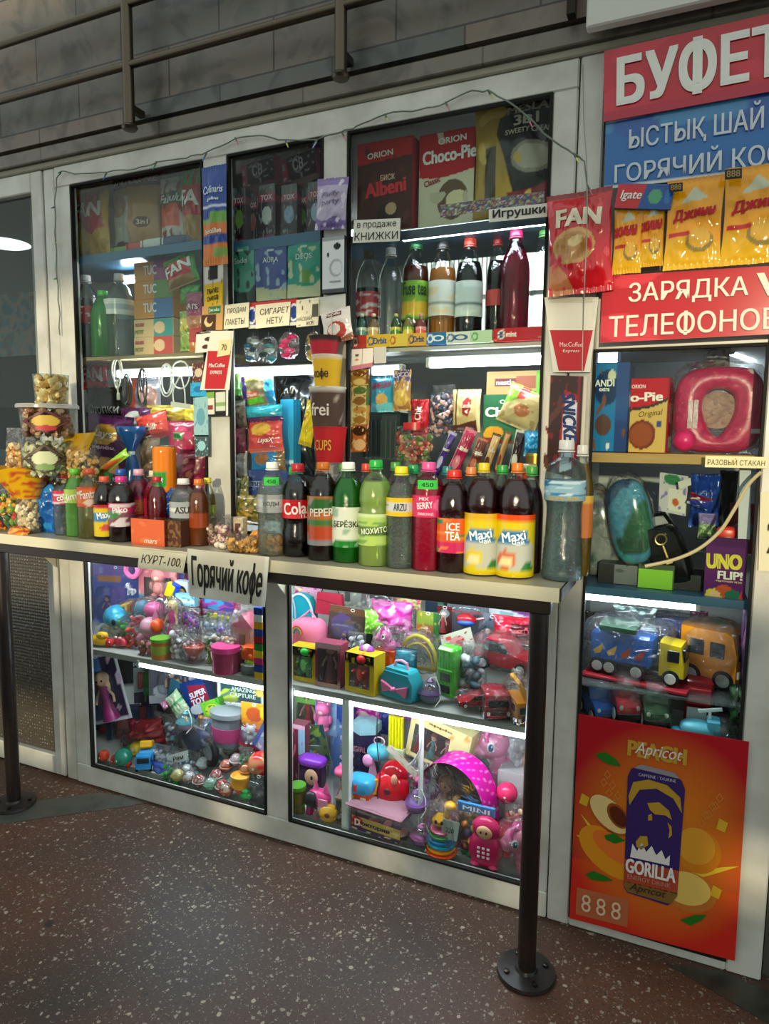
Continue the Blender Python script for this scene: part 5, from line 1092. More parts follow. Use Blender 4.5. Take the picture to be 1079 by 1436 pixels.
gadget('dark wire crate behind the sky blue crisp bag', (512,576,566,644), .22, [('body','box',(0,0,.5),(1,.6,1),'#22302e')]+[('wire','box',(-.42+.12*k,-.32,.4),(.02,.03,.8),'#3d4a48') for k in range(8)], name='wire_crate', cat='crate')
bag('red packet with white script hanging over the lollipop jar', (576,560,602,612), .13, art('#b5121f', ('e',.4,.7,.3,.2,'#8a0f1a'), ('n',5,2,.3,'#d83a44')), .04, [('Chk',.5,.62,.7,.2,'#f2e6e6',1.57)])
clearbag('clear jar of red and green wrapped sweets', (556,598,604,650), .12, ['#8a2c24','#5c6a34','#b05040','#3f5a2c','#a87a5a'], .011, 90, .09, .7, 3, 'sweet_jar', 'sweets')
MBo = gadget('red jar lid resting on the wrapped sweets', (566,592,590,604), .10, [('lid','cyl',(0,0,.5),(1,1,.9),'#c4232c'), ('rim','cyl',(0,0,.15),(1.06,1.06,.2),'#9c1a22')], name='jar_lid', cat='lid')
clearbag('tall clear canister of dark sweets beside the cream coffee', (606,540,637,612), .15, ['#4a4a5e','#8a5a5a','#c9a4a0','#2f3a4a'], .010, 110, .07, .72, 8, 'sweet_canister', 'sweets')
bag('cream coffee pack with red lozenge', (634,546,674,606), .13, art('#cfb67c', ('w',.22,.06,3.5,4.4,'#5a3020'), ('p',[(.42,.42),(.62,.36),(.72,.5),(.72,.75),(.58,.82),(.42,.7)],'#a3222c'), ('v',.12,.2,'#4a3620'), ('v',.9,1,'#e0cf9c')), .05, [('Жокей',.57,.6,.1,.3,'#e8d8c0',1.57)], name='coffee_pouch', cat='coffee', crumple=.5)
carton('beige long biscuit carton lying over the green carton', (681,520,768,556), .20, art('#a88a5a', ('r',.15,.4,.5,.72,'#6a2c34'), ('r',.5,.3,.8,.8,'#8a4a34'), ('d',1,0,.8,'#6a9a3c')), .08, [('nestle',.32,.56,.3,.2,'#e8d8d0')], side='#8a7048')
carton('green mango chocolate pie carton', (676,553,740,622), .15, art('#1f5f3c', ('e',.2,.18,.18,.16,'#e0a020'), ('e',.32,.22,.14,.12,'#d8901c'), ('w',.08,.04,6,1,'#8a2c24')), .10, [('ORION',.62,.85,.5,.08,'#e4ecdf'), ('Choco',.5,.64,.9,.2,'#f2f4ec',0,.05)], side='#184a2f')
bag('green and cream sunflower bag leaning across the window', (694,534,770,610), .09, art('#cbb482', ('d',-.7,1,.42,'#7fae3a'), ('e',.55,.45,.2,.16,'#b8704a'), ('p',[(.3,.98),(.55,.98),(.5,.72),(.3,.66)],'#c43a32'), ('n',5,4,.3,'#a8905a')), .06, ry=R(22), crumple=.7)
for lab, bb, ry, c, c2, t in (('purple chocolate bar leaning among the bars', (606,604,640,668), 24, '#3a2474','#b8b0d8','Alpen'), ('pink strawberry bar with clear window', (624,598,668,672), 24, '#a81c4a','#d87a8a','bar'), ('brown chocolate bar with red foot', (652,612,684,668), 20, '#6a2c22','#c0705a','dark'), ('striped cream wafer bar leaning among the bars', (672,606,702,668), 18, '#c9a070','#5a2c20','wafer'), ('slim caramel bar beside the striped wafer', (692,604,716,664), 16, '#b98a54','#8a3a24',''), ('dark wrapped bar with white edges', (712,602,736,664), 10, '#2f1c20','#d0ccc4','')):
    bag(lab, bb, .075, art(c, ('v',.0,.12,c2), ('e',.5,.3,.3,.15,c2), ('h',.94,1,c2)), .025, [(t,.55,.6,.3,.3,'#efe6dc',1.57)] if t else [], ry=R(ry), name='chocolate_bar', cat='chocolate bar', group='chocolate bars leaning behind the bottles', crumple=.5)
bag('crumpled bright blue foil packet by the post', (734,604,766,640), .07, art('#1c86c4', ('n',5,3,.25,'#5ab8dc')), .06, crumple=3)
gadget('small gold lidded tin on a pale box', (734,636,766,672), .06, [('box_body','box',(0,0,.3),(1,.8,.6),'#b8ac88'), ('tin','cyl',(0,0,.78),(.8,.8,.34),'#a8843a',{'fin':'metal'}), ('tin_lid','cyl',(0,0,.96),(.86,.86,.1),'#c9a44a',{'fin':'metal'})], name='gold_tin', cat='tin')
# ================================================================ the counter
o, w, h = clearbag('bag of round red, orange and green sweets at the counter end', (-16,690,36,757), -.16, ['#b8402a','#c98a2c','#3f6a3c','#d8a84a','#8f2c22','#6f9a4a'], .012, 150, .12, .68, 4, 'sweets_bag', 'sweets')
o.location.z = CZ
b, w, h = place(6,664,78,752,-.17); b.z = CZ; o = thing('snack_bag', 'yellow flower printed bag spreading open over pale puffs', 'snack bag', b)
mb = MB(); mb.lathe([(.03,0),(.05,.02*h),(.055,.2*h),(.045,.45*h),(.05,.58*h)], 24, sx=1.0, sy=.7); mb.build('clear_foot', WRAP, o, angle=180)
filling(o, .095, h, .07, ['#d8c490','#e6d8b0','#c9ae70'], .011, 70, 5, .46, 'puffs', shape='round')
mb = MB(); mb.grid(lambda u, v: ((.052+.075*v*(1+.25*math.sin(u*6.283*2+1)))*math.sin(u*6.283)-.02*v, -(.042+.05*v)*math.cos(u*6.283), h*(.55+.45*v+.05*v*math.sin(u*6.283*3))), 40, 12, art=art('#d9a818', ('n',9,2,.22,'#b8482a'), ('n',14,5,.28,'#c96a1c'))); mb.build('gathered_top', printed('foil'), o, angle=180)
mb = MB(); mb.ball((0,-.045,.02*h), (.045,.02,.022), 12, bump=.4, seed=4, art=speckle(['#d89a1c','#c4402a','#e0b030'],4)); mb.build('gathered_foot', printed('foil'), o)
bag('blue crisp bag standing between the flowered bag and the bottles', (57,676,88,752), -.14, art('#0f5aa8', ('h',.86,1,'#2a2420'), ('n',4,2,.3,'#2a8ad0')), .05, crumple=2, z=CZ)
def tub(label, bb, Y, cols, lid, emb, seed, z=None):
    b, w, h = place(*bb, Y, z); o = thing('sweets_tub', label, 'tub', b, rz=math.atan2(b.x-CAM.x, b.y-CAM.y)*-.9); r = w/2
    MB().lathe([(r*.80,0),(r*.84,.004),(r*.93,h*.88),(r*.95,h*.9)], 28).build('tub_body', PET, o)
    filling(o, r*1.7, h, r*1.7, cols, .013, 150, seed, .78, 'sweets', shape='round', z0=.05)
    if lid: MB().lathe([(r*.95,h*.86),(r*1.02,h*.87),(r*1.02,h*.96),(r*.98,h),(.001,h)], 28).build('lid', clear('#e6e8e2', .2, .05, .5, .35, 0, 'lid_plastic'), o)
    if emb:
        mb = MB(); q = r*.93
        mb.grid(lambda u, v: ((q+.002)*math.sin((u-.5)*1.9), -(q+.002)*math.cos((u-.5)*1.9), h*(.1+.72*v)), 30, 30, art=emb[0]); mb.build('label', emb[1], o)
    return o
def emblem(c1, c2, c3):
    m, nt, bs = newmat('see_through_label'); a = nt.nodes.new('ShaderNodeAttribute'); a.attribute_name = 'Col'; tr = nt.nodes.new('ShaderNodeBsdfTransparent'); mx = nt.nodes.new('ShaderNodeMixShader'); tc = nt.nodes.new('ShaderNodeMath'); tc.operation = 'GREATER_THAN'; tc.inputs[1].default_value = .0001
    sp = nt.nodes.new('ShaderNodeSeparateColor'); ad = nt.nodes.new('ShaderNodeMath'); ad.operation = 'ADD'
    L = nt.links.new; L(a.outputs['Color'], bs.inputs['Base Color']); L(a.outputs['Color'], sp.inputs[0]); L(sp.outputs[0], ad.inputs[0]); L(sp.outputs[1], ad.inputs[1]); L(ad.outputs[0], tc.inputs[0])
    L(tc.outputs[0], mx.inputs[0]); L(tr.outputs[0], mx.inputs[1]); L(bs.outputs[0], mx.inputs[2]); L(mx.outputs[0], nt.nodes['Material Output'].inputs[0])
    dia = lambda k: [(.5-.45*k,.5),(.5,.5+.48*k),(.5+.45*k,.5),(.5,.5-.48*k)]
    return art('#000000', ('p', dia(1), c1), ('p', dia(.84), '#000000'), ('e',.5,.5,.25,.26,c2), ('e',.5,.22,.2,.12,c3)), m
zt = CZ+.105
tub('lower tub of green and orange sweets with diamond emblem', (41,612,93,668), -.155, ['#dcd8b4','#b4c894','#dca060','#e4e0c8','#d4c48c','#e8e0c0'], False, emblem('#5a4630', '#c9d0a8', '#7a9a5a'), 11)
tub('tub of reddish sweets with yellow and red emblem under the popcorn', (40,567,97,612), -.155, ['#c08a70','#c99a78','#d8b490','#a86a58'], True, emblem('#6a2820', '#c9a83a', '#b02a2c'), 12)
tub('clear tub of caramel popcorn on top of the tub stack', (55,521,91,569), -.155, ['#d8bc7c','#c9a860','#e6d4a0','#b8904a'], False, None, 13)
clearbag('clear tall bag of peanut puffs beside the lower tub', (12,600,52,672), -.12, ['#c49a5a','#d8b47c','#b8803a','#e0c490'], .012, 90, .07, .62, 6)
clearbag('pale bag of puffs under the tub stack', (66,650,112,752), -.075, ['#d8c8a0','#e6dcc0','#c9b480','#b8c49a'], .012, 120, .08, .7, 9)
o, w, h = clearbag('clear popcorn bag with golden yellow folded top', (86,612,137,674), -.10, ['#d0b070','#e0c890','#b88f4a','#c9a460'], .011, 130, .09, .62, 7)
MB().grid(lambda u, v: ((u-.42)*w*.8+.02*v, -.035+.02*v+.004*math.sin(u*9), h*(.62+.42*v+.06*u)), 12, 8, art=art('#b8901c', ('n',3,2,.3,'#8f6a14'))).build('folded_top', printed('foil'), o)
bag('neon green price wrapped sachet leaning over the caps', (130,632,181,672), -.06, art('#8fd03a', ('p',[(.2,.1),(.5,.8),(.95,.12)],'#d86a3a'), ('n',5,3,.3,'#4fb02c')), .04, [('98',.3,.3,.2,.2,'#1f5a12')], ry=R(-30), crumple=1.5)
# front row of bottles
FR = 'bottles in the front row of the counter'
w_ = '#f2f2ee'
bottle('slim clear bottle with red cap and pink label beside the blue bag', (81,663,104,752), 'water', '#c8323a', (.50,.72), art('#c0304a', ('n',5,2,.2,'#b8c4d0')), [('cola',.62,.1,.5,w_,0,.3)], 'water', .8, body=.35, group=FR)
bottle('slim green lemonade bottle with bright green cap', (97,657,119,754), '#a4ec84', '#6fd040', (.50,.70), art('#a8c95a', ('n',5,4,.2,'#e0e6d0')), [('lime',.6,.1,.7,'#f4f4e8',0,.2)], 'water', .86, group=FR, tint='#ecfce4')
bottle('clear bottle with orange cap and big orange label', (115,657,141,757), '#e8d48a', '#d85a34', (.46,.74), art('#e0562a', ('e',.56,.5,.3,.4,'#e87a3c'), ('n',5,8,.35,'#e8d8c4')), [('Fanta',.64,.12,.62,w_,0,.12)], 'tea', .8, body=.3, group=FR)
bottle('dark tea bottle with yellow label and orange cap', (137,668,161,759), '#2a1210', '#d8563a', (.06,.56), art('#d6bc1c', ('e',.6,.28,.16,.12,'#c9504a'), ('e',.4,.62,.26,.14,'#3a7fae'), ('h',.92,1,'#a82432')), [('Maxi',.40,.10,.6,'#e8f0f4',0,.2)], 'tea', .88, body=.95, group=FR)
bottle('dark juice bottle with pink cap and berry label', (158,668,187,762), '#2a0f14', '#c82f86', (.24,.60), art('#7a4250', ('h',.62,1,'#b8285a'), ('e',.3,.5,.2,.2,'#3f7a4a'), ('n',5,6,.2,'#c9c0c4')), [('Piko',.50,.09,.55,'#f2e6ee',0,.1)], 'tea', .88, body=.95, group=FR)
BR = 'small bottles behind the first row'
bottle('blue capped bottle behind the pink capped one', (160,658,184,750), '#3a1418', '#2a62b8', Y=-.055, body=.9, group=BR)
bottle('green capped bottle behind the orange capped ones', (141,664,166,750), '#3f6a2a', '#2f9a4a', Y=-.05, body=.6, group=BR)
bottle('white and pink capped bottle of magenta drink', (184,658,210,748), '#b81c50', '#d8a0b4', (.3,.62), art('#b01c4a', ('e',.5,.5,.2,.3,'#d86a3a')), [('Z',.46,.12,.25,'#e0903a')], Y=-.07, body=.8, group=BR)
bottle('cream capped bottle of red drink', (206,660,230,748), '#a81c3a', '#d8cfb0', (.3,.6), art('#8f1a34'), (), Y=-.06, body=.8, group=BR)
bottle('red capped bottle standing behind the orange box', (210,668,234,748), '#8a1428', '#b8202c', Y=-.10, body=.85, group=BR)
o = thing('tall_drink_can', 'tall orange drink can with green band standing behind the bottles', 'drink can', P(233,745,-.06)); o.location.z = CZ
r_ = (P(245,650,-.06)-P(220,650,-.06)).x/2; h_ = P(233,625,-.06).z-CZ
mb = MB(); mb.lathe([(r_*.8,0)]+[(r_,.01+(h_-.022)*k/30) for k in range(31)]+[(r_*.86,h_-.002)], 32, art=art('#df7a12', ('p',[(.30,.60),(.62,.54),(.64,.72),(.32,.76)],'#2a8f3a'), ('n',3,2,.35,'#e8982c')))
cb = mb.build('can_body', printed('gloss'), o); MB().lathe([(r_*.87,h_-.004),(r_*.9,h_),(r_*.8,h_),(r_*.78,h_-.004),(.001,h_-.004)], 24).build('can_lid', mat('#b8bcbe', 'metal'), o)
text('Напиток', r_*1.2, .02, (0,0,h_*.655), '#e8f0e0', cb, warp_cyl(r_), rot=-.12)
bag('dark blue crumpled packet behind the orange box', (228,684,247,728), -.075, art('#123a7a', ('n',5,3,.3,'#2a5aa8')), .04)
carton('orange box with white script lying at the counter front', (184,728,231,763), -.20, art('#cf5a22', ('n',3,2,.3,'#d86a30')), .06, [('mars',.6,.16,.4,.14,'#f0dcc8',0,.02,.3)], side='#6a3018', sa=art('#5a2c1c', ('n',4,2,.2,'#7a4a30')), name='sweets_box', z=CZ, fin='gloss')
carton('brown see-through box of small sweets beside the orange box', (232,730,254,764), -.185, art('#4a2c1c', ('n',6,2,.1,'#7a5230')), .05, side='#4a2c1c', name='sweets_box', z=CZ)
bottle('small clear water bottle with silver label before the amber one', (243,671,275,767), 'water', '#e2e2dc', (.42,.66), art('#9aa0a2', ('h',.4,.6,'#c9cccc')), [('ASU',.54,.1,.5,'#33383c')], 'water', .84, group=FR)
bottle('small amber bottle with orange cap', (268,672,292,762), '#a8521a', '#d8761c', (.28,.50), art('#8a3a18'), (), 'plain', .8, body=.7, group=FR, Y=-.115)
bottle('small pale bottle with yellow cap by the post', (283,670,302,745), '#b8a46a', '#d8c83a', (.4,.6), art('#7a8a3a'), (), 'plain', .75, body=.3, Y=-.07, group=BR)
for i, (lab, bb, c) in enumerate((('clear tray of pinkish sweets behind the pebbly cheese balls', (308,724,340,760), '#a87a78'), ('clear tray of brown sweets beside the amber bottle', (288,720,310,758), '#8a7460'))):
    o, w, h = clearbag(lab, bb, -.085, [c, '#c9b4a8', '#7a5a54'], .010, 40, .06, .6, 20+i, 'sweets_tray', 'sweets', z=CZ)
gadget('small cream carton standing beside the sweets trays', (331,725,344,752), -.07, [('box_body','box',(0,0,.5),(1,.8,1),'#d8c4a0',{'fin':'paper'}), ('front_picture','box',(0,-.42,.5),(.6,.04,.6),'#5a2c22')], name='small_carton', cat='box', z=CZ)
for i, (px, py) in enumerate(((306,768),(313,770),(320,767),(303,762),(311,763))):
    b = PZ(px, py, CZ); o = thing('dried_cheese_ball', 'white dried cheese ball in the little heap on the counter', 'cheese ball', b, group='dried cheese balls on the counter')
    MB().ball((0,0,.010), (.013,.012,.010), 14, bump=.25, seed=i).build('ball', mat('#ded6c2', 'paper'), o)
clearbag('flat bag of amber nuts lying before the clear trays', (322,750,366,776), -.15, ['#a87a3a','#c99a4a','#7a5a2c'], .010, 50, .09, .7, 21, 'snack_bag', z=CZ)
clearbag('bag of orange crisps behind the silver label bottle', (352,744,400,776), -.10, ['#d8902c','#e0b050','#c4701c'], .011, 60, .07, .8, 22, 'snack_bag', z=CZ)
bottle('clear water bottle with grey label and green price sticker', (364,648,402,779), 'water', '#e6e6e0', (.47,.66), art('#8f9496', ('h',.3,.75,'#a4a9aa'), ('v',.4,.46,'#6a7072')), [('воды',.56,.06,.5,'#5a6064')], 'water', .86, group=FR, price='#35c04a', Y=-.15)
bottle('big cola bottle with clear red cap and red script label', (398,650,438,783), '#120706', '#c4202a', (.42,.62), art('#c4101e', ('n',3,9,.45,'#d83a40')), [('Cola',.53,.13,.75,'#f4eeea',-.1,.08), ('1L',.45,.035,.2,'#f0d8d4',.5)], 'soda', .80, body=.97, group=FR, n=30)
bottle('dark bottle with orange fruit label and orange cap', (433,648,473,788), '#2a0d06', '#d8781e', (.16,.66), art('#c9702c', ('e',.5,.82,.3,.14,'#2f6a2a'), ('e',.5,.26,.34,.16,'#c44a24'), ('h',0,.12,'#8a9094'), ('n',5,7,.3,'#9a8f86'), ('e',.5,.45,.2,.08,'#4a7a3a')), [('PEPER',.50,.08,.8,'#f0e4d8',0,.05)], 'tea', .88, body=.97, group=FR, n=30)
bottle('green sparkling water bottle with birch label and white cap', (467,648,509,791), '#14a02c', '#e6e8e0', (.16,.56), art('#cfd6c6', ('w',.16,.05,16,0,'#1f7a2c'), ('n',7,2,.34,'#8fae9a')), [('БЕРЁЗКА',.40,.075,.9,'#2c4436')], 'plain', .84, tint='#b4f0b8', body=.6, group=FR, n=30)
bottle('pale lime soda bottle with lime label and green cap', (503,645,549,796), '#d2ee9c', '#1fa83f', (.20,.50), art('#a8c864', ('n',6,3,.1,'#6f9a4a'), ('h',.35,.62,'#4a6a2c'), ('h',.9,1,'#c4d8a0')), [('МОХИТО',.345,.055,.8,'#e8f0d4',0,.12)], 'tea', .80, body=.6, group=FR, n=30, tint='#f6fce8')
bottle('clear herb water bottle with yellow label and yellow cap', (541,654,582,799), 'water', '#e0d51e', (.52,.70), art('#d9b81c', ('r',.3,.28,.72,.72,'#c4c8c4'), ('n',5,3,.4,'#a8901c')), [('ARZU',.61,.07,.42,'#3a3f5a',0,0)], 'water', .84, body=.22, group=FR, n=30)
bottle('square pink berry drink bottle with pink cap and green price', (577,648,621,802), '#cf2a62', '#e0559a', (.50,.70), art('#cf2a62', ('e',.66,.55,.1,.3,'#e86a94')), [('BERRY',.61,.06,.5,'#f6e4ea',-.15,.12), ('MIX',.67,.03,.3,'#f2d4de',-.2), ('ЛИМОНАД',.53,.03,.5,'#f2d4de',-.1)], 'slab', .78, body=.85, group=FR, price='#35c04a', n=30, tint='#f4b8cc')
bottle('dark iced tea bottle with orange and pink label and red cap', (610,659,659,805), '#3a0c10', '#d02c20', (.20,.54), art('#d85a1c', ('h',.0,.32,'#c4285a'), ('n',6,2,.28,'#e8803a'), ('n',5,9,.36,'#3f7a4a')), [('ICE',.46,.075,.36,w_,.05), ('TEA',.37,.085,.42,w_,.02)], 'tea', .86, body=.93, group=FR, n=30)
def maxi(label, bb, cap, top, fruit):
    return bottle(label, bb, '#3a0a0c', cap, (.015,.56), art('#d8c414', ('h',.91,1,top), ('h',0,.04,'#c9b010'), ('p',[(.30,.12),(.70,.12),(.70,.52),(.30,.52)],'#b8bcae'), ('e',.43,.28,.09,.15,fruit), ('e',.43,.24,.06,.08,'#e6d8a0'), ('e',.62,.16,.07,.07,'#2f7a34'), ('p',[(.34,.55),(.40,.75),(.60,.72),(.64,.58),(.55,.50)],'#2a74a8')), [('Maxi',.375,.085,.62,'#f0f4f4',-.05,.2), ('Чай',.32,.05,.3,'#e8f0f4',.2,.2)], 'tea', .86, body=.95, group=FR, n=30, capr=.015)
maxi('yellow labelled lemon tea bottle with yellow cap', (649,649,701,809), '#dcc01c', '#d8a81c', '#d8c02c'); maxi('yellow labelled peach tea bottle with orange cap', (693,649,749,813), '#e0741a', '#dd4a10', '#cf6a44')
bottle('large waisted water bottle with blue shoulder at the counter end', (757,617,818,815), 'water', '#e4e6e2', (.575,.72), art('#9fc8d8', ('n',3,3,.1,'#3a86b8'), ('n',5,6,.25,'#d8eef0'), ('h',0,.22,'#8fb4c0')), [('SEM·AIK',.592,.026,.8,'#d8b44a')], 'big', .72, n=34, tint='#e4f4f8', Y=-.115)
BK = 'bottles in the second row of the counter'
for lab, cx, yt, cap, liq, hw, Y, kw in (('clear bottle with green cap behind the silver label water', 412,655,'#2f9a4a',None,16,-.06,{}), ('dark bottle with small red cap behind the dark orange one', 450,662,'#a82422','#3a0f0c',15,-.06,{}), ('green bottle with dull green cap behind the birch label', 481,650,'#5f9a4a','#4a6a34',17,-.065,{}), ('dark bottle with red cap behind the lime soda', 513,650,'#c83a2a','#2a0c0c',17,-.06,{}), ('red drink bottle with green cap behind the lime soda', 553,648,'#3f8a3a','#a81420',17,-.06,{}), ('green bottle with large sea green cap beside the pink drink', 578,652,'#1f9a5c','#1a7a44',18,-.065,{}), ('clear bottle with teal cap behind the berry drink', 625,654,'#1a7a74',None,17,-.06,{}), ('clear bottle with pale orange cap behind the iced tea', 658,655,'#d8824a',None,18,-.07,{}), ('dark bottle with dim green cap behind the lemon tea', 671,650,'#3a7a3a','#2a0d10',17,-.05,{}), ('dark bottle with fresh green cap between the two yellow labels', 701,652,'#2f9a44','#2a1214',18,-.06,{}), ('dark bottle with green cap behind the peach tea', 742,654,'#3f9a3f','#3a0c18',18,-.07,{}), ('crimson bottle with hidden cap behind the peach tea', 728,662,'#b83a2a','#9a1428',17,-.05,{})):
    bottle(lab, (cx-hw,yt,cx+hw,790), liq, cap, None, None, (), 'plain', .8, Y=Y, body=.85, group=BK, capr=.0145, n=18)
bottle('tall amber oil coloured bottle behind the large water bottle', (792,624,829,800), '#b8901c', '#dcdcd2', (.3,.62), art('#b86a2a', ('h',.8,1,'#c9a43a')), (), 'plain', .86, body=.5, Y=-.045)
# notes on the counter edge
sheet('handwritten dried cheese price note hanging on the counter edge', [(197,770),(263,776),(257,804),(194,796)], -.252, None, '#cfcbb2', [('КУРТ-100.',.5,.52,.86,.46,INK,0,.0,.1)], curl=.004)
sheet('white hot coffee sign with bold black lettering on the counter', [(263,769),(378,781),(372,851),(266,836)], -.256, art('#c4c2b4', ('n',2,4,.3,'#bab8a8'), ('v',.965,1,'#d6d6cc')), '#c4c2b4', [('Горячий кофе',.5,.46,.90,.82,'#14130f',-.03,.035)], curl=.005, fin='gloss')
# ================================================================ column and right unit
bag('red crisp bag with golden biscuit hanging over the column', (768,268,860,412), -.035, art('#c01420', ('e',.42,.46,.34,.17,'#c99a54'), ('e',.40,.46,.27,.13,'#b88344'), ('e',.45,.5,.12,.05,'#dcc084'), ('p',[(.0,.0),(.42,.0),(.30,.2),(.12,.33),(0,.3)],'#c27a4a'), ('n',8,3,.36,'#d8424a'), ('h',.95,1,'#8a0e18')), .05, [('FAN',.5,.73,.72,.17,'#e6dcc0',-.08,.06)], ry=R(-3), crumple=1.3, res=(70,90))
o, f, p = cup_ad('large paper coffee cup advert on the column', (764,417,840,463), (776,464,828,522), -.012)
o2 = o
text('MacCoffee', .52, .06, (0,0,.37), '#ead9cf', p, wp(f), bold=.01); text('Express', .40, .055, (0,0,.28), '#ead9cf', p, wp(f), bold=.01, shear=.2); poly(o, f, [(.1,.985),(.9,.985),(.9,.93),(.1,.93)], '#c9c4b0', lift=.0042)
sheet('brown caramel bar poster with upright blue and white lettering', [(768,526),(824,528),(817,672),(762,660)], -.012, art('#3a1d16', ('v',0,.07,'#d4ccb6'), ('v',.93,1,'#d0c6ae'), ('n',4,3,.38,'#5a2f20'), ('p',[(.36,.05),(.80,.12),(.86,.80),(.44,.86)],'#a81e20'), ('p',[(.42,.02),(.72,.08),(.80,.74),(.48,.80)],'#dfe0e4'), ('v',.80,.86,'#7a1c1c'), ('n',9,8,.42,'#7a1c1c')), '#3a1d16', [('SNICKE',.605,.585,1.18,.14,'#1f3566',-1.48,.06,.15)], name='poster', cat='poster', res=(30,60), fin='gloss')
def sign_text(o, f, p, s, u, v, w, h, c, bold=.03): text(s, w, h, (u, 0, v), c, p, lambda x, z: f(x, z)-Vector((0,.0078,0)), bold=bold)
SG = '#d2d4cc'
o, f, p = sheet('red buffet sign with giant white letters', [(848,73),(1112,13),(1110,124),(847,172)], -.03, art('#b51f2c', ('n',2,3,.2,'#c0283a'), ('h',0,.12,'#a81c34')), '#b51f2c', fin='gloss', thick=.004, name='shop_sign')
sign_text(o, f, p, 'БУФЕТ', .525, .52, .90, .76, '#dcdcd4', .045)
o, f, p = sheet('blue sign offering hot tea and coffee in white letters', [(850,174),(1112,124),(1110,236),(848,266)], -.02, art('#1d64a4', ('p',[(0,1.02),(1,1.02),(1,.72),(.0,.84)],'#3d7fb0'), ('n',3,5,.3,'#2a58a0'), ('h',0,.05,'#d0d0c4')), '#1d64a4', fin='gloss', thick=.003, name='shop_sign')
sign_text(o, f, p, 'ЫСТЫҚ ШАЙ', .50, .70, .72, .42, '#c4ccd2', .015); sign_text(o, f, p, 'ГОРЯЧИЙ КОФЕ', .55, .23, .98, .36, '#c4ccd2', .015)
for lab, q, c, txt in (('red phone charging sign with white letters', [(846,388),(1100,372),(1098,468),(842,481)], '#b4262f', None),):
    o, f, p = sheet(lab, q, -.022, art(c, ('n',2,3,.25,'#cc3a44')), c, fin='gloss', thick=.004, name='shop_sign')
    sign_text(o, f, p, 'ЗАРЯДКА', .49, .70, .66, .34, '#dad4c4', .015); sign_text(o, f, p, 'ТЕЛЕФОНОВ', .515, .23, .93, .36, '#dad4c4', .015)
    poly(o, f, [(.86,.90),(.90,.90),(.935,.68),(.975,.92),(1,.92),(.95,.56),(.92,.56)], '#dad4c4', lift=.0074, name='white_tick')
carton('blue and red toothpaste carton above the yeast sachets', (860,258,940,293), -.045, art('#0f4a8f', ('p',[(0,0),(0,1),(.52,1),(.42,.0)],'#c21a26'), ('e',.7,.5,.12,.3,'#4a9a6a'), ('e',.92,.5,.06,.3,'#1a6ab0')), .03, [('lgate',.27,.5,.38,.45,'#f2ece6',0,.02,.2)], side='#0f4a8f', ry=R(8.5), name='toothpaste_box', fin='gloss', res=(50,16))
def yeast(label, bb, Y, t, u=.5, tw=.8):
    return bag(label, bb, Y, art('#e39a12', ('w',.30,.05,5,1,'#dba81c'), ('e',.62,.30,.25,.13,'#8f7a3a'), ('e',.62,.33,.20,.11,'#d8a63a'), ('p',[(.25,.72),(.5,.9),(.75,.76)],'#b8bca0'), ('r',.05,.36,.42,.40,'#b82a24'), ('h',.97,1,'#c98a1c')), .018, [(t,u,.60,tw,.14,'#b81a2c',.10,.06,.2)], name='yeast_sachet', cat='packet', fin='gloss', crumple=.6, group=None, res=(50,60))
yeast('small orange yeast sachet beside the red crisp bag', (858,286,899,384), -.030, 'жинн', .4, .9); yeast('narrow orange yeast sachet overlapped by its neighbours', (896,280,930,374), -.028, 'жинн', .45, .95)
yeast('orange yeast sachet with red slanted name in the middle', (929,250,1010,377), -.036, 'Джинн'); yeast('largest orange yeast sachet cut by the edge of the frame', (1008,232,1104,370), -.036, 'Джинн', .52, .85)
for bb in ((939,258,958,270), (1017,238,1041,252)):
    sheet('black digit price tag at the top of the '+('middle' if bb[0] < 1000 else 'largest')+' yeast sachet', [(bb[0],bb[1]),(bb[2],bb[1]-2),(bb[2],bb[3]-2),(bb[0],bb[3])], -.062, None, '#2a2418', [('888',.5,.5,.8,.66,'#a08a5a')], name='price_tag', cat='price tag', res=(4,4))
RS = dict(z=1.353)
carton('blue wafer carton with dark medallion at the end of the wooden shelf', (829,508,878,640), .10, art('#1878b4', ('e',.36,.72,.36,.2,'#123a6a'), ('e',.34,.72,.33,.18,'#0f2f5a'), ('e',.5,.86,.12,.06,'#d8d8b8'), ('v',.64,1,'#2a4a8a'), ('r',.64,.02,1,.34,'#22407c'), ('r',.64,.36,1,.64,'#2c4e90'), ('e',.3,.3,.24,.12,'#5a3a2c'), ('n',5,3,.38,'#7a4a30'), ('e',.46,.06,.05,.04,'#e0e6ea')), .16, [('ANDI',.3,.77,.56,.075,'#f2f4f0'), ('extra',.3,.70,.3,.04,'#f2f4f0')], side='#22407c', fin='gloss', **RS)
carton('red and cream pie carton with yellow foot before the pink seat', (880,530,940,640), .08, art('#c4141f', ('p',[(0,0),(1,0),(1,.70),(.5,.60),(0,.56)],'#d8b05c'), ('p',[(0,.56),(.5,.60),(1,.70),(1,.74),(.5,.64),(0,.60)],'#3a2a20'), ('e',.34,.24,.36,.20,'#7a3018'), ('e',.32,.24,.3,.16,'#9a4a24'), ('r',.72,.34,.84,.42,'#3a4a7a'), ('v',.96,1,'#8a0f18')), .09, [('o-Pie',.42,.75,.84,.12,'#f6efe6',.03,.05), ('ORION',.2,.89,.36,.05,'#f2e2da'), ('Original',.55,.52,.62,.1,'#5a2c1c',.12,.0,.3)], side='#b8101c', sa=art('#b01220', ('r',.1,.04,.9,.22,'#d8cfc4'), ('r',.0,.4,1,.66,'#c98a8a')), stexts=[('Choco-Pie',.5,.78,.5,.3,'#f0dcd6',-1.57)], fin='gloss', rz=R(-6), **RS)
b, w, h = place(938,516,1068,638,.14); b.z = 1.353; o = thing('potty_seat', 'bright pink padded potty seat wrapped in clear film', 'seat', b)
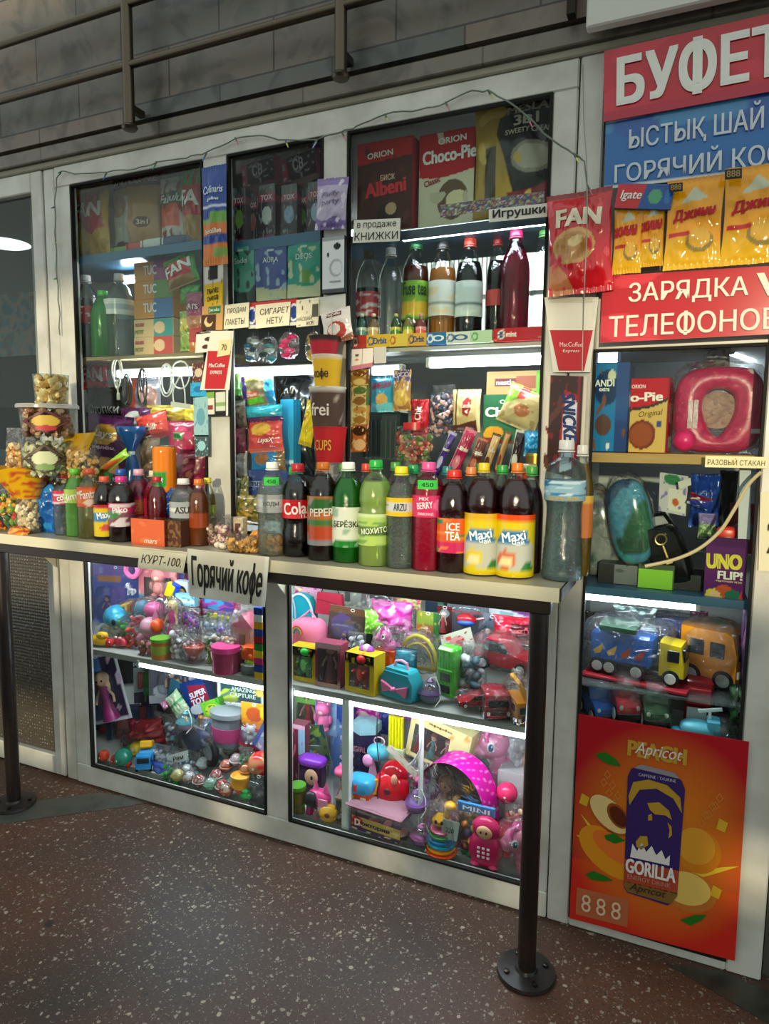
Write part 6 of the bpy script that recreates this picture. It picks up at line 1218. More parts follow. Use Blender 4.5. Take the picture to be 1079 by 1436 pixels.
def seat_pt(a, k, y):
    ox = (w/2)*.98*math.copysign(abs(math.sin(a))**.6, math.sin(a)); oz = h*.5+h*.49*math.copysign(abs(math.cos(a))**.6, -math.cos(a))
    ix = w*.165*math.sin(a)*(1-.4*math.cos(a)); iz = h*.47-h*.27*math.cos(a)
    return (ox*(1-k)+(ix)*k, y, oz*(1-k)+iz*k)
mb = MB(); N = 48; rings = [(0,.03),(0,-.015),(.05,-.038),(.16,-.048),(.5,-.052),(.86,-.050),(.96,-.04),(1,-.02),(1,.03)]
vs = [seat_pt(2*math.pi*i/N, k, y) for k, y in rings for i in range(N)]
mb.add(vs, [(j*N+i, j*N+(i+1)%N, (j+1)*N+(i+1)%N, (j+1)*N+i) for j in range(len(rings)-1) for i in range(N)]); mb.build('padded_ring', mat('#d8125e', 'plastic'), o, angle=180)
MB().lathe([(.001,.012),(w*.22,.012),(w*.22,.02),(.001,.02)], 30, TRS((0,0,h*.5), rx=R(90))).build('centre_picture', mat('#b08a7c', 'paper'), o)
MB().ball((-w*.34,-.045,h*.15), (w*.13,.03,h*.13), 16).build('splash_guard', mat('#e0246c', 'plastic'), o)
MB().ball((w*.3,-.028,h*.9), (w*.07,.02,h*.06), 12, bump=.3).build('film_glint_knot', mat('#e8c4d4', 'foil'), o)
MB().box((w*.40,-.05,h*.26), (w*.10,.002,h*.05)).build('price_tag', mat('#d8ccd0', 'paper'), o)
for x in (-.30,-.24): MB().box((w*x,-.055,h*.45), (w*.05,.001,h*.32)).build('clear_tape', clear('#ffffff', .2, .1, .4, .22, 0, 'tape'), o)
wrapped(o, w*1.0, h*1.02, .14, seed=3, e=.5, mtl=FILM)
bag('tuft of crumpled clear film above the pink seat', (985,488,1024,516), .16, art('#b4b8b8', ('n',6,2,.2,'#8f9494')), .05, crumple=3, name='film_tuft', cat='packaging')
sheet('cream handwritten disposable cups sign on the shelf edge', [(990,639),(1078,641),(1076,657),(989,655)], -.012, None, '#dfd4a4', [('РАЗОВЫЙ СТАКАН',.5,.52,.92,.6,INK,0,.0)])
sheet('cream paper with black digits on the white post beside the handbag case', [(1067,690),(1108,690),(1104,802),(1064,800)], -.006, None, '#cfc9a8', [('25',.62,.42,.7,.4,'#1c1a17',0,.02)])
cable('thick cream cable running diagonally in front of the black handbag', [[(1068,662,-.01),(1050,680,.0),(1030,715,.005),(1010,745,.01),(980,770,.012),(945,785,.014),(905,794,.012)]], '#b8ac86', .0045)
RB = .986
def slipper_pack(label, bb, Y, a, d, ry):
    b, w, h = place(*bb, Y); o = thing('slipper_pack', label, 'slippers', b, ry=ry)
    MB().ball((0,0,h*.5), (w*.5, d/2, h*.5), 36, e=.72, bump=.03, seed=w*40, art=lambda u, v: a((u-.25)*2, v)).build('slippers', printed('gloss'), o, angle=180)
    wrapped(o, w*1.04, h*1.04, d*1.1, seed=h*30, e=.75, mtl=FILM); return o
slipper_pack('grey floral slipper pack leaning in the corner', (812,686,880,806), .20, art('#8f9494', ('n',6,3,.28,'#a86a5a'), ('n',7,9,.34,'#4a5f5a'), ('n',8,5,.36,'#5a5f70')), .08, R(-10))
slipper_pack('blue and teal beach slipper pack with palm print', (864,670,926,790), .11, art('#4a92b4', ('d',-.5,1,.50,'#1a4a7a'), ('d',-.7,-1,-.50,'#3aa6a4'), ('d',-.5,-1,-.25,'#8f6f5a'), ('e',.60,.42,.16,.15,'#0f5a34'), ('e',.45,.36,.22,.1,'#0f4a2c'), ('e',.74,.5,.14,.12,'#14663a')), .07, R(-12))
b, w, h = place(922,712,990,806,.14); b.z = RB; o = thing('handbag', 'glossy black handbag with gold ring clasp', 'bag', b, ry=R(-22)); BLK = mat('#0c0c0d', 'gloss')
MB().ball((0,0,h*.48), (w*.42,.05,h*.48), 22, e=.6, bump=.08, seed=2).build('bag_body', BLK, o)
MB().prism([(-w*.34,h*.5),(-w*.22,h*.98),(w*.2,h*.98),(w*.34,h*.5),(0,h*.40)], .016, TRS((0,-.060,0)), b=.06).build('flap', BLK, o)
MB().tube([(math.cos(t)*.014,-.072,h*.80+math.sin(t)*.014) for t in [k*math.pi/10 for k in range(20)]], .003, 7, closed=True).build('ring_clasp', mat('#a8905a', 'metal'), o)
MB().box((0,-.070,h*.62), (.008,.006,h*.26), .002).build('strap_bar', mat('#a8905a', 'metal'), o); MB().box((0,-.070,h*.46), (.02,.006,.014), .002).build('buckle', mat('#a8905a', 'metal'), o)
MB().tube([(-w*.3,0,h*.85),(-w*.1,.03,h*1.12),(w*.2,.03,h*1.1),(w*.34,0,h*.82)], .006, 8).build('shoulder_strap', BLK, o)
bag('crinkled blue raincoat packet behind the handbag', (965,664,1008,740), .25, art('#1a3f9a', ('n',5,3,.25,'#3a62c4')), .06, crumple=2); sheet('white toy card with tiny tree picture behind the handbag', [(926,662),(966,668),(962,724),(924,716)], .22, art('#c4c4cc', ('r',.35,.08,.95,.62,'#d8d8cc'), ('e',.6,.3,.12,.1,'#c4582a'), ('e',.45,.86,.3,.14,'#2c7a4a'), ('n',6,3,.35,'#8a7ab8')), '#c4c4cc', name='carded_toy', cat='toy', fin='gloss')
sheet('small white price slip before the blue raincoat packet', [(951,676),(969,670),(970,680),(953,686)], .18, None, '#cfcfca', name='price_tag', cat='price tag')
bag('red, white and blue soap packet beside the raincoat packet', (962,690,1000,716), .19, art('#2a3f9a', ('d',-.6,1,.3,'#7a1a34'), ('d',.6,-1,.2,'#2a3f9a'), ('n',4,3,.3,'#c9c4d4')), .03, ry=R(20)); bag('small packet of green grass print near the card game', (978,720,1004,756), .16, art('#6fa05a', ('n',9,3,.0,'#b8c49a'), ('h',.6,1,'#8a7ab0')), .03)
bag('limp black bag hanging in the shaded back corner', (1004,660,1030,760), .30, art('#14151a', ('n',4,3,.3,'#22242a')), .06, crumple=2)
gadget('round red and grey boxed toy behind the white strip', (1020,706,1060,776), .24, [('box_body','box',(0,.2,.5),(1,.4,1),'#8a1c26',{'fin':'paper'}), ('round_face','cyl',(0,-.1,.5),(.8,.9,.2),'#3f4f5a',{'rx':R(90)})], name='boxed_toy', cat='toy', dz=.6)
sheet('white plastic strip standing behind the cable', [(1038,650),(1054,650),(1052,756),(1035,756)], .06, None, '#c9cbd0', name='plastic_strip', cat='strip', thick=.006)
gadget('orange red plastic clip lying over the card game box', (1004,738,1034,758), .10, [('body','ball',(0,0,.5),(1,.8,1),'#e0341c',{'e':.6}), ('tip','cone',(.5,0,.5),(.3,.4,.5),'#c42a18',{'ry':R(90)})], name='plastic_clip', cat='clip')
carton('grey phone box with black end lying on the blue shelf', (838,792,905,824), .10, art('#6a7072', ('v',0,.34,'#101114'), ('e',.45,.7,.1,.1,'#4a4f52')), .10, side='#5a6062', z=RB, name='gadget_box'); carton('grey and lime box lying beside the phone box', (894,792,945,824), .08, art('#7fc02c', ('h',.80,1,'#3a4a2a'), ('v',.97,1,'#3a4a2a')), .12, side='#3f4a34', top='#4a5242', z=RB, name='gadget_box'); carton('flat black box lying next to the card game', (944,806,988,826), .10, art('#1c1e20', ('n',6,3,.3,'#2c3032')), .10, side='#17181a', z=RB, name='gadget_box')
carton('purple card game box with yellow lettering', (986,754,1047,836), .055, art('#5a2460', ('h',.86,1,'#4a1c50'), ('p',[(.08,.16),(.3,.2),(.55,0),(0,0)],'#c9c03a'), ('e',.5,.16,.22,.1,'#b8502a'), ('e',.72,.11,.2,.08,'#2a6a54'), ('p',[(.85,0),(.92,.18),(.99,0)],'#c9402a'), ('e',.28,.1,.14,.06,'#d8b48a')), .05, [('UNO',.46,.63,.86,.24,'#d8c83a',.03,.08), ('FLIP!',.62,.42,.6,.13,'#d8d8cc',.02,.05), ('карточная игра',.6,.32,.62,.035,'#c9b48a')], side='#431a48', name='card_game', cat='game', fin='gloss', z=RB-.012, rz=R(-5))
# toys under the blue shelf
b = P(893,950,.09); b.z = .7055; v = vehicle('blue toy lorry with yellow cab on a red card tray in a clear pack', b+Vector((.0,.05,.012)), (P(972,940,.12)-P(832,930,.12)).x*.98, .135, .085, '#1f62b8', '#dfc12a', 'lorry', rz=R(-10), name='toy_lorry')
L_ = (P(972,940,.12)-P(832,930,.12)).x
MB().box((0,0,-.005), (L_*1.08,.13,.010), .002).build('tray_card', mat('#b02a38', 'gloss'), v); mb = MB()
for k in range(4):
    pp = [(-.44+.145*k, .50), (-.34+.145*k, .66), (-.34+.145*k, .60), (-.36+.145*k, .46), (-.42+.145*k,.42)]
    MB().prism([(x*L_, z*.135) for x, z in pp], .002, TRS((0,-.0445,0))).build('side_decal', mat(('#d8a83a','#e0b050','#c4502a','#b8402c')[k], 'gloss'), v)
MB().ball((-.1*L_,0,.085), (L_*.46,.06,.085), 24, e=.4, bump=.08, seed=4).build('clear_cover', WRAP, v)
MB().box((-.18*L_,.0,.150), (L_*.40,.06,.02), .004, TRS(rx=R(12))).build('header_card', mat('#3f5a4a', 'gloss'), v)
b = P(1000,942,.21); b.z = .706; vehicle('big orange toy truck cab with dark wheels', b, .16, .165, .10, '#dc8a1c', None, 'front', rz=R(-22), name='toy_truck', hub='#8a8a86', wrap=True)
vehicle('dark blue boxed toy locomotive behind the lorry', P(948,892,.26)+Vector((0,0,-.02)), .20, .08, .07, '#1c2a6a', '#2a3f8a', 'lorry', rz=R(-8), name='toy_lorry', wrap=True)
gadget('green plastic toy cap above the orange truck cab', (990,862,1032,894), .26, [('dome','ball',(0,0,.3),(.9,1,.9),'#1c8a3c'), ('brim','cyl',(0,0,.2),(1,1,.14),'#16702f')], name='toy_helmet')
bag('dark spotted toy bag in the gloom behind the lorry', (818,858,862,900), .30, art('#1c1a18', ('n',5,3,.2,'#3a3428')), .08, crumple=2); bag('grey holographic header pack over the lorry', (858,850,920,884), .22, art('#4a5452', ('n',7,3,.15,'#9ab0a4'), ('w',.2,.06,7,1,'#3aa0c4')), .03); bag('purple pink doll packet at the rim of the glass', (1034,840,1052,960), .16, art('#6a4a7a', ('n',5,3,.2,'#b87aa8')), .04); bag('pinkish grey sweets pouch behind the card game lamp', (966,856,992,886), .30, art('#6a3a4a', ('n',5,3,.2,'#a86a7a')), .05)
for lab, px, py, Y, c, ry, l, hh in (('blue toy car wedged under the lorry tray', 838,1006,.14,'#2f6fd0',62,.15,.14), ('red toy car with white grille pointing at the glass', 872,1003,.13,'#dc343c',70,.17,.15), ('dark green toy jeep with lime hood', 915,1012,.12,'#3f6a44',78,.16,.14)):
    b = P(px, py, Y); vehicle(lab, b, l*.9, hh*.85, .066, c, None, 'car', rz=R(-ry), name='toy_car', wrap=True)
gadget('red boxed toy with white price card', (956,952,1000,1012), .14, [('box_body','box',(0,.1,.5),(.9,.7,1),'#8a1824',{'fin':'gloss'}), ('red_van','box',(0,-.3,.68),(.75,.3,.36),'#b8202e'), ('price_card','box',(-.05,-.50,.26),(.62,.02,.36),'#b4b8b8',{'fin':'paper'})], name='boxed_toy')
gadget('sky blue toy boat with white propeller in a clear dome', (940,990,1036,1036), .06, [('hull','ball',(-.12,0,.28),(.52,.8,.5),'#6cc4dc',{'e':.8}), ('stern','box',(.12,0,.4),(.2,.6,.5),'#5ab4d0'), ('bow_tip','ball',(-.42,0,.14),(.18,.5,.2),'#4aa4c0'), ('propeller_shaft','cyl',(.06,0,.72),(.05,.1,.3),'#d4dade'), ('propeller','box',(.06,0,.9),(.36,.1,.09),'#e4e8ea',{'ry':R(-14)}), ('clear_dome','ball',(.26,.1,.34),(.5,1,.7),DOME)], name='toy_boat', dz=.9)
bag('navy blue toy packet in the lower corner', (994,950,1026,1000), .22, art('#16345e', ('n',5,3,.3,'#2a5a8a')), .05); bag('dark green camouflage toy packet by the frame', (1018,960,1050,1036), .10, art('#1c3a22', ('n',5,3,.15,'#3a6a34'), ('n',6,6,.25,'#14241a')), .05)
# ---------------------------------------------------------------- energy drink poster
o, f, p = sheet('big red energy drink poster with purple can and peaches', [(812,1001),(1051,1040),(1031,1347),(799,1287)], -.008, (lambda bg: bg)(lambda u, v: tuple(a*(1-t)+b_*t for t in [max(0, min(1, 1.15-((u-.54)**2*3.2+(v-.50)**2*4.4)))] for a, b_ in zip(lin('#a81420') if v > .3 else lin('#c4281c'), lin('#c8701c')))), '#b02018', fin='gloss', res=(70,90), thick=.002, name='poster')
def ell(u, v, a, b, n=22, rot=0): return [(u+a*math.cos(t)*math.cos(rot)-b*math.sin(t)*math.sin(rot)*.75, v+a*math.cos(t)*math.sin(rot)*1.0+b*math.sin(t)*math.cos(rot)) for t in [2*math.pi*k/n for k in range(n)]]
PG = lambda pts, h, l, nm='picture': poly(p, f, pts, h, 'gloss', l, nm)
PG(ell(.76,.47,.13,.105), '#c8781a', .003, 'peach_picture'); PG(ell(.745,.49,.11,.085), '#d0902c', .0034, 'peach_picture')
PG(ell(.22,.55,.145,.078,rot=-.4), '#a8501c', .003, 'peach_skin'); PG(ell(.225,.555,.135,.070,rot=-.4), '#d8bc7c', .0034, 'peach_half'); PG(ell(.275,.555,.075,.050,rot=-.5), '#8a4a1c', .0037, 'peach_stone'); PG(ell(.28,.553,.062,.040,rot=-.5), '#5a2412', .0040, 'peach_stone')
PG(ell(.24,.37,.21,.105,rot=-.3), '#d2881c', .003, 'peach_picture'); PG(ell(.27,.40,.15,.06,rot=-.3), '#d86a28', .0034, 'peach_blush')
PG(ell(.72,.27,.16,.095), '#b86a28', .003, 'peach_half'); PG(ell(.705,.285,.14,.078), '#d8b45c', .0036, 'peach_half')
for q in ([(.04,.53),(.13,.47),(.16,.41),(.24,.33),(.5,.29),(.9,.42),(.99,.44),(.88,.39),(.74,.33),(.5,.25),(.22,.28),(.12,.38),(.02,.42),(.10,.43),(.12,.45)],): PG(q, '#d8b42c', .0028, 'juice_splash')
for q in (((.12,.83),(.18,.845),(.25,.82),(.28,.79),(.2,.79),(.14,.81)), ((.09,.24),(.14,.265),(.22,.255),(.27,.24),(.2,.225),(.13,.22)), ((.20,.45),(.26,.47),(.33,.445),(.27,.42),(.21,.43)), ((.68,.13),(.76,.17),(.83,.185),(.80,.15),(.74,.115))): PG(list(q), '#1f6a1c', .0042, 'leaf_picture')
for u, v in ((.06,.60),(.88,.61),(.87,.30)): PG([(u-.03,v-.02),(u+.02,v-.03),(u+.035,v+.015),(u-.015,v+.03)], '#c8a02a', .0042, 'fruit_cube')
for u0, v0, m in ((.22,.70,1),(.80,.69,-1)):
    for i in range(3):
        for j in range(2):
            c = (u0+m*(i*.035-.04)+j*.02, v0-i*.045+j*.04); q = [(c[0]-.022,c[1]),(c[0],c[1]+.022),(c[0]+.022,c[1]),(c[0],c[1]-.022)]
            g = MB(); A = [f(*x)-Vector((0,.0032,0)) for x in q]; ctr = sum(A, Vector())/4; B = [ctr+(x-ctr)*.7 for x in A]
            g.add(A+B, [(k, (k+1) % 4, 4+(k+1) % 4, 4+k) for k in range(4)], None, False); g.build('ornament', mat('#c87c34', 'gloss'), p, flat=True)
can = [(.345,.79),(.40,.815),(.60,.805),(.645,.775),(.665,.74),(.655,.24),(.62,.195),(.60,.185),(.36,.20),(.335,.225),(.325,.75)]
PG(can, '#33235e', .0048, 'can_picture')
PG([(.335,.36),(.655,.36),(.655,.25),(.335,.25)], '#a8442c', .0052, 'can_band'); PG([(.335,.255),(.655,.255),(.652,.235),(.62,.195),(.36,.205),(.336,.23)], '#7a5a2c', .0052, 'can_foot')
PG([(.40,.818),(.60,.808),(.63,.785),(.36,.797)], '#8a8690', .0056, 'can_rim')
PG([(.335,.66),(.36,.73),(.45,.755),(.56,.745),(.64,.70),(.655,.63),(.60,.69),(.50,.72),(.40,.70),(.345,.62)], '#b08a2c', .0056, 'can_arc')
for q in ([(.45,.645),(.52,.66),(.58,.63),(.60,.59),(.56,.605),(.50,.60),(.47,.615)], [(.46,.59),(.48,.60),(.485,.57),(.46,.565)], [(.575,.575),(.60,.56),(.605,.52),(.585,.50),(.59,.54)], [(.395,.455),(.42,.485),(.46,.49),(.47,.45),(.43,.42),(.40,.43)]): PG(q, '#b08a2c', .0058, 'face_marking')
PG([(.365,.375),(.375,.44),(.405,.41),(.43,.455),(.46,.415),(.49,.45),(.52,.41),(.55,.44),(.575,.40),(.60,.425),(.60,.375)], '#d8d4d0', .0058, 'jagged_crest')
st = lambda s, u, v, w, h, c, b_=.03, l=.007, sh=0: text(s, w, h, (u,0,v), c, p, lambda x, z: f(x, z)-Vector((0,l,0)), bold=b_, shear=sh)
st('PEACH', .49, .885, .35, .075, '#b8902a', .06, .004); st('Apricot', .50, .885, .28, .07, '#dcd0cc', .0, .0062, .3)
st('GORILLA', .490, .335, .30, .068, '#e0dcd8', .05, .0075); st('ENERGY DRINK', .485, .283, .26, .022, '#c07a6a', .02, .0075); st('Apricot', .48, .232, .22, .045, '#2a1f18', .0, .0075, .3); st('CAFFEINE · TAURINE', .50, .772, .22, .014, '#b8b0c0', .0, .0075)
g = MB(); g.add([f(*q)-Vector((0,.003,0)) for q in ((.04,.03),(.37,.03),(.37,.165),(.04,.165))], [(0,1,2,3)], None, False); g.build('price_box', mat('#b0603c', 'gloss'), p, flat=True)
for k in range(3): st('8', .105+.095*k, .10, .06, .085, '#d8b898', -.005, .0065)
# ================================================================ toys in the lower cases
ZA, ZF, ZB = .5415, .0765, .5465           # shelf by the coffee sign, case floors, shelf by the counter post
def YZ(bb, z, lo=.06, hi=.45): return min(hi, max(lo, PZ((bb[0]+bb[2])/2, bb[3], z).y+.012))
def fl(fn, label, bb, z, *a, **k): return fn(label, bb, YZ(bb, z), *a, z=z, **k)
fig = lambda dress, hair='#6a3a20', style='doll', skin='#e0b090', trim=None, k=.92: (lambda o, w, h: figure(o, h*k, dress, skin, hair, style, trim=trim))
# ---- shelf behind the coffee sign
blister('blue violet doll card with small white horse against the case end', (138,792,192,884), .36, art('#5a6aae', ('h',.8,1,'#7a6aa8'), ('r',.1,.72,.6,.84,'#b0805a'), ('r',.38,.34,.7,.66,'#7d6ab4'), ('n',5,3,.3,'#8a8ac4')), lambda o, w, h: figure(o, h*.7, '#8a5ab0', hair='#5a3a7a'), dome=(.34,.45,.5,.45), rz=R(14))
pony('small white toy horse beside the doll card', P(182,834,.30), .052, '#c9ccd2', '#e4e6ea', rz=R(20))
gadget('pink ring rattle hanging before the doll card', (175,787,196,811), .28, [('ring','ring',(0,0,.5),(.8,.3,.8),'#e06aa4',{'r':.16}), ('handle','box',(-.3,0,.9),(.4,.3,.3),'#d84a94')], name='rattle', dz=.5)
winbox('pink baby toy box under the dried cheese note', (196,797,244,846), .34, '#b86a78', .06, fig('#d88a8a','#e0a0a0','animal','#f0c4b4'), art('#b86a78', ('h',.0,.2,'#4a8aa4'), ('n',5,2,.3,'#d89a94')), rz=R(12), inner='#a87a80')
for lab, bb, c, ry in (('yellow toy spade leaning over the pink baby box', (222,814,246,846), '#e0cc14', 24), ('blue toy scoop behind the yellow spade', (232,816,252,842), '#143fb4', 18)):
    gadget(lab, bb, .24 if 'yellow' in lab else .28, [('blade','box',(0,0,.64),(.55,.25,.7),c,{'b':.3}), ('handle','cyl',(0,0,.16),(.2,.2,.36),c)], name='toy_spade', ry=R(ry))
carton('tiny white box with dark arch print', (246,815,264,836), .28, art('#c9ccd0', ('e',.5,.2,.4,.5,'#23262a'), ('e',.5,.15,.26,.34,'#c9a45a')), .03, side='#b8bcc0', cat='toy', name='toy_box')
carton('pale turquoise packet next to the coffee sign corner', (246,834,273,850), .22, art('#9fd4dc', ('h',.3,.6,'#e0ecee'), ('n',5,2,.3,'#4aa0b0')), .03, side='#7ab4c0', cat='toy', name='toy_box')
vehicle('red toy lorry with yellow cab lying behind the pink doll', P(194,866,.25), .13, .07, .07, '#b8202a', '#d8a82a', 'lorry', rz=R(-160), name='toy_lorry', wrap=True)
gadget('sky blue toy elephant with white wheels', (146,846,180,890), .20, [('body','ball',(.05,0,.60),(.8,.8,.7),'#3a9cc4'), ('head','ball',(.3,-.2,.55),(.45,.5,.5),'#4ab0d4'), ('eye','ball',(.38,-.46,.55),(.16,.1,.2),'#14202a'), ('wheel','ring',(-.25,-.2,.16),(.42,.2,.32),'#c4ccd0',{'r':.16}), ('wheel','ring',(.2,-.2,.16),(.42,.2,.32),'#c4ccd0',{'r':.16}), ('axle','box',(0,0,.2),(.7,.2,.06),'#d4dade')], name='toy_elephant')
bagged('clear bag of green frog pieces beside the blue elephant', (158,866,192,894), .15, ['#4aa83a','#3a8a3a','#9ab0a4'], 10, .010, .05, 5, ry=R(-25))
F6 = []
def blob(label, bb, z, parts, **k): return gadget(label, bb, YZ(bb, z), parts, z=z, **k)
blob('yellow rubber duck at the shelf corner', (127,884,154,907), ZA, [('body','ball',(0,0,.36),(.95,.9,.7),'#d8a81c'), ('head','ball',(.2,-.1,.74),(.5,.6,.5),'#e0b422'), ('beak','cone',(.45,-.2,.7),(.16,.2,.2),'#d8661c',{'ry':R(90)}), ('eye','ball',(.28,-.38,.8),(.08,.08,.1),'#1a1510')], name='rubber_duck')
blob('small red rubber fish beside the yellow duck', (145,893,161,909), ZA, [('body','ball',(0,0,.46),(.9,.7,.8),'#c4201c'), ('tail_fin','cone',(-.5,0,.5),(.4,.2,.5),'#a81a18',{'ry':R(-90)}), ('eye','ball',(.25,-.3,.6),(.14,.1,.14),'#efe9df')], name='rubber_fish')
blob('crimson toy crab in front of the green frog bag', (159,889,181,909), ZA, [('shell','ball',(0,0,.42),(.9,.8,.7),'#b8203a'), ('claw','ball',(-.4,-.3,.45),(.3,.3,.4),'#d03a50'), ('claw','ball',(.4,-.3,.45),(.3,.3,.4),'#d03a50'), ('eye','ball',(-.14,-.3,.8),(.16,.16,.2),'#e8ddd4'), ('eye','ball',(.14,-.3,.8),(.16,.16,.2),'#e8ddd4')], name='toy_crab')
bagged('clear bag of orange red pieces beside the crab', (179,873,203,908), .13, ['#d83a1c','#c42a1c','#e05a2c'], 14, .010, .05, 7)
gadget('pinkish grey toy dolphin with orange ball', (196,858,230,906), .14, [('body','ball',(0,0,.55),(.75,.7,.55),'#c08a9a',{'ry':R(30)}), ('snout','ball',(-.25,-.1,.25),(.5,.4,.3),'#b87a90'), ('orange_ball','ball',(.34,-.1,.66),(.36,.5,.4),'#e0501c'), ('tail','cone',(.2,0,.95),(.3,.2,.3),'#b06a86')], name='toy_dolphin')
gadget('pink and teal doll buggy behind the dolphin', (192,838,234,872), .20, [('seat','ball',(.1,0,.5),(.6,.7,.7),'#d84a90'), ('teal_hood','ball',(-.3,0,.45),(.4,.7,.8),'#3a7a94'), ('handle','arc',(.3,0,.6),(.4,.2,.4),'#d8c4cc'), ('wheel','ring',(-.2,-.3,.12),(.3,.2,.24),'#c4c8cc',{'r':.18}), ('wheel','ring',(.3,-.3,.12),(.3,.2,.24),'#c4c8cc',{'r':.18})], name='doll_buggy', wrap=.8)
b, w, h = place(228,838,256,894,.15); o = thing('doll', 'blonde doll in a magenta dress wrapped in clear film', 'toy', b); figure(o, h*.96, '#d8288e', hair='#d8bc7a', name='doll_body', trim='#e86ab4'); wrapped(o, w, h, .06, seed=5, e=.7)
bagged('clear bag of purple and pink beads beside the blonde doll', (255,850,282,884), .18, ['#a84ab8','#d06ab4','#7a4aa4','#d84a6a'], 16, .009, .05, 9, square=False)
blob('green and orange slime tub at the shelf front', (215,894,238,924), ZA, [('tub','cyl',(0,0,.45),(.92,.92,.9),'#b8702a'), ('label_band','cyl',(0,0,.45),(.95,.95,.4),'#8fa03a',{'fin':'gloss'}), ('lid','cyl',(0,0,.93),(1,1,.14),'#6aa83a')], name='slime_tub')
for lab, bb, c in (('tiny brown toy bear beside the slime tub', (196,897,206,920), '#7a4a40'), ('tiny pinkish toy bear nearest the slime tub', (205,899,216,921), '#a86a6a')):
    b, w, h = place(*bb, YZ(bb, ZA), ZA); o = thing('toy_bear', lab, 'toy', b); figure(o, h, c, '#d8b09a', style='animal', name='bear_body')
bagged('big clear bag of white plastic pieces at the shelf front', (238,878,284,926), .10, ['#c9c4c9','#d8d0d4','#b8a4b0','#c49aa8'], 22, .011, .07, 11, square=False)
blob('orange red jelly cup in a clear bag', (258,900,286,930), ZA, [('cup','cone',(0,0,.4),(1,1,.8),'#d8441c',{'rx':R(180)}), ('cup_rim','cyl',(0,0,.78),(.95,.95,.1),'#e0663a'), ('jelly','ball',(0,0,.8),(.8,.8,.3),'#d83a2a',{'fin':'gloss'})], name='jelly_cup', wrap=.8)
bagged('clear bag of green and white stars behind the pink jar', (285,884,322,914), .13, ['#a8b88a','#c9ccb4','#5a8a4a','#d8d4c4'], 18, .009, .05, 12)
blob('magenta jar with pink lid at the shelf front', (300,905,334,943), ZA, [('jar','cyl',(0,0,.42),(.94,.94,.84),clear('#e05a90', .1, .05, .5, .35, 0, 'tinted_jar')), ('contents','cyl',(0,0,.36),(.86,.86,.66),'#a82a5a'), ('lid','cyl',(0,0,.90),(1,1,.2),'#e0448a')], name='toy_jar')
b, w, h = place(287,904,301,930,.09); o = thing('doll', 'tiny brown haired doll beside the magenta jar', 'toy', b); figure(o, h, '#5a6a34', hair='#5a2a18', name='doll_body')
blob('small brown toy horse head by the magenta jar', (330,910,346,942), ZA, [('head','ball',(0,0,.7),(.8,.7,.5),'#6a2c1c'), ('neck','cyl',(0,0,.35),(.6,.6,.7),'#4a1c14'), ('mane','ball',(.2,.1,.7),(.5,.4,.6),'#7a1c24')], name='toy_horse')
gadget('orange toy block with round holes near the brick tower', (343,902,363,926), .10, [('block','box',(0,0,.5),(.9,.8,.8),'#e0521c'), ('knob','ball',(-.2,-.4,.7),(.3,.2,.3),'#e8702c'), ('knob','ball',(.2,-.4,.35),(.3,.2,.3),'#e8702c')], name='toy_block')
blob('grey toy bowl at the shelf front', (339,930,361,948), ZA, [('bowl','ball',(0,0,.45),(1,1,.9),'#5a6460',{'e':.8}), ('bowl_rim','cyl',(0,0,.8),(1.02,1.02,.14),'#7a8480')], name='toy_bowl')
gadget('lime toy pear over the grey bowl', (344,918,360,936), .09, [('pear','ball',(0,0,.4),(.8,.8,.7),'#8ab41c'), ('pear_top','ball',(0,0,.75),(.4,.4,.4),'#9ac43a')], name='toy_pear')
gadget('pink toy house with curved roof in clear film', (331,858,363,906), .14, [('wall','box',(0,0,.35),(.8,.6,.7),'#d89a84'), ('roof','poly',(0,-.34,.6),(1,.7,.5),'#d85a7a',{'pts':[(-.5,0),(0,.8),(.5,0)]}), ('door','box',(0,-.32,.22),(.24,.04,.4),'#7a6a3a'), ('yellow_step','box',(.2,-.35,.06),(.5,.1,.1),'#d8c43a')], name='toy_house', wrap=.7)
bagged('clear bag of pastel bricks leaning at the coffee sign', (320,846,352,880), .18, ['#7ab4b8','#b8c46a','#c9b0a4','#8a9ab0'], 16, .009, .05, 15, ry=R(24))
bagged('clear bag of blue grey toy rabbits', (287,866,322,892), .20, ['#7a8a9c','#8f9cae','#6a7484'], 12, .011, .05, 16, square=False)
bagged('flat packet of yellow and green fish pieces', (284,856,328,872), .24, ['#a8b42a','#5a8a2c','#c9b82a'], 14, .008, .04, 17)
blister('purple and blue toy card under the coffee sign', (284,836,338,862), .30, art('#5a4a94', ('e',.3,.6,.25,.4,'#4aa0d4'), ('n',5,3,.1,'#b04aa4'), ('v',.8,1,'#a82a5a')), None, dome=(0,0,0,0))
blister('red toy card half behind the coffee sign', (268,840,290,866), .32, art('#8a2034', ('n',5,6,.2,'#c43a4a')), None, dome=(0,0,0,0)); blister('dark magenta card behind the blue scoop', (262,800,300,840), .40, art('#5a1c50', ('n',5,4,.2,'#a02a7a')), None, dome=(0,0,0,0)); blister('violet card standing between scoop and baby box', (238,798,258,822), .38, art('#4a4a8a'), None, dome=(0,0,0,0))
o = thing('brick_tower', 'tower of red, blue, green and yellow building bricks by the frame', 'toy', P(366,944,.06)); o.location.z = ZA
hh = P(366,850,.07).z-ZA
for k, c in enumerate(['#d8a81c','#1c3a8a','#b82a70','#d8b41c','#1f7a34','#a81c24','#1c3f94','#d8a01c','#e4e6e4','#1c3a8a']):
    q = MB().box((0,0,hh*(k+.5)/10), (.036,.03,hh/10*.96), .001).build('brick', mat(c, 'gloss'), o)
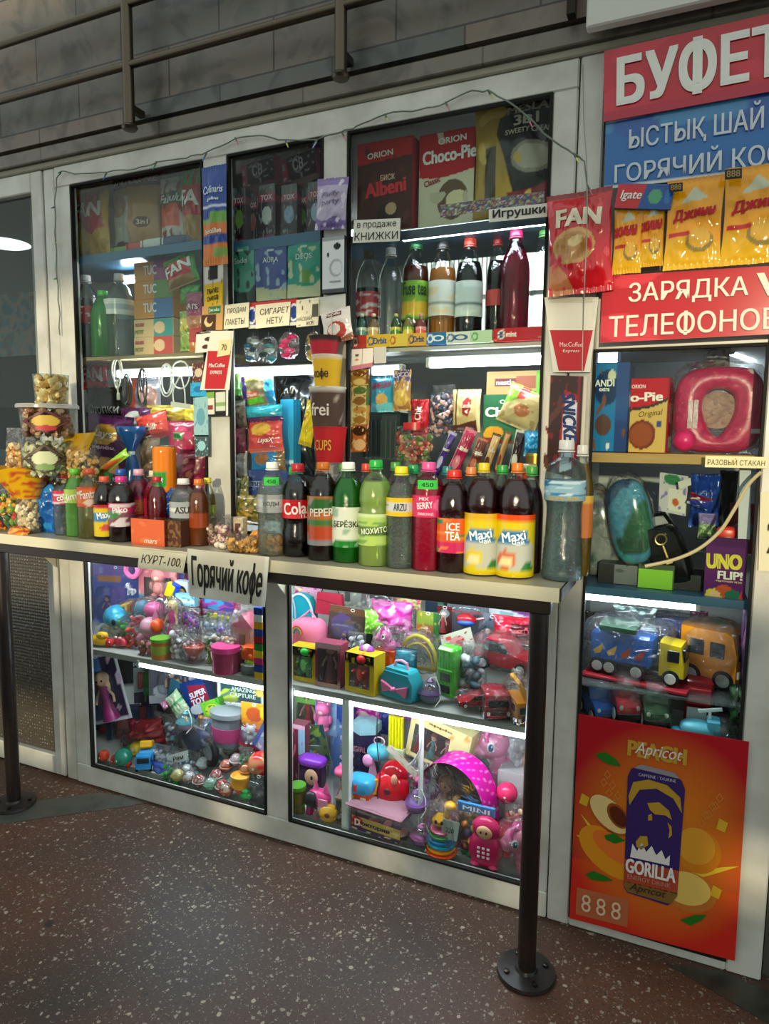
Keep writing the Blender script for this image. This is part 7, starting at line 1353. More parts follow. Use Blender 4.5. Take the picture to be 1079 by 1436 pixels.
# ---- floor of the same case
blister('white bordered doll card tilted against the case end', (136,916,180,1012), .18, art('#d8dbe2', ('r',.07,.05,.93,.95,'#5a6aa4'), ('r',.07,.6,.5,.95,'#4a7ab8'), ('e',.35,.62,.16,.1,'#d85a3a'), ('e',.5,.4,.2,.26,'#a82a74'), ('r',.55,.05,.93,.95,'#2a2440'), ('n',6,3,.36,'#c9b0c8')), lambda o, w, h: figure(o, h, '#b02a7a', hair='#e0b48a'), texts=[('Doll',.3,.9,.3,.07,'#e8ecf2',1.2)], dome=(.55,.4,.5,.7), ry=R(-13), rz=R(22))
winbox('black box with green toy robot under the shelf lamp', (174,922,222,988), .36, '#1a1d24', .05, fig('#2a8a3a','#1a1a1a','robot','#2a9a44','#c4282a'), art('#1a1d24', ('h',0,.40,'#c4c9c4'), ('e',.6,.86,.3,.08,'#2a3444')), texts=[('ROBOT',.55,.87,.5,.08,'#b8c4cc')], rz=R(46), inner='#d8dcd8', win=(.3,.05,.97,.8))
blister('grey toy card with white fist print', (217,930,262,985), .33, art('#5a5a66', ('h',.0,.2,'#a4a9b0'), ('e',.3,.3,.2,.16,'#b8bcc4'), ('e',.6,.6,.3,.3,'#55525e')), fig('#5a3a4a','#2a2a2a','robot'), dome=(.55,.55,.7,.6), rz=R(36))
blister('teal toy card leaning under the lamp tube', (232,958,275,1000), .26, art('#2a5f74', ('d',1,-.6,.3,'#3a2c5a'), ('n',4,3,.3,'#1f3f4f')), None, dome=(.4,.4,.5,.4), ry=R(14))
for i, (lab, px, c) in enumerate((('white price tag on the small grey card under the lamp', 265, '#c9ccd0'),)):
    blister('small card with square white code tag under the lamp', (252,934,282,962), .30, art('#4a4650', ('r',.45,.1,.95,.7,'#c4c8cc'), ('n',9,5,.2,'#8f8a94')), None, dome=(0,0,0,0))
carton('blue and red toy box standing askew under the lamp', (266,954,302,1004), .24, art('#14306e', ('p',[(.2,.3),(1,.2),(1,.8),(.3,.9)],'#8a2034'), ('e',.4,.2,.3,.14,'#c4ccd8')), .05, [('SUPER',.6,.62,.7,.16,'#d8dce4',.1,.05,.1), ('TOY',.56,.42,.6,.16,'#d8dce4',.1,.05,.1)], side='#142a5a', ry=R(-22), cat='toy', name='toy_box', fin='gloss')
carton('lime green toy box lying askew beside the blue one', (288,982,316,1008), .20, art('#6ab42c', ('e',.5,.5,.35,.3,'#c9c83a'), ('n',5,2,.3,'#3a8a2c')), .05, side='#3a7a24', ry=R(-24), cat='toy', name='toy_box', fin='gloss')
blister('white toy card with dark farm print near the frame', (308,950,368,1000), .24, art('#c9d0c4', ('r',.06,.3,.94,.86,'#2c4a50'), ('e',.25,.45,.2,.2,'#a8b83a'), ('e',.9,.7,.12,.2,'#c9b45a'), ('n',5,3,.34,'#5a7a6a'), ('h',.86,1,'#d4d8cc')), None, texts=[('AMAZING',.55,.66,.5,.12,'#c9d4c4'), ('CAPTURE',.55,.5,.55,.12,'#c9d4c4')], dome=(.5,.2,.7,.4), rz=R(8))
blister('orange and yellow toy card by the frame', (340,986,374,1044), .17, art('#d8861c', ('h',.6,1,'#d89a2a'), ('e',.5,.72,.3,.18,'#b8502a'), ('e',.85,.78,.14,.14,'#d8c42a'), ('h',0,.35,'#a8707a')), fig('#c9c4c8','#a87a3a','animal','#e0c4b0'), dome=(.45,.3,.8,.5), rz=R(6))
for lab, bb, ry, c in (('pink pencil packet lying aslant over the dark red bag', (216,972,246,1006), 50, '#c44a94'), ('pale green pencil packet lying aslant', (232,970,266,1004), 48, '#a8c49a')):
    bag(lab, bb, .22, art(c, ('n',6,3,.2,'#d8d4c4'), ('v',.4,.5,'#5a9a6a')), .02, ry=R(ry), fin='gloss', name='pencil_packet', cat='packet')
toyball('clear globe with orange doll hanging under the tilted boxes', P(261,1024,.14), .036, '#c9a4c4', '#3a8a94', '#d8803a', hair='#d8a45a')
bag('crumpled dark red toy sack in the middle of the case floor', (180,1002,234,1050), .20, art('#6a141c', ('n',5,3,.25,'#a02a34')), .10, crumple=3, fin='gloss', name='toy_sack', cat='toy', ry=R(-12))
winbox('red and blue hero figure box behind the dark red sack', (164,976,214,1034), .34, '#3a2440', .06, fig('#a81c24','#a81c24','robot','#1c3a8a','#1c3a8a'), art('#3a2440', ('n',4,3,.2,'#7a2434')), rz=R(38), inner='#8a8a9e')
winbox('blue figure box beneath the tilted doll card', (150,996,184,1046), .24, '#22344a', .06, fig('#b83a24','#8a2a1c','robot','#2a3a4a'), None, rz=R(38), inner='#7a8a9a')
carton('orange topped box in the dark corner', (134,984,162,1050), .26, art('#7a3420', ('h',.6,.72,'#c4561c'), ('h',0,.5,'#4a5a8a'), ('e',.5,.3,.3,.2,'#c43a1c')), .06, side='#5a2a1c', cat='toy', name='toy_box')
vehicle('red toy racing car among the case floor toys', P(186,1046,.20), .10, .045, .055, '#a81420', rz=R(-20), name='toy_car', wrap=True)
for lab, bb, cols in (('orange red spiky ball in the case corner', (135,1052,158,1082), ['#c4341c','#d8502c']), ('scarlet ball beside the orange red one', (152,1058,174,1088), ['#c4201c','#e04a3a']), ('sea green ball on the case floor', (163,1050,184,1078), ['#1f7a64']), ('shiny small red ball near the blue dump truck', (172,1066,188,1088), ['#b8141c'])):
    ball_toy(lab, bb, YZ(bb, ZF), cols, 6, z=ZF, seed=len(lab))
for lab, bb, c in (('green toy helmet behind the sea green ball', (176,1040,198,1062), '#1c7a34'), ('yellow toy helmet next to the green one', (184,1036,206,1058), '#c9a81c'), ('maroon toy helmet behind the blue dump truck', (198,1040,214,1062), '#5a1418')):
    gadget(lab, bb, .17, [('dome','ball',(0,0,.4),(.9,1,.9),c), ('brim','cyl',(0,-.1,.3),(1,1.2,.1),c), ('badge','box',(0,-.5,.5),(.2,.06,.2),'#d8d4c4')], name='toy_helmet')
bb = (181,1050,232,1096); b, w, h = place(*bb, .10, ZF); o = vehicle('bright blue toy dump truck with yellow tipper at the glass', b, .115, .075, .06, '#3a9ad8', '#2a8ad0', 'lorry', rz=R(-60), name='toy_lorry')
MB().box((.02,0,.085), (.05,.05,.03), .006, TRS(ry=R(-20))).build('yellow_tipper', mat('#d8a41c', 'gloss'), o)
bb = (244,1012,314,1066); b, w, h = place(*bb, .16); o = thing('toy_motorbike', 'dark blue toy motorbike lying in the middle of the pile', 'toy', b, ry=R(-10), rz=R(-20)); r = h*.30
for x in (-.33,.34): q = MB().tube([(w*x+math.cos(t)*r, 0, r+math.sin(t)*r) for t in [k*math.pi/10 for k in range(20)]], r*.28, 8, closed=True).build('tyre', mat('#18181c', 'matte'), o); MB().lathe([(.001,-.006),(r*.7,-.004),(r*.7,.004),(.001,.006)], 14, TRS((w*x,0,r), rx=R(90))).build('hub', mat('#8f969c', 'plastic'), q)
MB().prism([(-w*.42,h*.62),(-w*.1,h*.55),(w*.1,h*.85),(w*.3,h*.75),(w*.36,h*.45),(w*.05,h*.22),(-w*.2,h*.25)], .04, TRS((0,-.02,0)), b=.1).build('fairing', mat('#1c2a5e', 'gloss'), o)
MB().tube([(w*.2,-.03,h*.95),(w*.26,0,h*.8),(w*.2,.03,h*.95)], .004, 7).build('handlebar', mat('#9aa0a4', 'metal'), o); MB().ball((-w*.15,0,h*.7), (w*.2,.02,h*.08), 10).build('saddle', mat('#101014', 'matte'), o); wrapped(o, w, h, .07, seed=9, e=.6)
bag('bronze toy packet with blue square behind the motorbike', (278,1004,304,1036), .20, art('#8a5a34', ('r',.4,.4,.9,.9,'#3a6aa4'), ('n',5,3,.3,'#c4904a')), .03, fin='gloss')
gadget('grey lidded tub with pink label', (298,996,340,1042), .17, [('tub','cyl',(0,0,.45),(.9,.9,.9),'#5a5f66'), ('pink_label','cyl',(0,0,.35),(.93,.93,.4),'#a03a6a',{'fin':'gloss'}), ('lid','cyl',(0,0,.92),(1,1,.14),'#7d848a')], name='toy_tub', dz=.8)
o = thing('toy_sword', 'clear plastic toy sword standing aslant', 'toy', P(230,1078,.12), ry=R(22)); hh = .125
MB().box((0,0,hh*.62), (.016,.008,hh*.72), .003).build('blade', DOME, o); MB().box((0,0,hh*.26), (.05,.012,.01), .003).build('guard', mat('#c4c9cc', 'plastic'), o); MB().lathe([(.006,0),(.008,hh*.1),(.006,hh*.24)], 12).build('grip', mat('#aab8b4', 'plastic'), o)
bagged('clear bag of silver chain pieces under the sword', (212,1044,246,1074), .13, ['#9aa0aa','#b8bcc4','#6a7080'], 14, .009, .05, 31)
bag('blue plastic lid packet on the case floor', (214,1070,242,1094), .09, art('#3a5ab4', ('h',.0,.2,'#4a8ad0')), .03, fin='gloss'); sheet('white paper strip with black writing over the lid packet', [(234,1060),(264,1052),(263,1066),(236,1073)], .10, None, '#d4d8d8', [('Рем',.55,.5,.5,.5,'#23262a',0,.02)], name='price_tag', cat='price tag')
bagged('clear bag of green dinosaur pieces at the glass', (228,1068,258,1104), .075, ['#2a9a3a','#3ab44a','#8ab49a','#1f7a34'], 14, .010, .05, 33)
rr = random.Random(5)
CAPS = [(250,1100,.055,'cream and yellow','#d0c49a','#c9a83a'),(266,1106,.06,'white and brown','#cfc9c4','#8a5a3a'),(262,1080,.10,'white netted','#c9ccca','#b8a8a8'),(285,1068,.13,'pearl white','#cfd6d4','#b4bcbc'),(280,1112,.055,'red speckled','#b83a3a','#d8c8c0'),(296,1120,.055,'pale mint','#a8c4b0','#5a9a6a'),(304,1086,.09,'red and white netted','#c44a44','#e0d0c8'),(318,1072,.12,'coral red','#d8583a','#e8a08a'),(332,1064,.13,'pink white','#d8a4ac','#e0d4d4'),(330,1092,.08,'clear white','#c9d0d0','#aab4b4'),(312,1108,.06,'scarlet flecked','#c4302c','#e8d4cc'),(318,1128,.045,'red dotted cream','#d0b49a','#b02a24'),(346,1078,.10,'orange','#d8702a','#e09a4a'),(304,1064,.15,'glassy green','#8aa898','#4a7a5a'),(322,1048,.17,'grey green','#6a7f70','#a8b4a8')]
for px, py, Y, nm, c1, c2 in CAPS:
    q = P(px, py+11, Y); q.z = max(q.z, ZF); r = .026
    o = thing('toy_capsule', nm+' toy capsule in the heap of clear balls', 'toy', q, group='clear toy capsules heaped at the glass')
    MB().ball((0,0,r), r, 18).build('clear_shell', DOME, o)
    MB().ball((0,0,r), r*.9, 20, art=speckle([c1,c1,c2], 9, px)).build('inner_toy', printed('gloss'), o); MB().lathe([(r*1.0,r*.94),(r*1.04,r*.95),(r*1.04,r*1.05),(r*1.0,r*1.06)], 18).build('seam_ring', mat(c2, 'plastic'), o)
blob('orange and pink jelly cup at the glass', (322,1086,350,1118), ZF, [('pink_foot','cone',(0,0,.3),(.8,.8,.6),'#e0586a',{'rx':R(180)}), ('orange_cup','cyl',(.05,0,.72),(.8,.8,.5),'#e09a2a',{'ry':R(10)}), ('cup_rim','cyl',(.08,0,.96),(.86,.86,.08),'#e8b04a')], name='jelly_cup')
blob('green jelly bear cup beside the frame', (336,1108,354,1134), ZF, [('bear_body','ball',(0,0,.4),(.9,.9,.8),'#1f8a3a'), ('bear_head','ball',(0,0,.85),(.6,.6,.5),'#2aa04a')], name='jelly_cup')
ball_toy('large red toy ball printed with faces near the frame', (350,1040,380,1088), .11, ['#c4141c','#d82a2c','#c9805a'], 4, seed=6)
carton('pink and white toy box over the red ball', (334,1022,362,1050), .15, art('#b0447a', ('e',.4,.6,.3,.3,'#8a94a4'), ('h',.8,1,'#d8d8d8'), ('h',0,.15,'#b82040')), .05, side='#a8243f', cat='toy', name='toy_box', fin='gloss', ry=R(12)); carton('blue and silver box slanting by the frame', (352,1012,378,1052), .13, art('#8a94b8', ('n',5,3,.2,'#c9ccd8'), ('v',.0,.2,'#4a5a9a')), .04, side='#7a7f94', cat='toy', name='toy_box', ry=R(28))
blister('grey toy watch pack at the corner of the frame', (348,1086,373,1138), .07, art('#55585a', ('n',5,3,.2,'#7a7f80')), None, dome=(.5,.5,.8,.8), ry=R(4))
bagged('clear bag of red and green pieces before the watch pack', (336,1046,356,1090), .12, ['#c43a2c','#d8702c','#3a8a4a'], 12, .009, .05, 41)
# more small bagged toys packed between the larger ones
for lab, bb, Y, cols, n, sq, sd in (
 ('clear bag of teal and grey robot pieces behind the motorbike', (216,1000,250,1040), .24, ['#3a8a94','#8a949c','#c4c8cc'], 16, True, 71),
 ('clear bag of purple doll shoes under the pencil packets', (238,1014,266,1048), .26, ['#7a3a94','#c46ab0','#d8c4d4'], 14, False, 72),
 ('clear bag of orange and blue car wheels beside the grey tub', (268,1028,300,1066), .22, ['#d8702c','#2a5ab0','#c9c4b4'], 16, True, 73),
 ('clear bag of pale blue ice pieces before the motorbike', (252,1052,284,1086), .14, ['#a8c4d8','#d4dce0','#6a9ac4'], 16, False, 74),
 ('clear bag of red soldiers behind the jelly cup', (318,1036,346,1072), .20, ['#b8342c','#d8c4b4','#7a2a24'], 16, True, 75),
 ('clear bag of yellow duck pieces beside the red sack', (206,1044,232,1070), .24, ['#d8b02a','#e0c45a','#c4702c'], 12, False, 76),
 ('clear bag of silver guns under the white farm card', (296,980,326,1012), .28, ['#8f969c','#5a6068','#c4c9cc'], 14, True, 77),
 ('clear bag of dark green tanks beside the hero box', (196,1020,222,1048), .28, ['#3a5a34','#5a7a4a','#2a3a24'], 12, True, 78)):
    bagged(lab, bb, Y, cols, n, .008, .05, sd, square=sq)
for lab, bb, Y, cols, n, sq, sd in (
 ('clear bag of pink tea cups under the yellow spade', (222,848,254,874), .24, ['#e070a8','#f0b4d0','#c44a90'], 14, False, 81),
 ('clear bag of blue and white blocks under the coffee sign edge', (262,862,292,890), .22, ['#3a7ac4','#d4d8dc','#6aa4d8'], 14, True, 82),
 ('clear bag of violet hair clips beside the pastel bricks', (304,872,334,900), .17, ['#8a5ac4','#d06ab0','#c4b4d8'], 14, True, 83),
 ('clear bag of mint and peach eggs above the magenta jar', (312,886,340,912), .11, ['#a8d4b8','#e0b490','#d8d0b4'], 12, False, 84),
 ('clear bag of red hearts beside the pinkish dolphin', (182,858,206,880), .17, ['#d83a4a','#e86a7a'], 12, False, 85)):
    bagged(lab, bb, Y, cols, n, .008, .05, sd, square=sq)
# ---- shelf beside the counter post
bag('pink printed doll packet at the top corner of the shelf', (412,812,452,846), .40, art('#d8a0bc', ('n',5,3,.2,'#c44a8a'), ('n',6,8,.3,'#e0d49a'), ('h',.8,1,'#d8cfa8')), .03, fin='gloss', crumple=.5)
gadget('turquoise arched toy case with white piping', (404,830,444,868), .30, [('case','poly',(0,-.3,.0),(1,.6,1),'#1496a8',{'pts':[(-.5,0),(-.5,.45),(-.4,.8),(-.15,.97),(.1,.98),(.35,.85),(.48,.5),(.5,0)]}), ('piping','arc',(.0,-.34,.1),(.92,.2,.86),'#d8e4e6',{'r':.035}), ('inner_piping','arc',(-.35,-.34,.05),(.4,.2,.8),'#c9b8d0',{'r':.06})], name='toy_case', dz=.5)
b, w, h = place(410,866,456,914,.20); o = thing('soft_toy_bag', 'pink fluffy bag with rainbow patch', 'bag', b)
MB().ball((0,0,h*.48), (w*.48,.05,h*.5), 26, e=.6, bump=.06, seed=3).build('bag_body', mat('#e07a98', 'cloth'), o)
for k, c in enumerate(('#c43a3a','#d8a83a','#4a9a5a','#4a6a9a')): MB().tube([(math.cos(t)*(.022-.004*k)-w*.12, -.054, h*.62+math.sin(t)*(.028-.004*k)) for t in [i*math.pi/8 for i in range(9)]], .0022, 6).build('rainbow_stripe', mat(c, 'cloth'), o)
MB().tube([(-w*.3,0,h*.9),(0,.01,h*1.2),(w*.3,0,h*.9)], .004, 7).build('strap', mat('#d88aa4', 'cloth'), o)
gadget('dull red toy purse hanging behind the pink bag', (443,828,484,862), .28, [('purse','poly',(0,-.2,0),(1,.4,1),'#a8283e',{'pts':[(-.5,.0),(-.42,.9),(.42,.9),(.5,.0)]}), ('flap_seam','box',(0,-.22,.55),(.8,.03,.04),'#7a1c2c',{'ry':R(8)}), ('strap','arc',(0,0,.85),(.6,.2,.35),'#2a2226',{'r':.03})], name='toy_purse', dz=.6)
blister('dark toy card with purple and yellow dolls', (458,852,518,920), .26, art('#4a4038', ('e',.3,.6,.25,.25,'#5a4a7a'), ('h',.85,1,'#6a4a34'), ('v',.85,1,'#2c3a2a'), ('n',5,2,.3,'#6a5a50')), lambda o, w, h: [figure(o, h*.7, '#8a4a94', hair='#5a3a6a')], dome=(.4,.4,.7,.6), rz=R(10), ry=R(6))
winbox('yellow and black window box with green dinosaur', (407,908,443,958), YZ((407,908,443,958), ZB), '#c9ac1c', .06, fig('#2ab43a','#000000','dino','#7ac46a'), art('#c9ac1c', ('w',.80,.04,14,0,'#c9ac1c'), ('h',.74,1,'#17150f'), ('n',9,3,.35,'#c9ac1c')), z=ZB, inner='#2a3f2c')
winbox('magenta framed window box with brown haired doll', (442,903,477,966), YZ((442,903,477,966), ZB), '#8a3a50', .06, fig('#7a2a3a','#8a4a24','doll','#c48a6a'), art('#8a3a50', ('h',.88,1,'#c9a8b0'), ('h',0,.1,'#b88a80')), z=ZB, inner='#5a2c34', win=(.1,.1,.9,.86)); carton('narrow dark carton squeezed beside the doll box', (474,912,482,962), .14, art('#2a2024'), .05, side='#2a2024', cat='toy', name='toy_box')
winbox('yellow and black window box with red dinosaur', (482,918,529,975), YZ((482,918,529,975), ZB), '#c9a818', .07, fig('#c4141c','#000000','dino','#d8483a'), art('#c9a818', ('h',.74,1,'#1a1610'), ('n',9,5,.35,'#c9a818')), z=ZB, inner='#7a1418', rz=R(-8))
carton('pale grey toy box at the top of the shelf', (474,818,508,850), .36, art('#8a8f8a', ('r',.3,.2,.5,.8,'#4a504a'), ('n',5,2,.3,'#b4b89a')), .04, side='#7a7f78', cat='toy', name='toy_box')
o = thing('toy_pistol', 'black toy pistol packed high on the shelf', 'toy', P(528,862,.26), ry=R(10))
MB().prism([(-.05,.052),(-.05,.075),(.03,.078),(.045,.068),(.065,.02),(.05,.008),(.034,.012),(.022,.045),(.0,.05)], .018, b=.06).build('pistol_body', mat('#1c1c1e', 'plastic'), o); MB().lathe([(.006,0),(.006,.03)], 10, TRS((-.05,.009,.066), ry=R(-90))).build('barrel', mat('#c4602a', 'plastic'), o); wrapped(o, .13, .09, .04, .045, 3, e=.7)
bag('lime green spotted packet behind the pink pony', (511,856,545,890), .24, art('#7ac43a', ('n',9,3,.25,'#c4e08a')), .03, fin='gloss'); 
pony('pink toy pony wrapped in film lying on the shelf', P(545,925,.18), .115, '#e070ac', '#c4208a', rz=R(35), wrap=True, eye='#1c2a34'); bag('bright pink film bundle over the wrapped pony', (520,842,578,890), .26, art('#d85aa8', ('n',5,3,.1,'#c42a94'), ('n',6,7,.3,'#eaa4d0')), .07, crumple=2.5, fin='foil')
gadget('purple and white rosette before the pink pony', (502,903,527,932), .12, [('petal','ball',(.25*math.cos(a),0,.5+.25*math.sin(a)),(.5,.5,.5),'#a44ab0' if k % 2 else '#d8b8e0') for k, a in enumerate([i*math.pi/4 for i in range(8)])]+[('centre','ball',(0,-.2,.5),(.4,.4,.4),'#c48ad0')], name='rosette')
fl(carton, 'orange red carton standing beside the teal case', (524,912,552,966), ZB, art('#d84a14', ('h',.85,1,'#b83a10'), ('n',4,2,.3,'#e0662a')), .05, side='#c03c10', cat='toy', name='toy_box', fin='gloss')
bb = (533,926,592,988); b, w, h = place(*bb, .10, ZB); o = thing('toy_vanity_case', 'teal toy vanity case with big pink bow', 'toy', b, rz=R(-16)); TEAL = mat('#2a94a4', 'plastic')
MB().prism([(-.42*w,0),(.42*w,0),(.48*w,.08*h),(.48*w,.5*h),(.34*w,.74*h),(-.34*w,.74*h),(-.48*w,.5*h),(-.48*w,.08*h)], .06, TRS((0,-.03,0)), b=.06).build('case_body', TEAL, o)
MB().prism([(-.34*w,.74*h),(.34*w,.74*h),(.30*w,.80*h),(-.30*w,.80*h)], .05, TRS((0,-.025,0))).build('lid', mat('#34a8b8', 'plastic'), o)
MB().tube([(-w*.2,0,h*.78),(-w*.15,0,h*.95),(0,0,h*1.0),(w*.15,0,h*.95),(w*.2,0,h*.78)], .005, 8).build('handle', mat('#e09ab4', 'plastic'), o)
bo = MB(); bo.prism([(0,.30*h),(-.36*w,.46*h),(-.32*w,.14*h)], .012, TRS((0,-.042,0)), b=.1); bo.prism([(0,.30*h),(.36*w,.46*h),(.32*w,.14*h)], .012, TRS((0,-.042,0)), b=.1); bo.ball((0,-.042,.30*h), (.06*w,.012,.07*h), 10); bo.build('bow', mat('#d8709a', 'plastic'), o)
bag('grey blue toy pouch behind the teal case', (548,908,586,944), .18, art('#2f6a7c', ('n',4,2,.3,'#4a8a9a')), .05, fin='gloss')
gadget('yellow hoop toy above the clear globe', (556,886,616,940), .20, [('hoop','arc',(0,0,.1),(.9,.3,.8),'#d8c41c',{'r':.05}), ('inner_hoop','arc',(0,-.1,.1),(.72,.3,.62),'#c9a81c',{'r':.035}), ('base_bar','box',(0,0,.08),(.9,.3,.08),'#a8901c')], name='toy_hoop', wrap=.7, dz=.4)
b = P(603,990,.09); b.z = ZB; toyball('clear globe with dark violet doll on the shelf edge', b, .038, '#8a8a9c', '#5a3a6a', '#3a8a94', hair='#2a1a3a')
bag('yellow pink fruit print header pack', (548,822,594,856), .36, art('#d8c88a', ('n',6,3,.15,'#d86a7a'), ('n',7,8,.3,'#8ab44a')), .02, fin='gloss', ry=R(8)); carton('long dark green carton standing at the back', (596,834,622,876), .38, art('#16283a', ('v',.7,1,'#2a6a4a')), .04, side='#1c2a34', cat='toy', name='toy_box')
blister('orange and green toy card above the yellow hoop', (584,858,616,906), .28, art('#c4702a', ('h',.6,1,'#8a9a3a'), ('v',.75,1,'#3a7a3a'), ('n',5,3,.3,'#d8b04a')), fig('#d8501c','#8a3a1c','robot'), dome=(.5,.4,.6,.5)); blister('dark red toy card with white bearded figure', (613,850,634,890), .30, art('#6a2424', ('e',.5,.75,.3,.15,'#c9c4c0')), fig('#a82424','#d8d4d0'), dome=(.5,.5,.8,.8))
b = blister('grey toy card with red and blue helicopter', (628,838,684,898), .32, art('#6a7078', ('n',4,2,.3,'#8a9098')), None, dome=(.5,.5,.85,.8), rz=R(6))
ww, hh = .12, .13
MB().ball((0,-.03,hh*.62), (.035,.02,.022), 14).build('helicopter_body', mat('#b8202c', 'gloss'), b); MB().ball((.0,-.04,hh*.56), (.03,.015,.012), 12).build('blue_hull', mat('#2a5ab0', 'gloss'), b); MB().box((0,-.03,hh*.82), (.10,.008,.003), .001).build('rotor', mat('#c42a34', 'plastic'), b); MB().tube([(.03,-.03,hh*.64),(.06,-.03,hh*.7)], .004, 7).build('tail_boom', mat('#b8202c', 'gloss'), b)
sheet('cream card with pink spotted pig drawing', [(618,892),(660,879),(667,905),(622,912)], .18, art('#c9c4b4', ('e',.5,.4,.26,.34,'#d88a94'), ('e',.55,.35,.1,.14,'#c4606c'), ('e',.25,.7,.1,.14,'#d0504c'), ('n',8,3,.42,'#a83a3a')), '#c9c4b4', name='carded_toy', cat='toy', fin='gloss', thick=.004)
bb = (614,906,647,974); b, w, h = place(*bb, .13); o = thing('toy_bus', 'lime green toy bus standing on its end', 'toy', b, rz=R(-18))
MB().box((0,0,h*.5), (w*.8,.05,h), .006).build('bus_body', mat('#4ad41c', 'gloss'), o)
for k in range(2): MB().box((0,-.026,h*(.16+.24*k)), (w*.5,.003,h*.16), .001).build('window', mat('#1c3a1c', 'gloss'), o)
for k in range(5): MB().box((-w*.28+w*.14*k,-.027,h*.76), (w*.03,.004,h*.38), .001).build('roof_rib', mat('#7af04a', 'gloss'), o)
for s in (-1,1): MB().box((0,-.027,h*(.55 if s > 0 else .95)), (w*.7,.004,h*.03), .001).build('trim_bar', mat('#7af04a', 'gloss'), o)
wrapped(o, w, h, .06, seed=14, e=.5)
bagged('clear bag of white and grey dog pieces beside the green bus', (644,900,684,964), .15, ['#aab0b8','#c4c8cc','#6a8aa0','#55606a'], 16, .014, .07, 51, square=False)
vehicle('large red toy car wrapped in crackling film', P(712,938,.20), .20, .105, .09, '#b8142c', None, 'car', rz=R(-12), name='toy_car', wrap=True); bag('red film pack with dark lettering over the wrapped car', (690,864,752,905), .26, art('#b81c34', ('r',.45,.3,.95,.8,'#5a1420'), ('n',5,3,.3,'#e06a74')), .06, [('SPEED',.68,.55,.4,.2,'#d8606a',.1)], crumple=2, fin='gloss')
blister('purple doll card with white bone shaped banner', (678,838,744,886), .34, art('#8a4a94', ('h',.0,.2,'#4a5058'), ('p',[(.05,.55),(.12,.4),(.85,.2),(.98,.3),(.95,.6),(.85,.55),(.2,.72),(.08,.8)],'#d4d8dc'), ('r',.3,.44,.62,.58,'#8ab0b4'), ('e',.9,.42,.08,.16,'#c48ab4')), None, dome=(.5,.2,.8,.4), ry=R(4)); blister('grey blue toy card with dark figures behind the red pack', (664,860,694,912), .30, art('#5a6674', ('n',5,3,.2,'#2f3f54'), ('d',-1,1,.5,'#7a8088')), fig('#3a4a6a','#222222','robot'), dome=(.5,.4,.7,.6), ry=R(12))
vehicle('flat red toy car at the shelf front in clear wrap', P(664,988,.10)+Vector((0,0,.0)), .10, .042, .06, '#b4182c', None, 'car', rz=R(-150), name='toy_car', wrap=True)
b = P(694,996,.09); b.z = ZB; o = vehicle('boxy red toy fire engine facing the glass', b, .10, .082, .075, '#b01a2c', None, 'front', rz=R(-62), name='toy_fire_engine', wrap=True, hub='#c4c4c0')
b = P(733,1008,.09); b.z = ZB; o = vehicle('orange toy digger at the shelf end behind the counter post', b, .11, .075, .07, '#dc8a14', None, 'front', rz=R(-58), name='toy_digger', hub='#8a8a86')
MB().tube([(.04,0,.07),(.02,-.02,.12),(-.02,-.03,.135)], .008, 8).build('digger_arm', mat('#e09a1c', 'gloss'), o); wrapped(o, .13, .14, .1, seed=8, e=.6)
bag('pearly white film bundle behind the orange digger', (716,926,748,962), .16, art('#a8a0a0', ('n',5,3,.2,'#d4d0d0')), .05, crumple=2.5)
for lab, bb, Y, cols, n, sq, sd in (
 ('clear bag of pink beads over the pale film bundle', (556,852,584,884), .32, ['#e06ab0','#d8a4c8','#c43a8a'], 14, False, 91),
 ('clear bag of purple pony pieces behind the orange carton', (544,886,566,914), .26, ['#8a4ab0','#c46ad0','#e0b4e0'], 12, False, 92),
 ('clear bag of grey and red robots above the flat red car', (642,950,676,976), .16, ['#8a9098','#b8323c','#c4c8cc'], 12, True, 93),
 ('clear bag of green soldiers behind the spotted pig card', (664,896,692,924), .26, ['#4a7a3a','#6a9a4a'], 12, True, 94),
 ('clear bag of silver tools above the purple and white rosette', (488,886,514,914), .22, ['#9aa0a4','#c4c9cc','#6a7074'], 12, True, 95),
 ('clear bag of yellow and red trains beside the pistol', (552,846,572,872), .40, ['#d8b42a','#c43a2c'], 10, True, 96)):
    bagged(lab, bb, Y, cols, n, .009, .05, sd, square=sq)
# ---- floor of the case beside the counter post
winbox('green backed box with red toy soldier', (416,968,444,1030), .34, '#3a5a34', .05, fig('#b82420','#1a1a1a','doll','#c48a6a'), art('#3a5a34', ('h',.7,1,'#6a9a4a')), inner='#4a7a3a', win=(.06,.05,.94,.7))
blister('pale blue card with pink doll in the corner', (442,974,472,1030), .34, art('#8ab0d8', ('n',5,3,.3,'#b8cce4')), fig('#e06aa0','#e08ab0','animal','#f0c4cc'), dome=(.5,.55,.7,.8)); carton('brown faced doll box top beside the upright strip', (468,975,486,994), .36, art('#a87a5a', ('e',.5,.5,.3,.4,'#d8b090')), .04, side='#8a5a44', cat='toy', name='toy_box')
fl(carton, 'tall blue thermos box beside the upright strip', (464,990,490,1092), ZF, art('#5a7ab8', ('h',.78,1,'#2a4a9a'), ('h',.7,.74,'#c9d4e8'), ('e',.7,.56,.2,.05,'#d4dce8'), ('n',4,3,.3,'#7a94c8')), .05, side='#4a66a4', cat='toy', name='toy_box')
fl(carton, 'slim red and white doll carton at the case corner', (408,1016,428,1100), ZF, art('#6a2430', ('v',.55,1,'#8ab4d0'), ('h',.92,1,'#d8a4b8'), ('n',5,3,.3,'#c45a6a')), .05, side='#8a4a5a', cat='toy', name='toy_box')
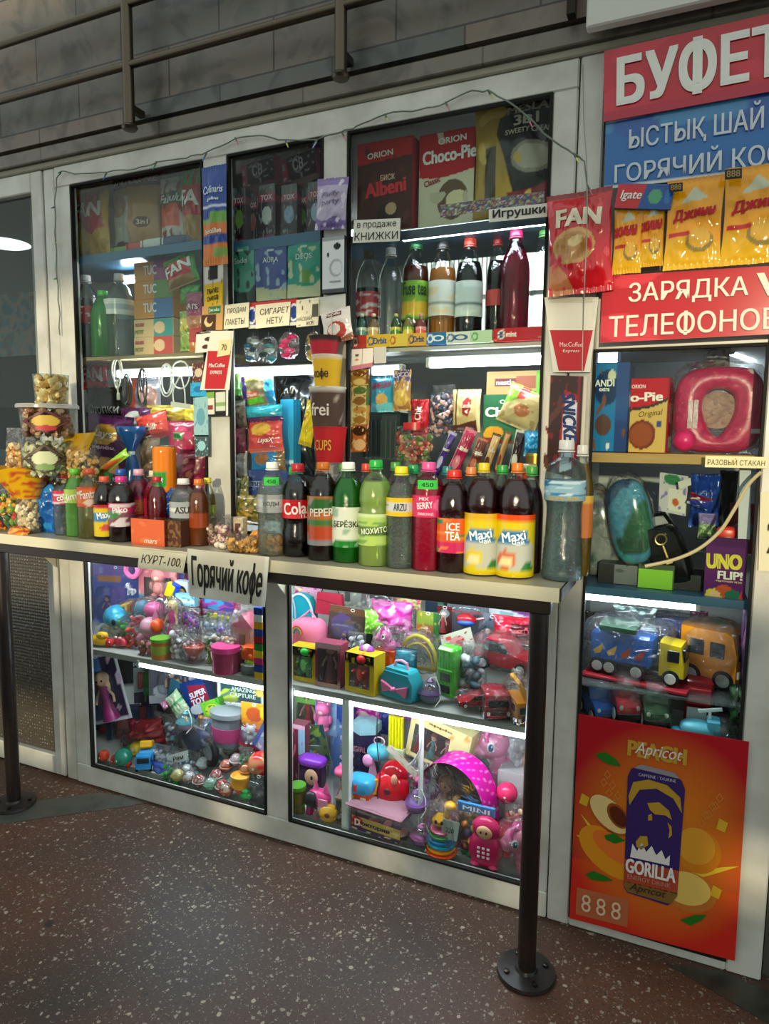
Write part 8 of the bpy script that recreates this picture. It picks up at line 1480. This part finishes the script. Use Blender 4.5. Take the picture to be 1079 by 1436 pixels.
blister('green toy truck card tilted in the dark corner', (424,1018,466,1072), .28, art('#4a5a34', ('p',[(0,.4),(1,.8),(1,1),(0,.6)],'#6a8a3a'), ('e',.3,.25,.2,.14,'#6ab4b4'), ('n',5,2,.2,'#1f3a4a')), lambda o, w, h: figure(o, h*.6, '#1f4a3a', style='robot', trim='#c4903a'), dome=(.6,.35,.6,.5), ry=R(-14))
bb = (421,1060,456,1102); b, w, h = place(*bb, .20); o = thing('toy_doll_bag', 'purple toy bag with doll face print', 'toy', b)
MB().box((0,0,h*.4), (w*.9,.05,h*.8), .006).build('bag_body', mat('#3a2040', 'gloss'), o); MB().ball((0,0,h*.85), (w*.52,.032,h*.16), 16, e=.6).build('purple_top', mat('#8a3ac4', 'gloss'), o); f_ = MB().ball((w*.1,-.028,h*.42), (w*.26,.008,h*.26), 14).build('face_print', mat('#d8a88a', 'paper'), o); MB().ball((w*.16,-.037,h*.44), (w*.05,.003,h*.07), 8).build('eye', mat('#1c1414', 'paper'), f_)
for lab, bb in (('green slime tub on top of its twin', (407,1100,428,1126)), ('green slime tub under its twin at the case corner', (407,1125,428,1153))):
    gadget(lab, bb, .07, [('tub','cyl',(0,0,.42),(.9,.9,.84),'#5a5a1c'), ('label_band','cyl',(0,0,.42),(.93,.93,.5),'#7a6a2c',{'fin':'gloss'}), ('lid','cyl',(0,0,.9),(1,1,.2),'#5aa02c')], name='slime_tub', z=None if 'top' in lab else ZF)
blob('pink and black toy cat robot on the case floor', (427,1094,468,1146), ZF, [('body','ball',(0,0,.5),(.8,.7,.5),'#e0408a'), ('black_face','ball',(-.15,-.25,.5),(.5,.4,.46),'#23202a'), ('ear','cone',(-.1,0,.86),(.22,.2,.3),'#e0609a'), ('ear','cone',(.25,0,.84),(.22,.2,.3),'#e0609a'), ('leg','cyl',(-.3,0,.15),(.24,.3,.34),'#c42a74'), ('leg','cyl',(.3,0,.15),(.24,.3,.34),'#c42a74'), ('side_door','box',(.28,-.34,.5),(.3,.06,.24),'#f0a0c4')], name='toy_robot', dz=.8)
blob('golden yellow surprise egg at the glass', (448,1128,474,1164), ZF, [('egg','ball',(0,0,.5),(.95,.95,1),'#d0981c',{'fin':'gloss'}), ('seam_ring','cyl',(0,0,.5),(.99,.99,.04),'#a8761c'), ('print','ball',(.1,-.42,.6),(.3,.14,.3),'#7a3a1c')], name='surprise_egg')
b, w, h = place(436,1132,450,1162,.06, ZF); o = thing('doll', 'tiny purple haired doll before the pink cat robot', 'toy', b); figure(o, h, '#c46a7a', hair='#4a2a4a', name='doll_body')
b, w, h = place(468,1076,496,1130,.13); o = thing('toy_jar', 'pink capsule jar with small doll beside the orange house', 'toy', b); MB().lathe([(w*.38,0),(w*.46,.004),(w*.46,h*.8),(w*.36,h*.95),(.001,h)], 20).build('jar', DOME, o); figure(o, h*.75, '#c4202c', hair='#7a2a1c', at=(0,0,.004)); MB().ball((0,0,h*.9), (w*.44,w*.44,h*.14), 14).build('pink_top', mat('#e05a84', 'gloss'), o)
winbox('clear fronted brown box beside the golden egg', (470,1122,494,1174), .06, '#8a7464', .04, fig('#7a5a5a','#4a2a1c'), None, inner='#5a4a44', win=(.06,.12,.94,.94), z=ZF)
blob('orange toy house with blue roof', (488,1086,526,1134), ZF+.055, [('wall','box',(0,0,.32),(.8,.6,.62),'#d0501c'), ('roof','ball',(0,0,.72),(1,.8,.5),'#3aa0d4',{'e':.6}), ('chimney','cyl',(-.05,-.35,.74),(.16,.16,.2),'#c4302c'), ('door','box',(-.22,-.32,.26),(.2,.05,.4),'#d8b41c'), ('window','box',(.2,-.32,.34),(.18,.05,.2),'#e8dcd0')], name='toy_house')
bb = (492,1124,574,1196); b, w, h = place(*bb, .085, ZF); o = thing('toy_tub', 'large clear pink lidded tub with letter printed label', 'toy', b, rz=R(-6))
MB().box((0,0,h*.42), (w,.11,h*.84), .01).build('tub_body', DOME, o); MB().box((0,0,h*.90), (w*1.02,.115,h*.12), .008).build('lid', clear('#f0b8cc', .1, .06, .5, .4, 0, 'pink_lid'), o)
q = MB().grid(lambda u, v: ((u-.42)*w*.85, -.0565, h*(.16+.46*v)), 24, 12, art=art('#c9a85a', ('e',.12,.6,.13,.42,'#b8242c'), ('h',0,.25,'#4a3a5a'), ('n',6,3,.3,'#d8c49a'))).build('label', printed('gloss'), o); text('D', w*.1, h*.22, (-w*.25,-.0585,h*.44), '#f2ece4', q, bold=.06); text('октория', w*.5, h*.15, (.07*w,-.0585,h*.42), '#3a2a5a', q, bold=.05)
for k in range(9): MB().ball((w*(-.38+.095*k), .01*(k%3-1), h*(.14+.07*(k%2))), (w*.07,.03,h*.09), 9, bump=.3, seed=k).build('toy_piece', mat(('#c46a7a','#8a7aa4','#d8b4a4')[k%3], 'plastic'), o)
gadget('round red apple toy house with yellow doors', (523,1066,574,1134), .16, [('apple_body','ball',(0,0,.42),(.95,.9,.82),'#d01420',{'fin':'gloss'}), ('open_top','ball',(.05,.1,.72),(.7,.7,.5),'#a80e1c',{'fin':'gloss'}), ('yellow_door','box',(-.34,-.36,.52),(.2,.1,.3),'#e0a01c',{'rz':R(30)}), ('window','ball',(.05,-.42,.5),(.18,.12,.14),'#4a1014'), ('window','ball',(0,-.42,.22),(.14,.12,.1),'#4a1014'), ('doll','ball',(.2,-.32,.74),(.16,.16,.2),'#d8a080')], name='toy_house', dz=.9)
bb = (496,1008,532,1084); b, w, h = place(*bb, .30); o = thing('toy_box', 'six sided teal topped dark box', 'toy', b); hexa = [(w*.5*math.cos(k*math.pi/3), w*.5*math.sin(k*math.pi/3)) for k in range(6)]
MB().lathe([(w*.5,0),(w*.5,h*.8)], 6, cap=True).build('box_body', mat('#2a2440', 'gloss'), o, flat=True); MB().lathe([(w*.53,h*.8),(w*.53,h*.96),(.001,h)], 6).build('lid', mat('#8ab4c0', 'plastic'), o, flat=True); text('GIRL', w*.5, h*.1, (0,-w*.5-.002,h*.55), '#a86a7a', bpy.data.objects[o.children[0].name])
gadget('teal and pink toy shoe on the box pile', (510,1034,546,1092), .22, [('shoe','ball',(.05,0,.66),(.8,.7,.4),'#4aa4b8'), ('heel','cone',(-.15,0,.25),(.4,.4,.6),'#d8a4c4'), ('bow','ball',(-.2,-.3,.5),(.4,.2,.3),'#d890b8'), ('top_loop','ring',(.1,0,.92),(.4,.2,.2),'#e0a8c0')], name='toy_shoe')
gadget('bundle of yellow skipping rope in a pack', (542,1002,570,1064), .28, [('rope_coil','cyl',(-.3+.15*k,-.1,.6),(.14,.3,.75),'#d8d014') for k in range(5)]+[('band','box',(0,-.1,.14),(.9,.5,.26),'#a8b494')], name='skipping_rope', dz=.7)
winbox('cream window box with three little dolls', (564,1012,656,1076), .26, '#d0c48c', .07, lambda o, w, h: [figure(o, h*.55, c, hair=hc_, at=((k-1)*w*.24,0,0)) for k, (c, hc_) in enumerate((('#c43a2a','#d89a2a'),('#3aa094','#8a4a2a'),('#d86a7a','#a85a2a')))], art('#d0c48c', ('r',.70,.05,.92,.42,'#c42a2c'), ('n',7,3,.36,'#b89a4a')), texts=[('apple',.5,.9,.4,.07,'#6a4a24'), ('B',.81,.24,.08,.2,'#e8dcc4')], ry=R(10), rz=R(-8), inner='#4a2c20', win=(.08,.1,.68,.76))
bag('magenta glittering packet under the lamp tube', (498,978,534,1012), .40, art('#a02a7a', ('n',6,3,.2,'#d86ab4'), ('e',.4,.3,.25,.2,'#c9a4a4')), .04); bag('deep blue packet next to the magenta one', (530,982,550,1030), .42, art('#2a3a8a', ('n',5,3,.3,'#5a6ac4')), .04); bag('lilac pink packet behind the yellow rope', (546,978,586,1008), .42, art('#c46ac0', ('n',5,4,.3,'#e09ad8')), .05); bag('rainbow striped packet under the lamp tube', (590,992,646,1030), .38, art('#5a5f7a', ('p',[(0,.9),(.6,.5),(.9,.1),(1,.3),(.6,.8),(.1,1.0)],'#d8a83a'), ('p',[(0,.7),(.5,.35),(.75,.1),(.86,.16),(.56,.46),(.1,.82)],'#c4602c'), ('n',5,3,.35,'#8a8aa4')), .03, fin='gloss')
pony('large pale pink toy pony under the shelf lamp', P(704,1118,.36), .27, '#e088ae', '#d84a94', rz=R(28), wrap=True, eye='#3a5a84')
bb = (586,1062,692,1172); b, w, h = place(*bb, .17); o = thing('toy_dome_box', 'arched doll box with magenta polka dot hood', 'toy', b, rz=R(-10))
mb = MB(); N = 20; dots = art('#d0209a', ('n',1,1,5,'#ffffff'))
arc = lambda t, k=1: (-.5*w*k*math.cos(t*math.pi), h*(.30+.70*k*math.sin(t*math.pi)**.8))
A_ = lambda u, v: (lin('#e87ac8') if (math.sin(u*90)*math.sin(v*12+int(u*14)) > .72) else lin('#cc1c98'))
mb.grid(lambda u, v: (arc(.06+.94*u)[0], -.055+.11*v, arc(.06+.94*u)[1]), 70, 12, art=A_); mb.build('polka_hood', printed('gloss'), o)
mb = MB(); mb.add([(arc(k/N,.98)[0], .05, arc(k/N,.98)[1]) for k in range(N+1)]+[(.5*w,.05,0),(-.5*w,.05,0)], [tuple(range(N+3))], None, False); mb.build('back_card', mat('#6a5040', 'paper'), o, flat=True)
mb = MB(); mb.add([(arc(k/N,.97)[0], -.05, arc(k/N,.97)[1]) for k in range(N+1)]+[(.49*w,-.05,0),(-.49*w,-.05,0)], [tuple(range(N+3))], None, False); mb.build('window_film', DOME, o, flat=True)
MB().box((0,0,.004), (w,.11,.008), .002).build('base', mat('#a83a80', 'gloss'), o); figure(o, h*.72, '#8a5a3a', hair='#8a5220', at=(-.16*w,0,.008), name='big_doll', skin='#c48a64')
for x, c, k in ((.12,'#c9a48a',.5),(.24,'#c9a83a',.42),(.0,'#7a5a6a',.36)): figure(o, h*k, c, hair='#c9b4a0', at=(x*w,-.015,.008), style='animal')
b = P(584,1140,.10); toyball('clear globe with blue loop beside the arched doll box', b, .037, '#b88ac4', '#8a5aa4', '#4aa0bc', hair='#3a2a4a'); b = P(590,1198,.065); b.z = ZF; toyball('clear globe with teal loop standing on the case floor', b, .034, '#a46ab0', '#a85a8a', '#2f8a9c', hair='#2f1c34')
bb = (598,1116,640,1210); b, w, h = place(*bb, .06, ZF); o = thing('stacking_toy', 'rainbow ring stacker topped by a yellow giraffe', 'toy', b, group=None)
for k, (c, r) in enumerate((('#e0521c',1),('#e0851c',.97),('#1f94b0',.93),('#2a7ab8',.88),('#3aa04a',.82),('#d85a84',.75))):
    R_ = w*.5*r; hz = h*.075; MB().lathe([(R_*.8,hz*k),(R_,hz*k+hz*.3),(R_,hz*k+hz*.7),(R_*.8,hz*(k+1)*.995)], 24, TRS((0,0,h*.01))).build('ring', mat(c, 'gloss'), o)
MB().box((-w*.02,0,h*.57), (w*.55,w*.5,h*.18), .012).build('giraffe_body', mat('#e0a41c', 'gloss'), o); q = MB().ball((w*.25,-.0,h*.86), (w*.2,w*.18,h*.075), 14).build('giraffe_head', mat('#e0a41c', 'gloss'), o); MB().tube([(w*.12,0,h*.62),(w*.2,0,h*.82)], .011, 9).build('giraffe_neck', mat('#dc9a18', 'gloss'), o)
for s in (-1,1): MB().ball((w*(.02*s-.02)+s*w*.08,-w*.26,h*.6), (.005,.003,.007), 7).build('eye', mat('#3a1c10', 'gloss'), o)
wrapped(o, w*1.05, h*.9, .07, h*.45, 21, e=.6)
sheet('white oval paper tag tied before the ring stacker', [(622,1148),(645,1154),(641,1180),(618,1174)], .035, None, '#c4c8c4', [('220',.5,.5,.5,.25,'#6a6e6a')], name='price_tag', cat='price tag')
bagged('clear bag of mini dolls under a blue printed header', (640,1128,694,1206), .10, ['#c9b03a','#6a4a8a','#2f7a5a','#b8703a'], 14, .012, .06, 61, header='#4a8ac4', htext='MINI', fillv=.6)
bb = (656,1146,704,1228); b, w, h = place(*bb, .055, ZF); o = thing('toy_phone', 'crimson rabbit shaped toy phone with white buttons', 'toy', b); MB().ball((0,0,h*.34), (w*.48,.025,h*.36), 20, e=.8).build('phone_body', mat('#c41c5a', 'plastic'), o); MB().ball((0,0,h*.78), (w*.40,.026,h*.24), 18).build('hood', mat('#c41c5a', 'plastic'), o); MB().ball((0,-.018,h*.76), (w*.24,.012,h*.15), 14).build('face', mat('#e0a884', 'plastic'), o)
for i in range(3):
    for j in range(3): MB().box((w*(-.14+.14*i), -.0255, h*(.26+.09*j)), (w*.08,.004,h*.045), .001).build('button', mat('#eadfe2', 'plastic'), o)
for s in (-1,1): MB().ball((s*w*.08,-.030,h*.78), (.003,.002,.005), 7).build('eye', mat('#2a1418', 'plastic'), o); MB().ball((s*w*.26,-.004,h*.05), (w*.16,.022,h*.07), 10).build('foot', mat('#d02a68', 'plastic'), o)
pony('big coral pink toy pony in the corner by the counter post', P(738,1244,.10), .21, '#e47aa0', '#d8368c', rz=R(20), wrap=True, eye='#2f6a84')
carton('white shoe box sized toy carton behind the coral pony', (696,1084,742,1150), .27, art('#c4bcc0', ('n',4,3,.3,'#d8d4d4')), .10, side='#b8b0b4', cat='toy', name='toy_box'); ball_toy('hot pink rubber ball before the white carton', (696,1088,726,1126), .20, ['#e8386c'], seed=3)
bag('crumpled clear film bundle at the case end', (704,1034,746,1092), .36, art('#b0b0b4', ('n',5,3,.2,'#d4d0d4')), .06, crumple=3, fin='foil'); bag('orange peach toy packet at the far edge by the post', (732,1060,752,1140), .15, art('#d88a54', ('n',4,3,.3,'#e8a878')), .04)
bag('red glossy bow packet behind the rabbit phone', (690,1150,716,1200), .12, art('#c4143c', ('n',5,3,.3,'#e8607c')), .05, crumple=2.5)
cable('white cord looping down before the cream doll box', [[(592,1000,.07),(592,1030,.07),(590,1050,.07),(578,1070,.08),(572,1074,.10)]], '#d4d0d0', .003, 'cord'); cable('thin dark cord dangling before the red apple house', [[(530,984,.06),(529,1040,.06),(533,1085,.07),(530,1120,.08)]], '#2c3434', .002, 'cord'); sheet('long cream paper tag lying aslant over the apple house', [(541,1050),(548,1044),(587,1084),(582,1091)], .12, art('#d0c4b4', ('n',6,3,.3,'#c4705a')), '#d0c4b4', name='price_tag', cat='price tag')
for lab, bb, Y, cols, n, sq, sd in (
 ('clear bag of pink and white dolls behind the apple house', (566,1066,602,1108), .24, ['#e07aa8','#f0d4dc','#c4508a'], 14, False, 101),
 ('clear bag of brown bears beneath the cream doll box', (548,1060,580,1096), .30, ['#8a5a3a','#b88a5a'], 12, False, 102),
 ('clear bag of blue and green fish under the teal truck card', (432,1070,462,1104), .32, ['#3a7ab0','#3a9a6a','#c4d0d4'], 14, True, 103),
 ('clear bag of lilac flowers beside the thermos box', (476,1044,500,1084), .26, ['#a87ac4','#d4b4e0'], 12, False, 104),
 ('clear bag of peach balls next to the coral pony', (706,1126,740,1162), .16, ['#e89a7a','#f0c4a8','#e0705a'], 12, False, 105)):
    bagged(lab, bb, Y, cols, n, .009, .05, sd, square=sq)
# ---------------------------------------------------------------- string of coloured fairy lights along the frame
wire = [(84,470),(83,430),(80,390),(78,340),(77,290),(79,252),(86,241),(110,243),(150,241),(190,238),(220,226),(262,222),(290,214),(330,193),(362,191),(400,196),(445,195),(480,186),(500,176),(540,160),(590,155),(625,143),(655,130),(685,127),(712,140),(740,165),(770,192),(805,215),(820,228),(824,260),(822,300)]
o = thing('fairy_lights', 'thin green wire of coloured fairy lights along the white frame', 'lights', P(wire[0][0], wire[0][1], -.012)); base = o.location.copy()
pts = [P(x, y, -.012 if i < 24 else -.055)-base for i, (x, y) in enumerate(wire)]
sm = []
for i in range(len(pts)-1):
    for k in range(4): sm.append(pts[i].lerp(pts[i+1], k/4)+Vector((0, -.003*math.sin(k*1.6), .003*math.sin(i*2.3+k))))
sm.append(pts[-1]); MB().tube(sm, .0022, 6).build('wire', mat('#5f6a5c', 'plastic'), o)
for i in range(1, len(pts)-1):
    if i in (2,3,4,6,8,10,12,13,15,16,17,19,21,23,25,27,29):
        a = pts[i]; s = 1 if i % 2 else -1; v = Vector((s*.012, -.004, (-.022 if i > 6 else -.004)))
        q = MB().tube([a, a+v*.6], .0028, 6).build('bulb_holder', mat('#4a5a4a', 'plastic'), o)
        MB().tube([a+v*.6, a+v*1.2], lambda t: .0026*(1-.6*t), 6).build('bulb', mat(('#4a6ac4','#c46a84','#2fae6a','#c9c46a')[i % 4], 'gloss'), q)
cable('loose white string hanging down over the red crisp bag', [[(818,90,-.012),(819,170,-.012),(823,225,-.03),(824,290,-.075),(823,340,-.078),(820,400,-.07),(818,460,-.03),(817,520,-.03)]], '#8a8d80', .0013, 'string')
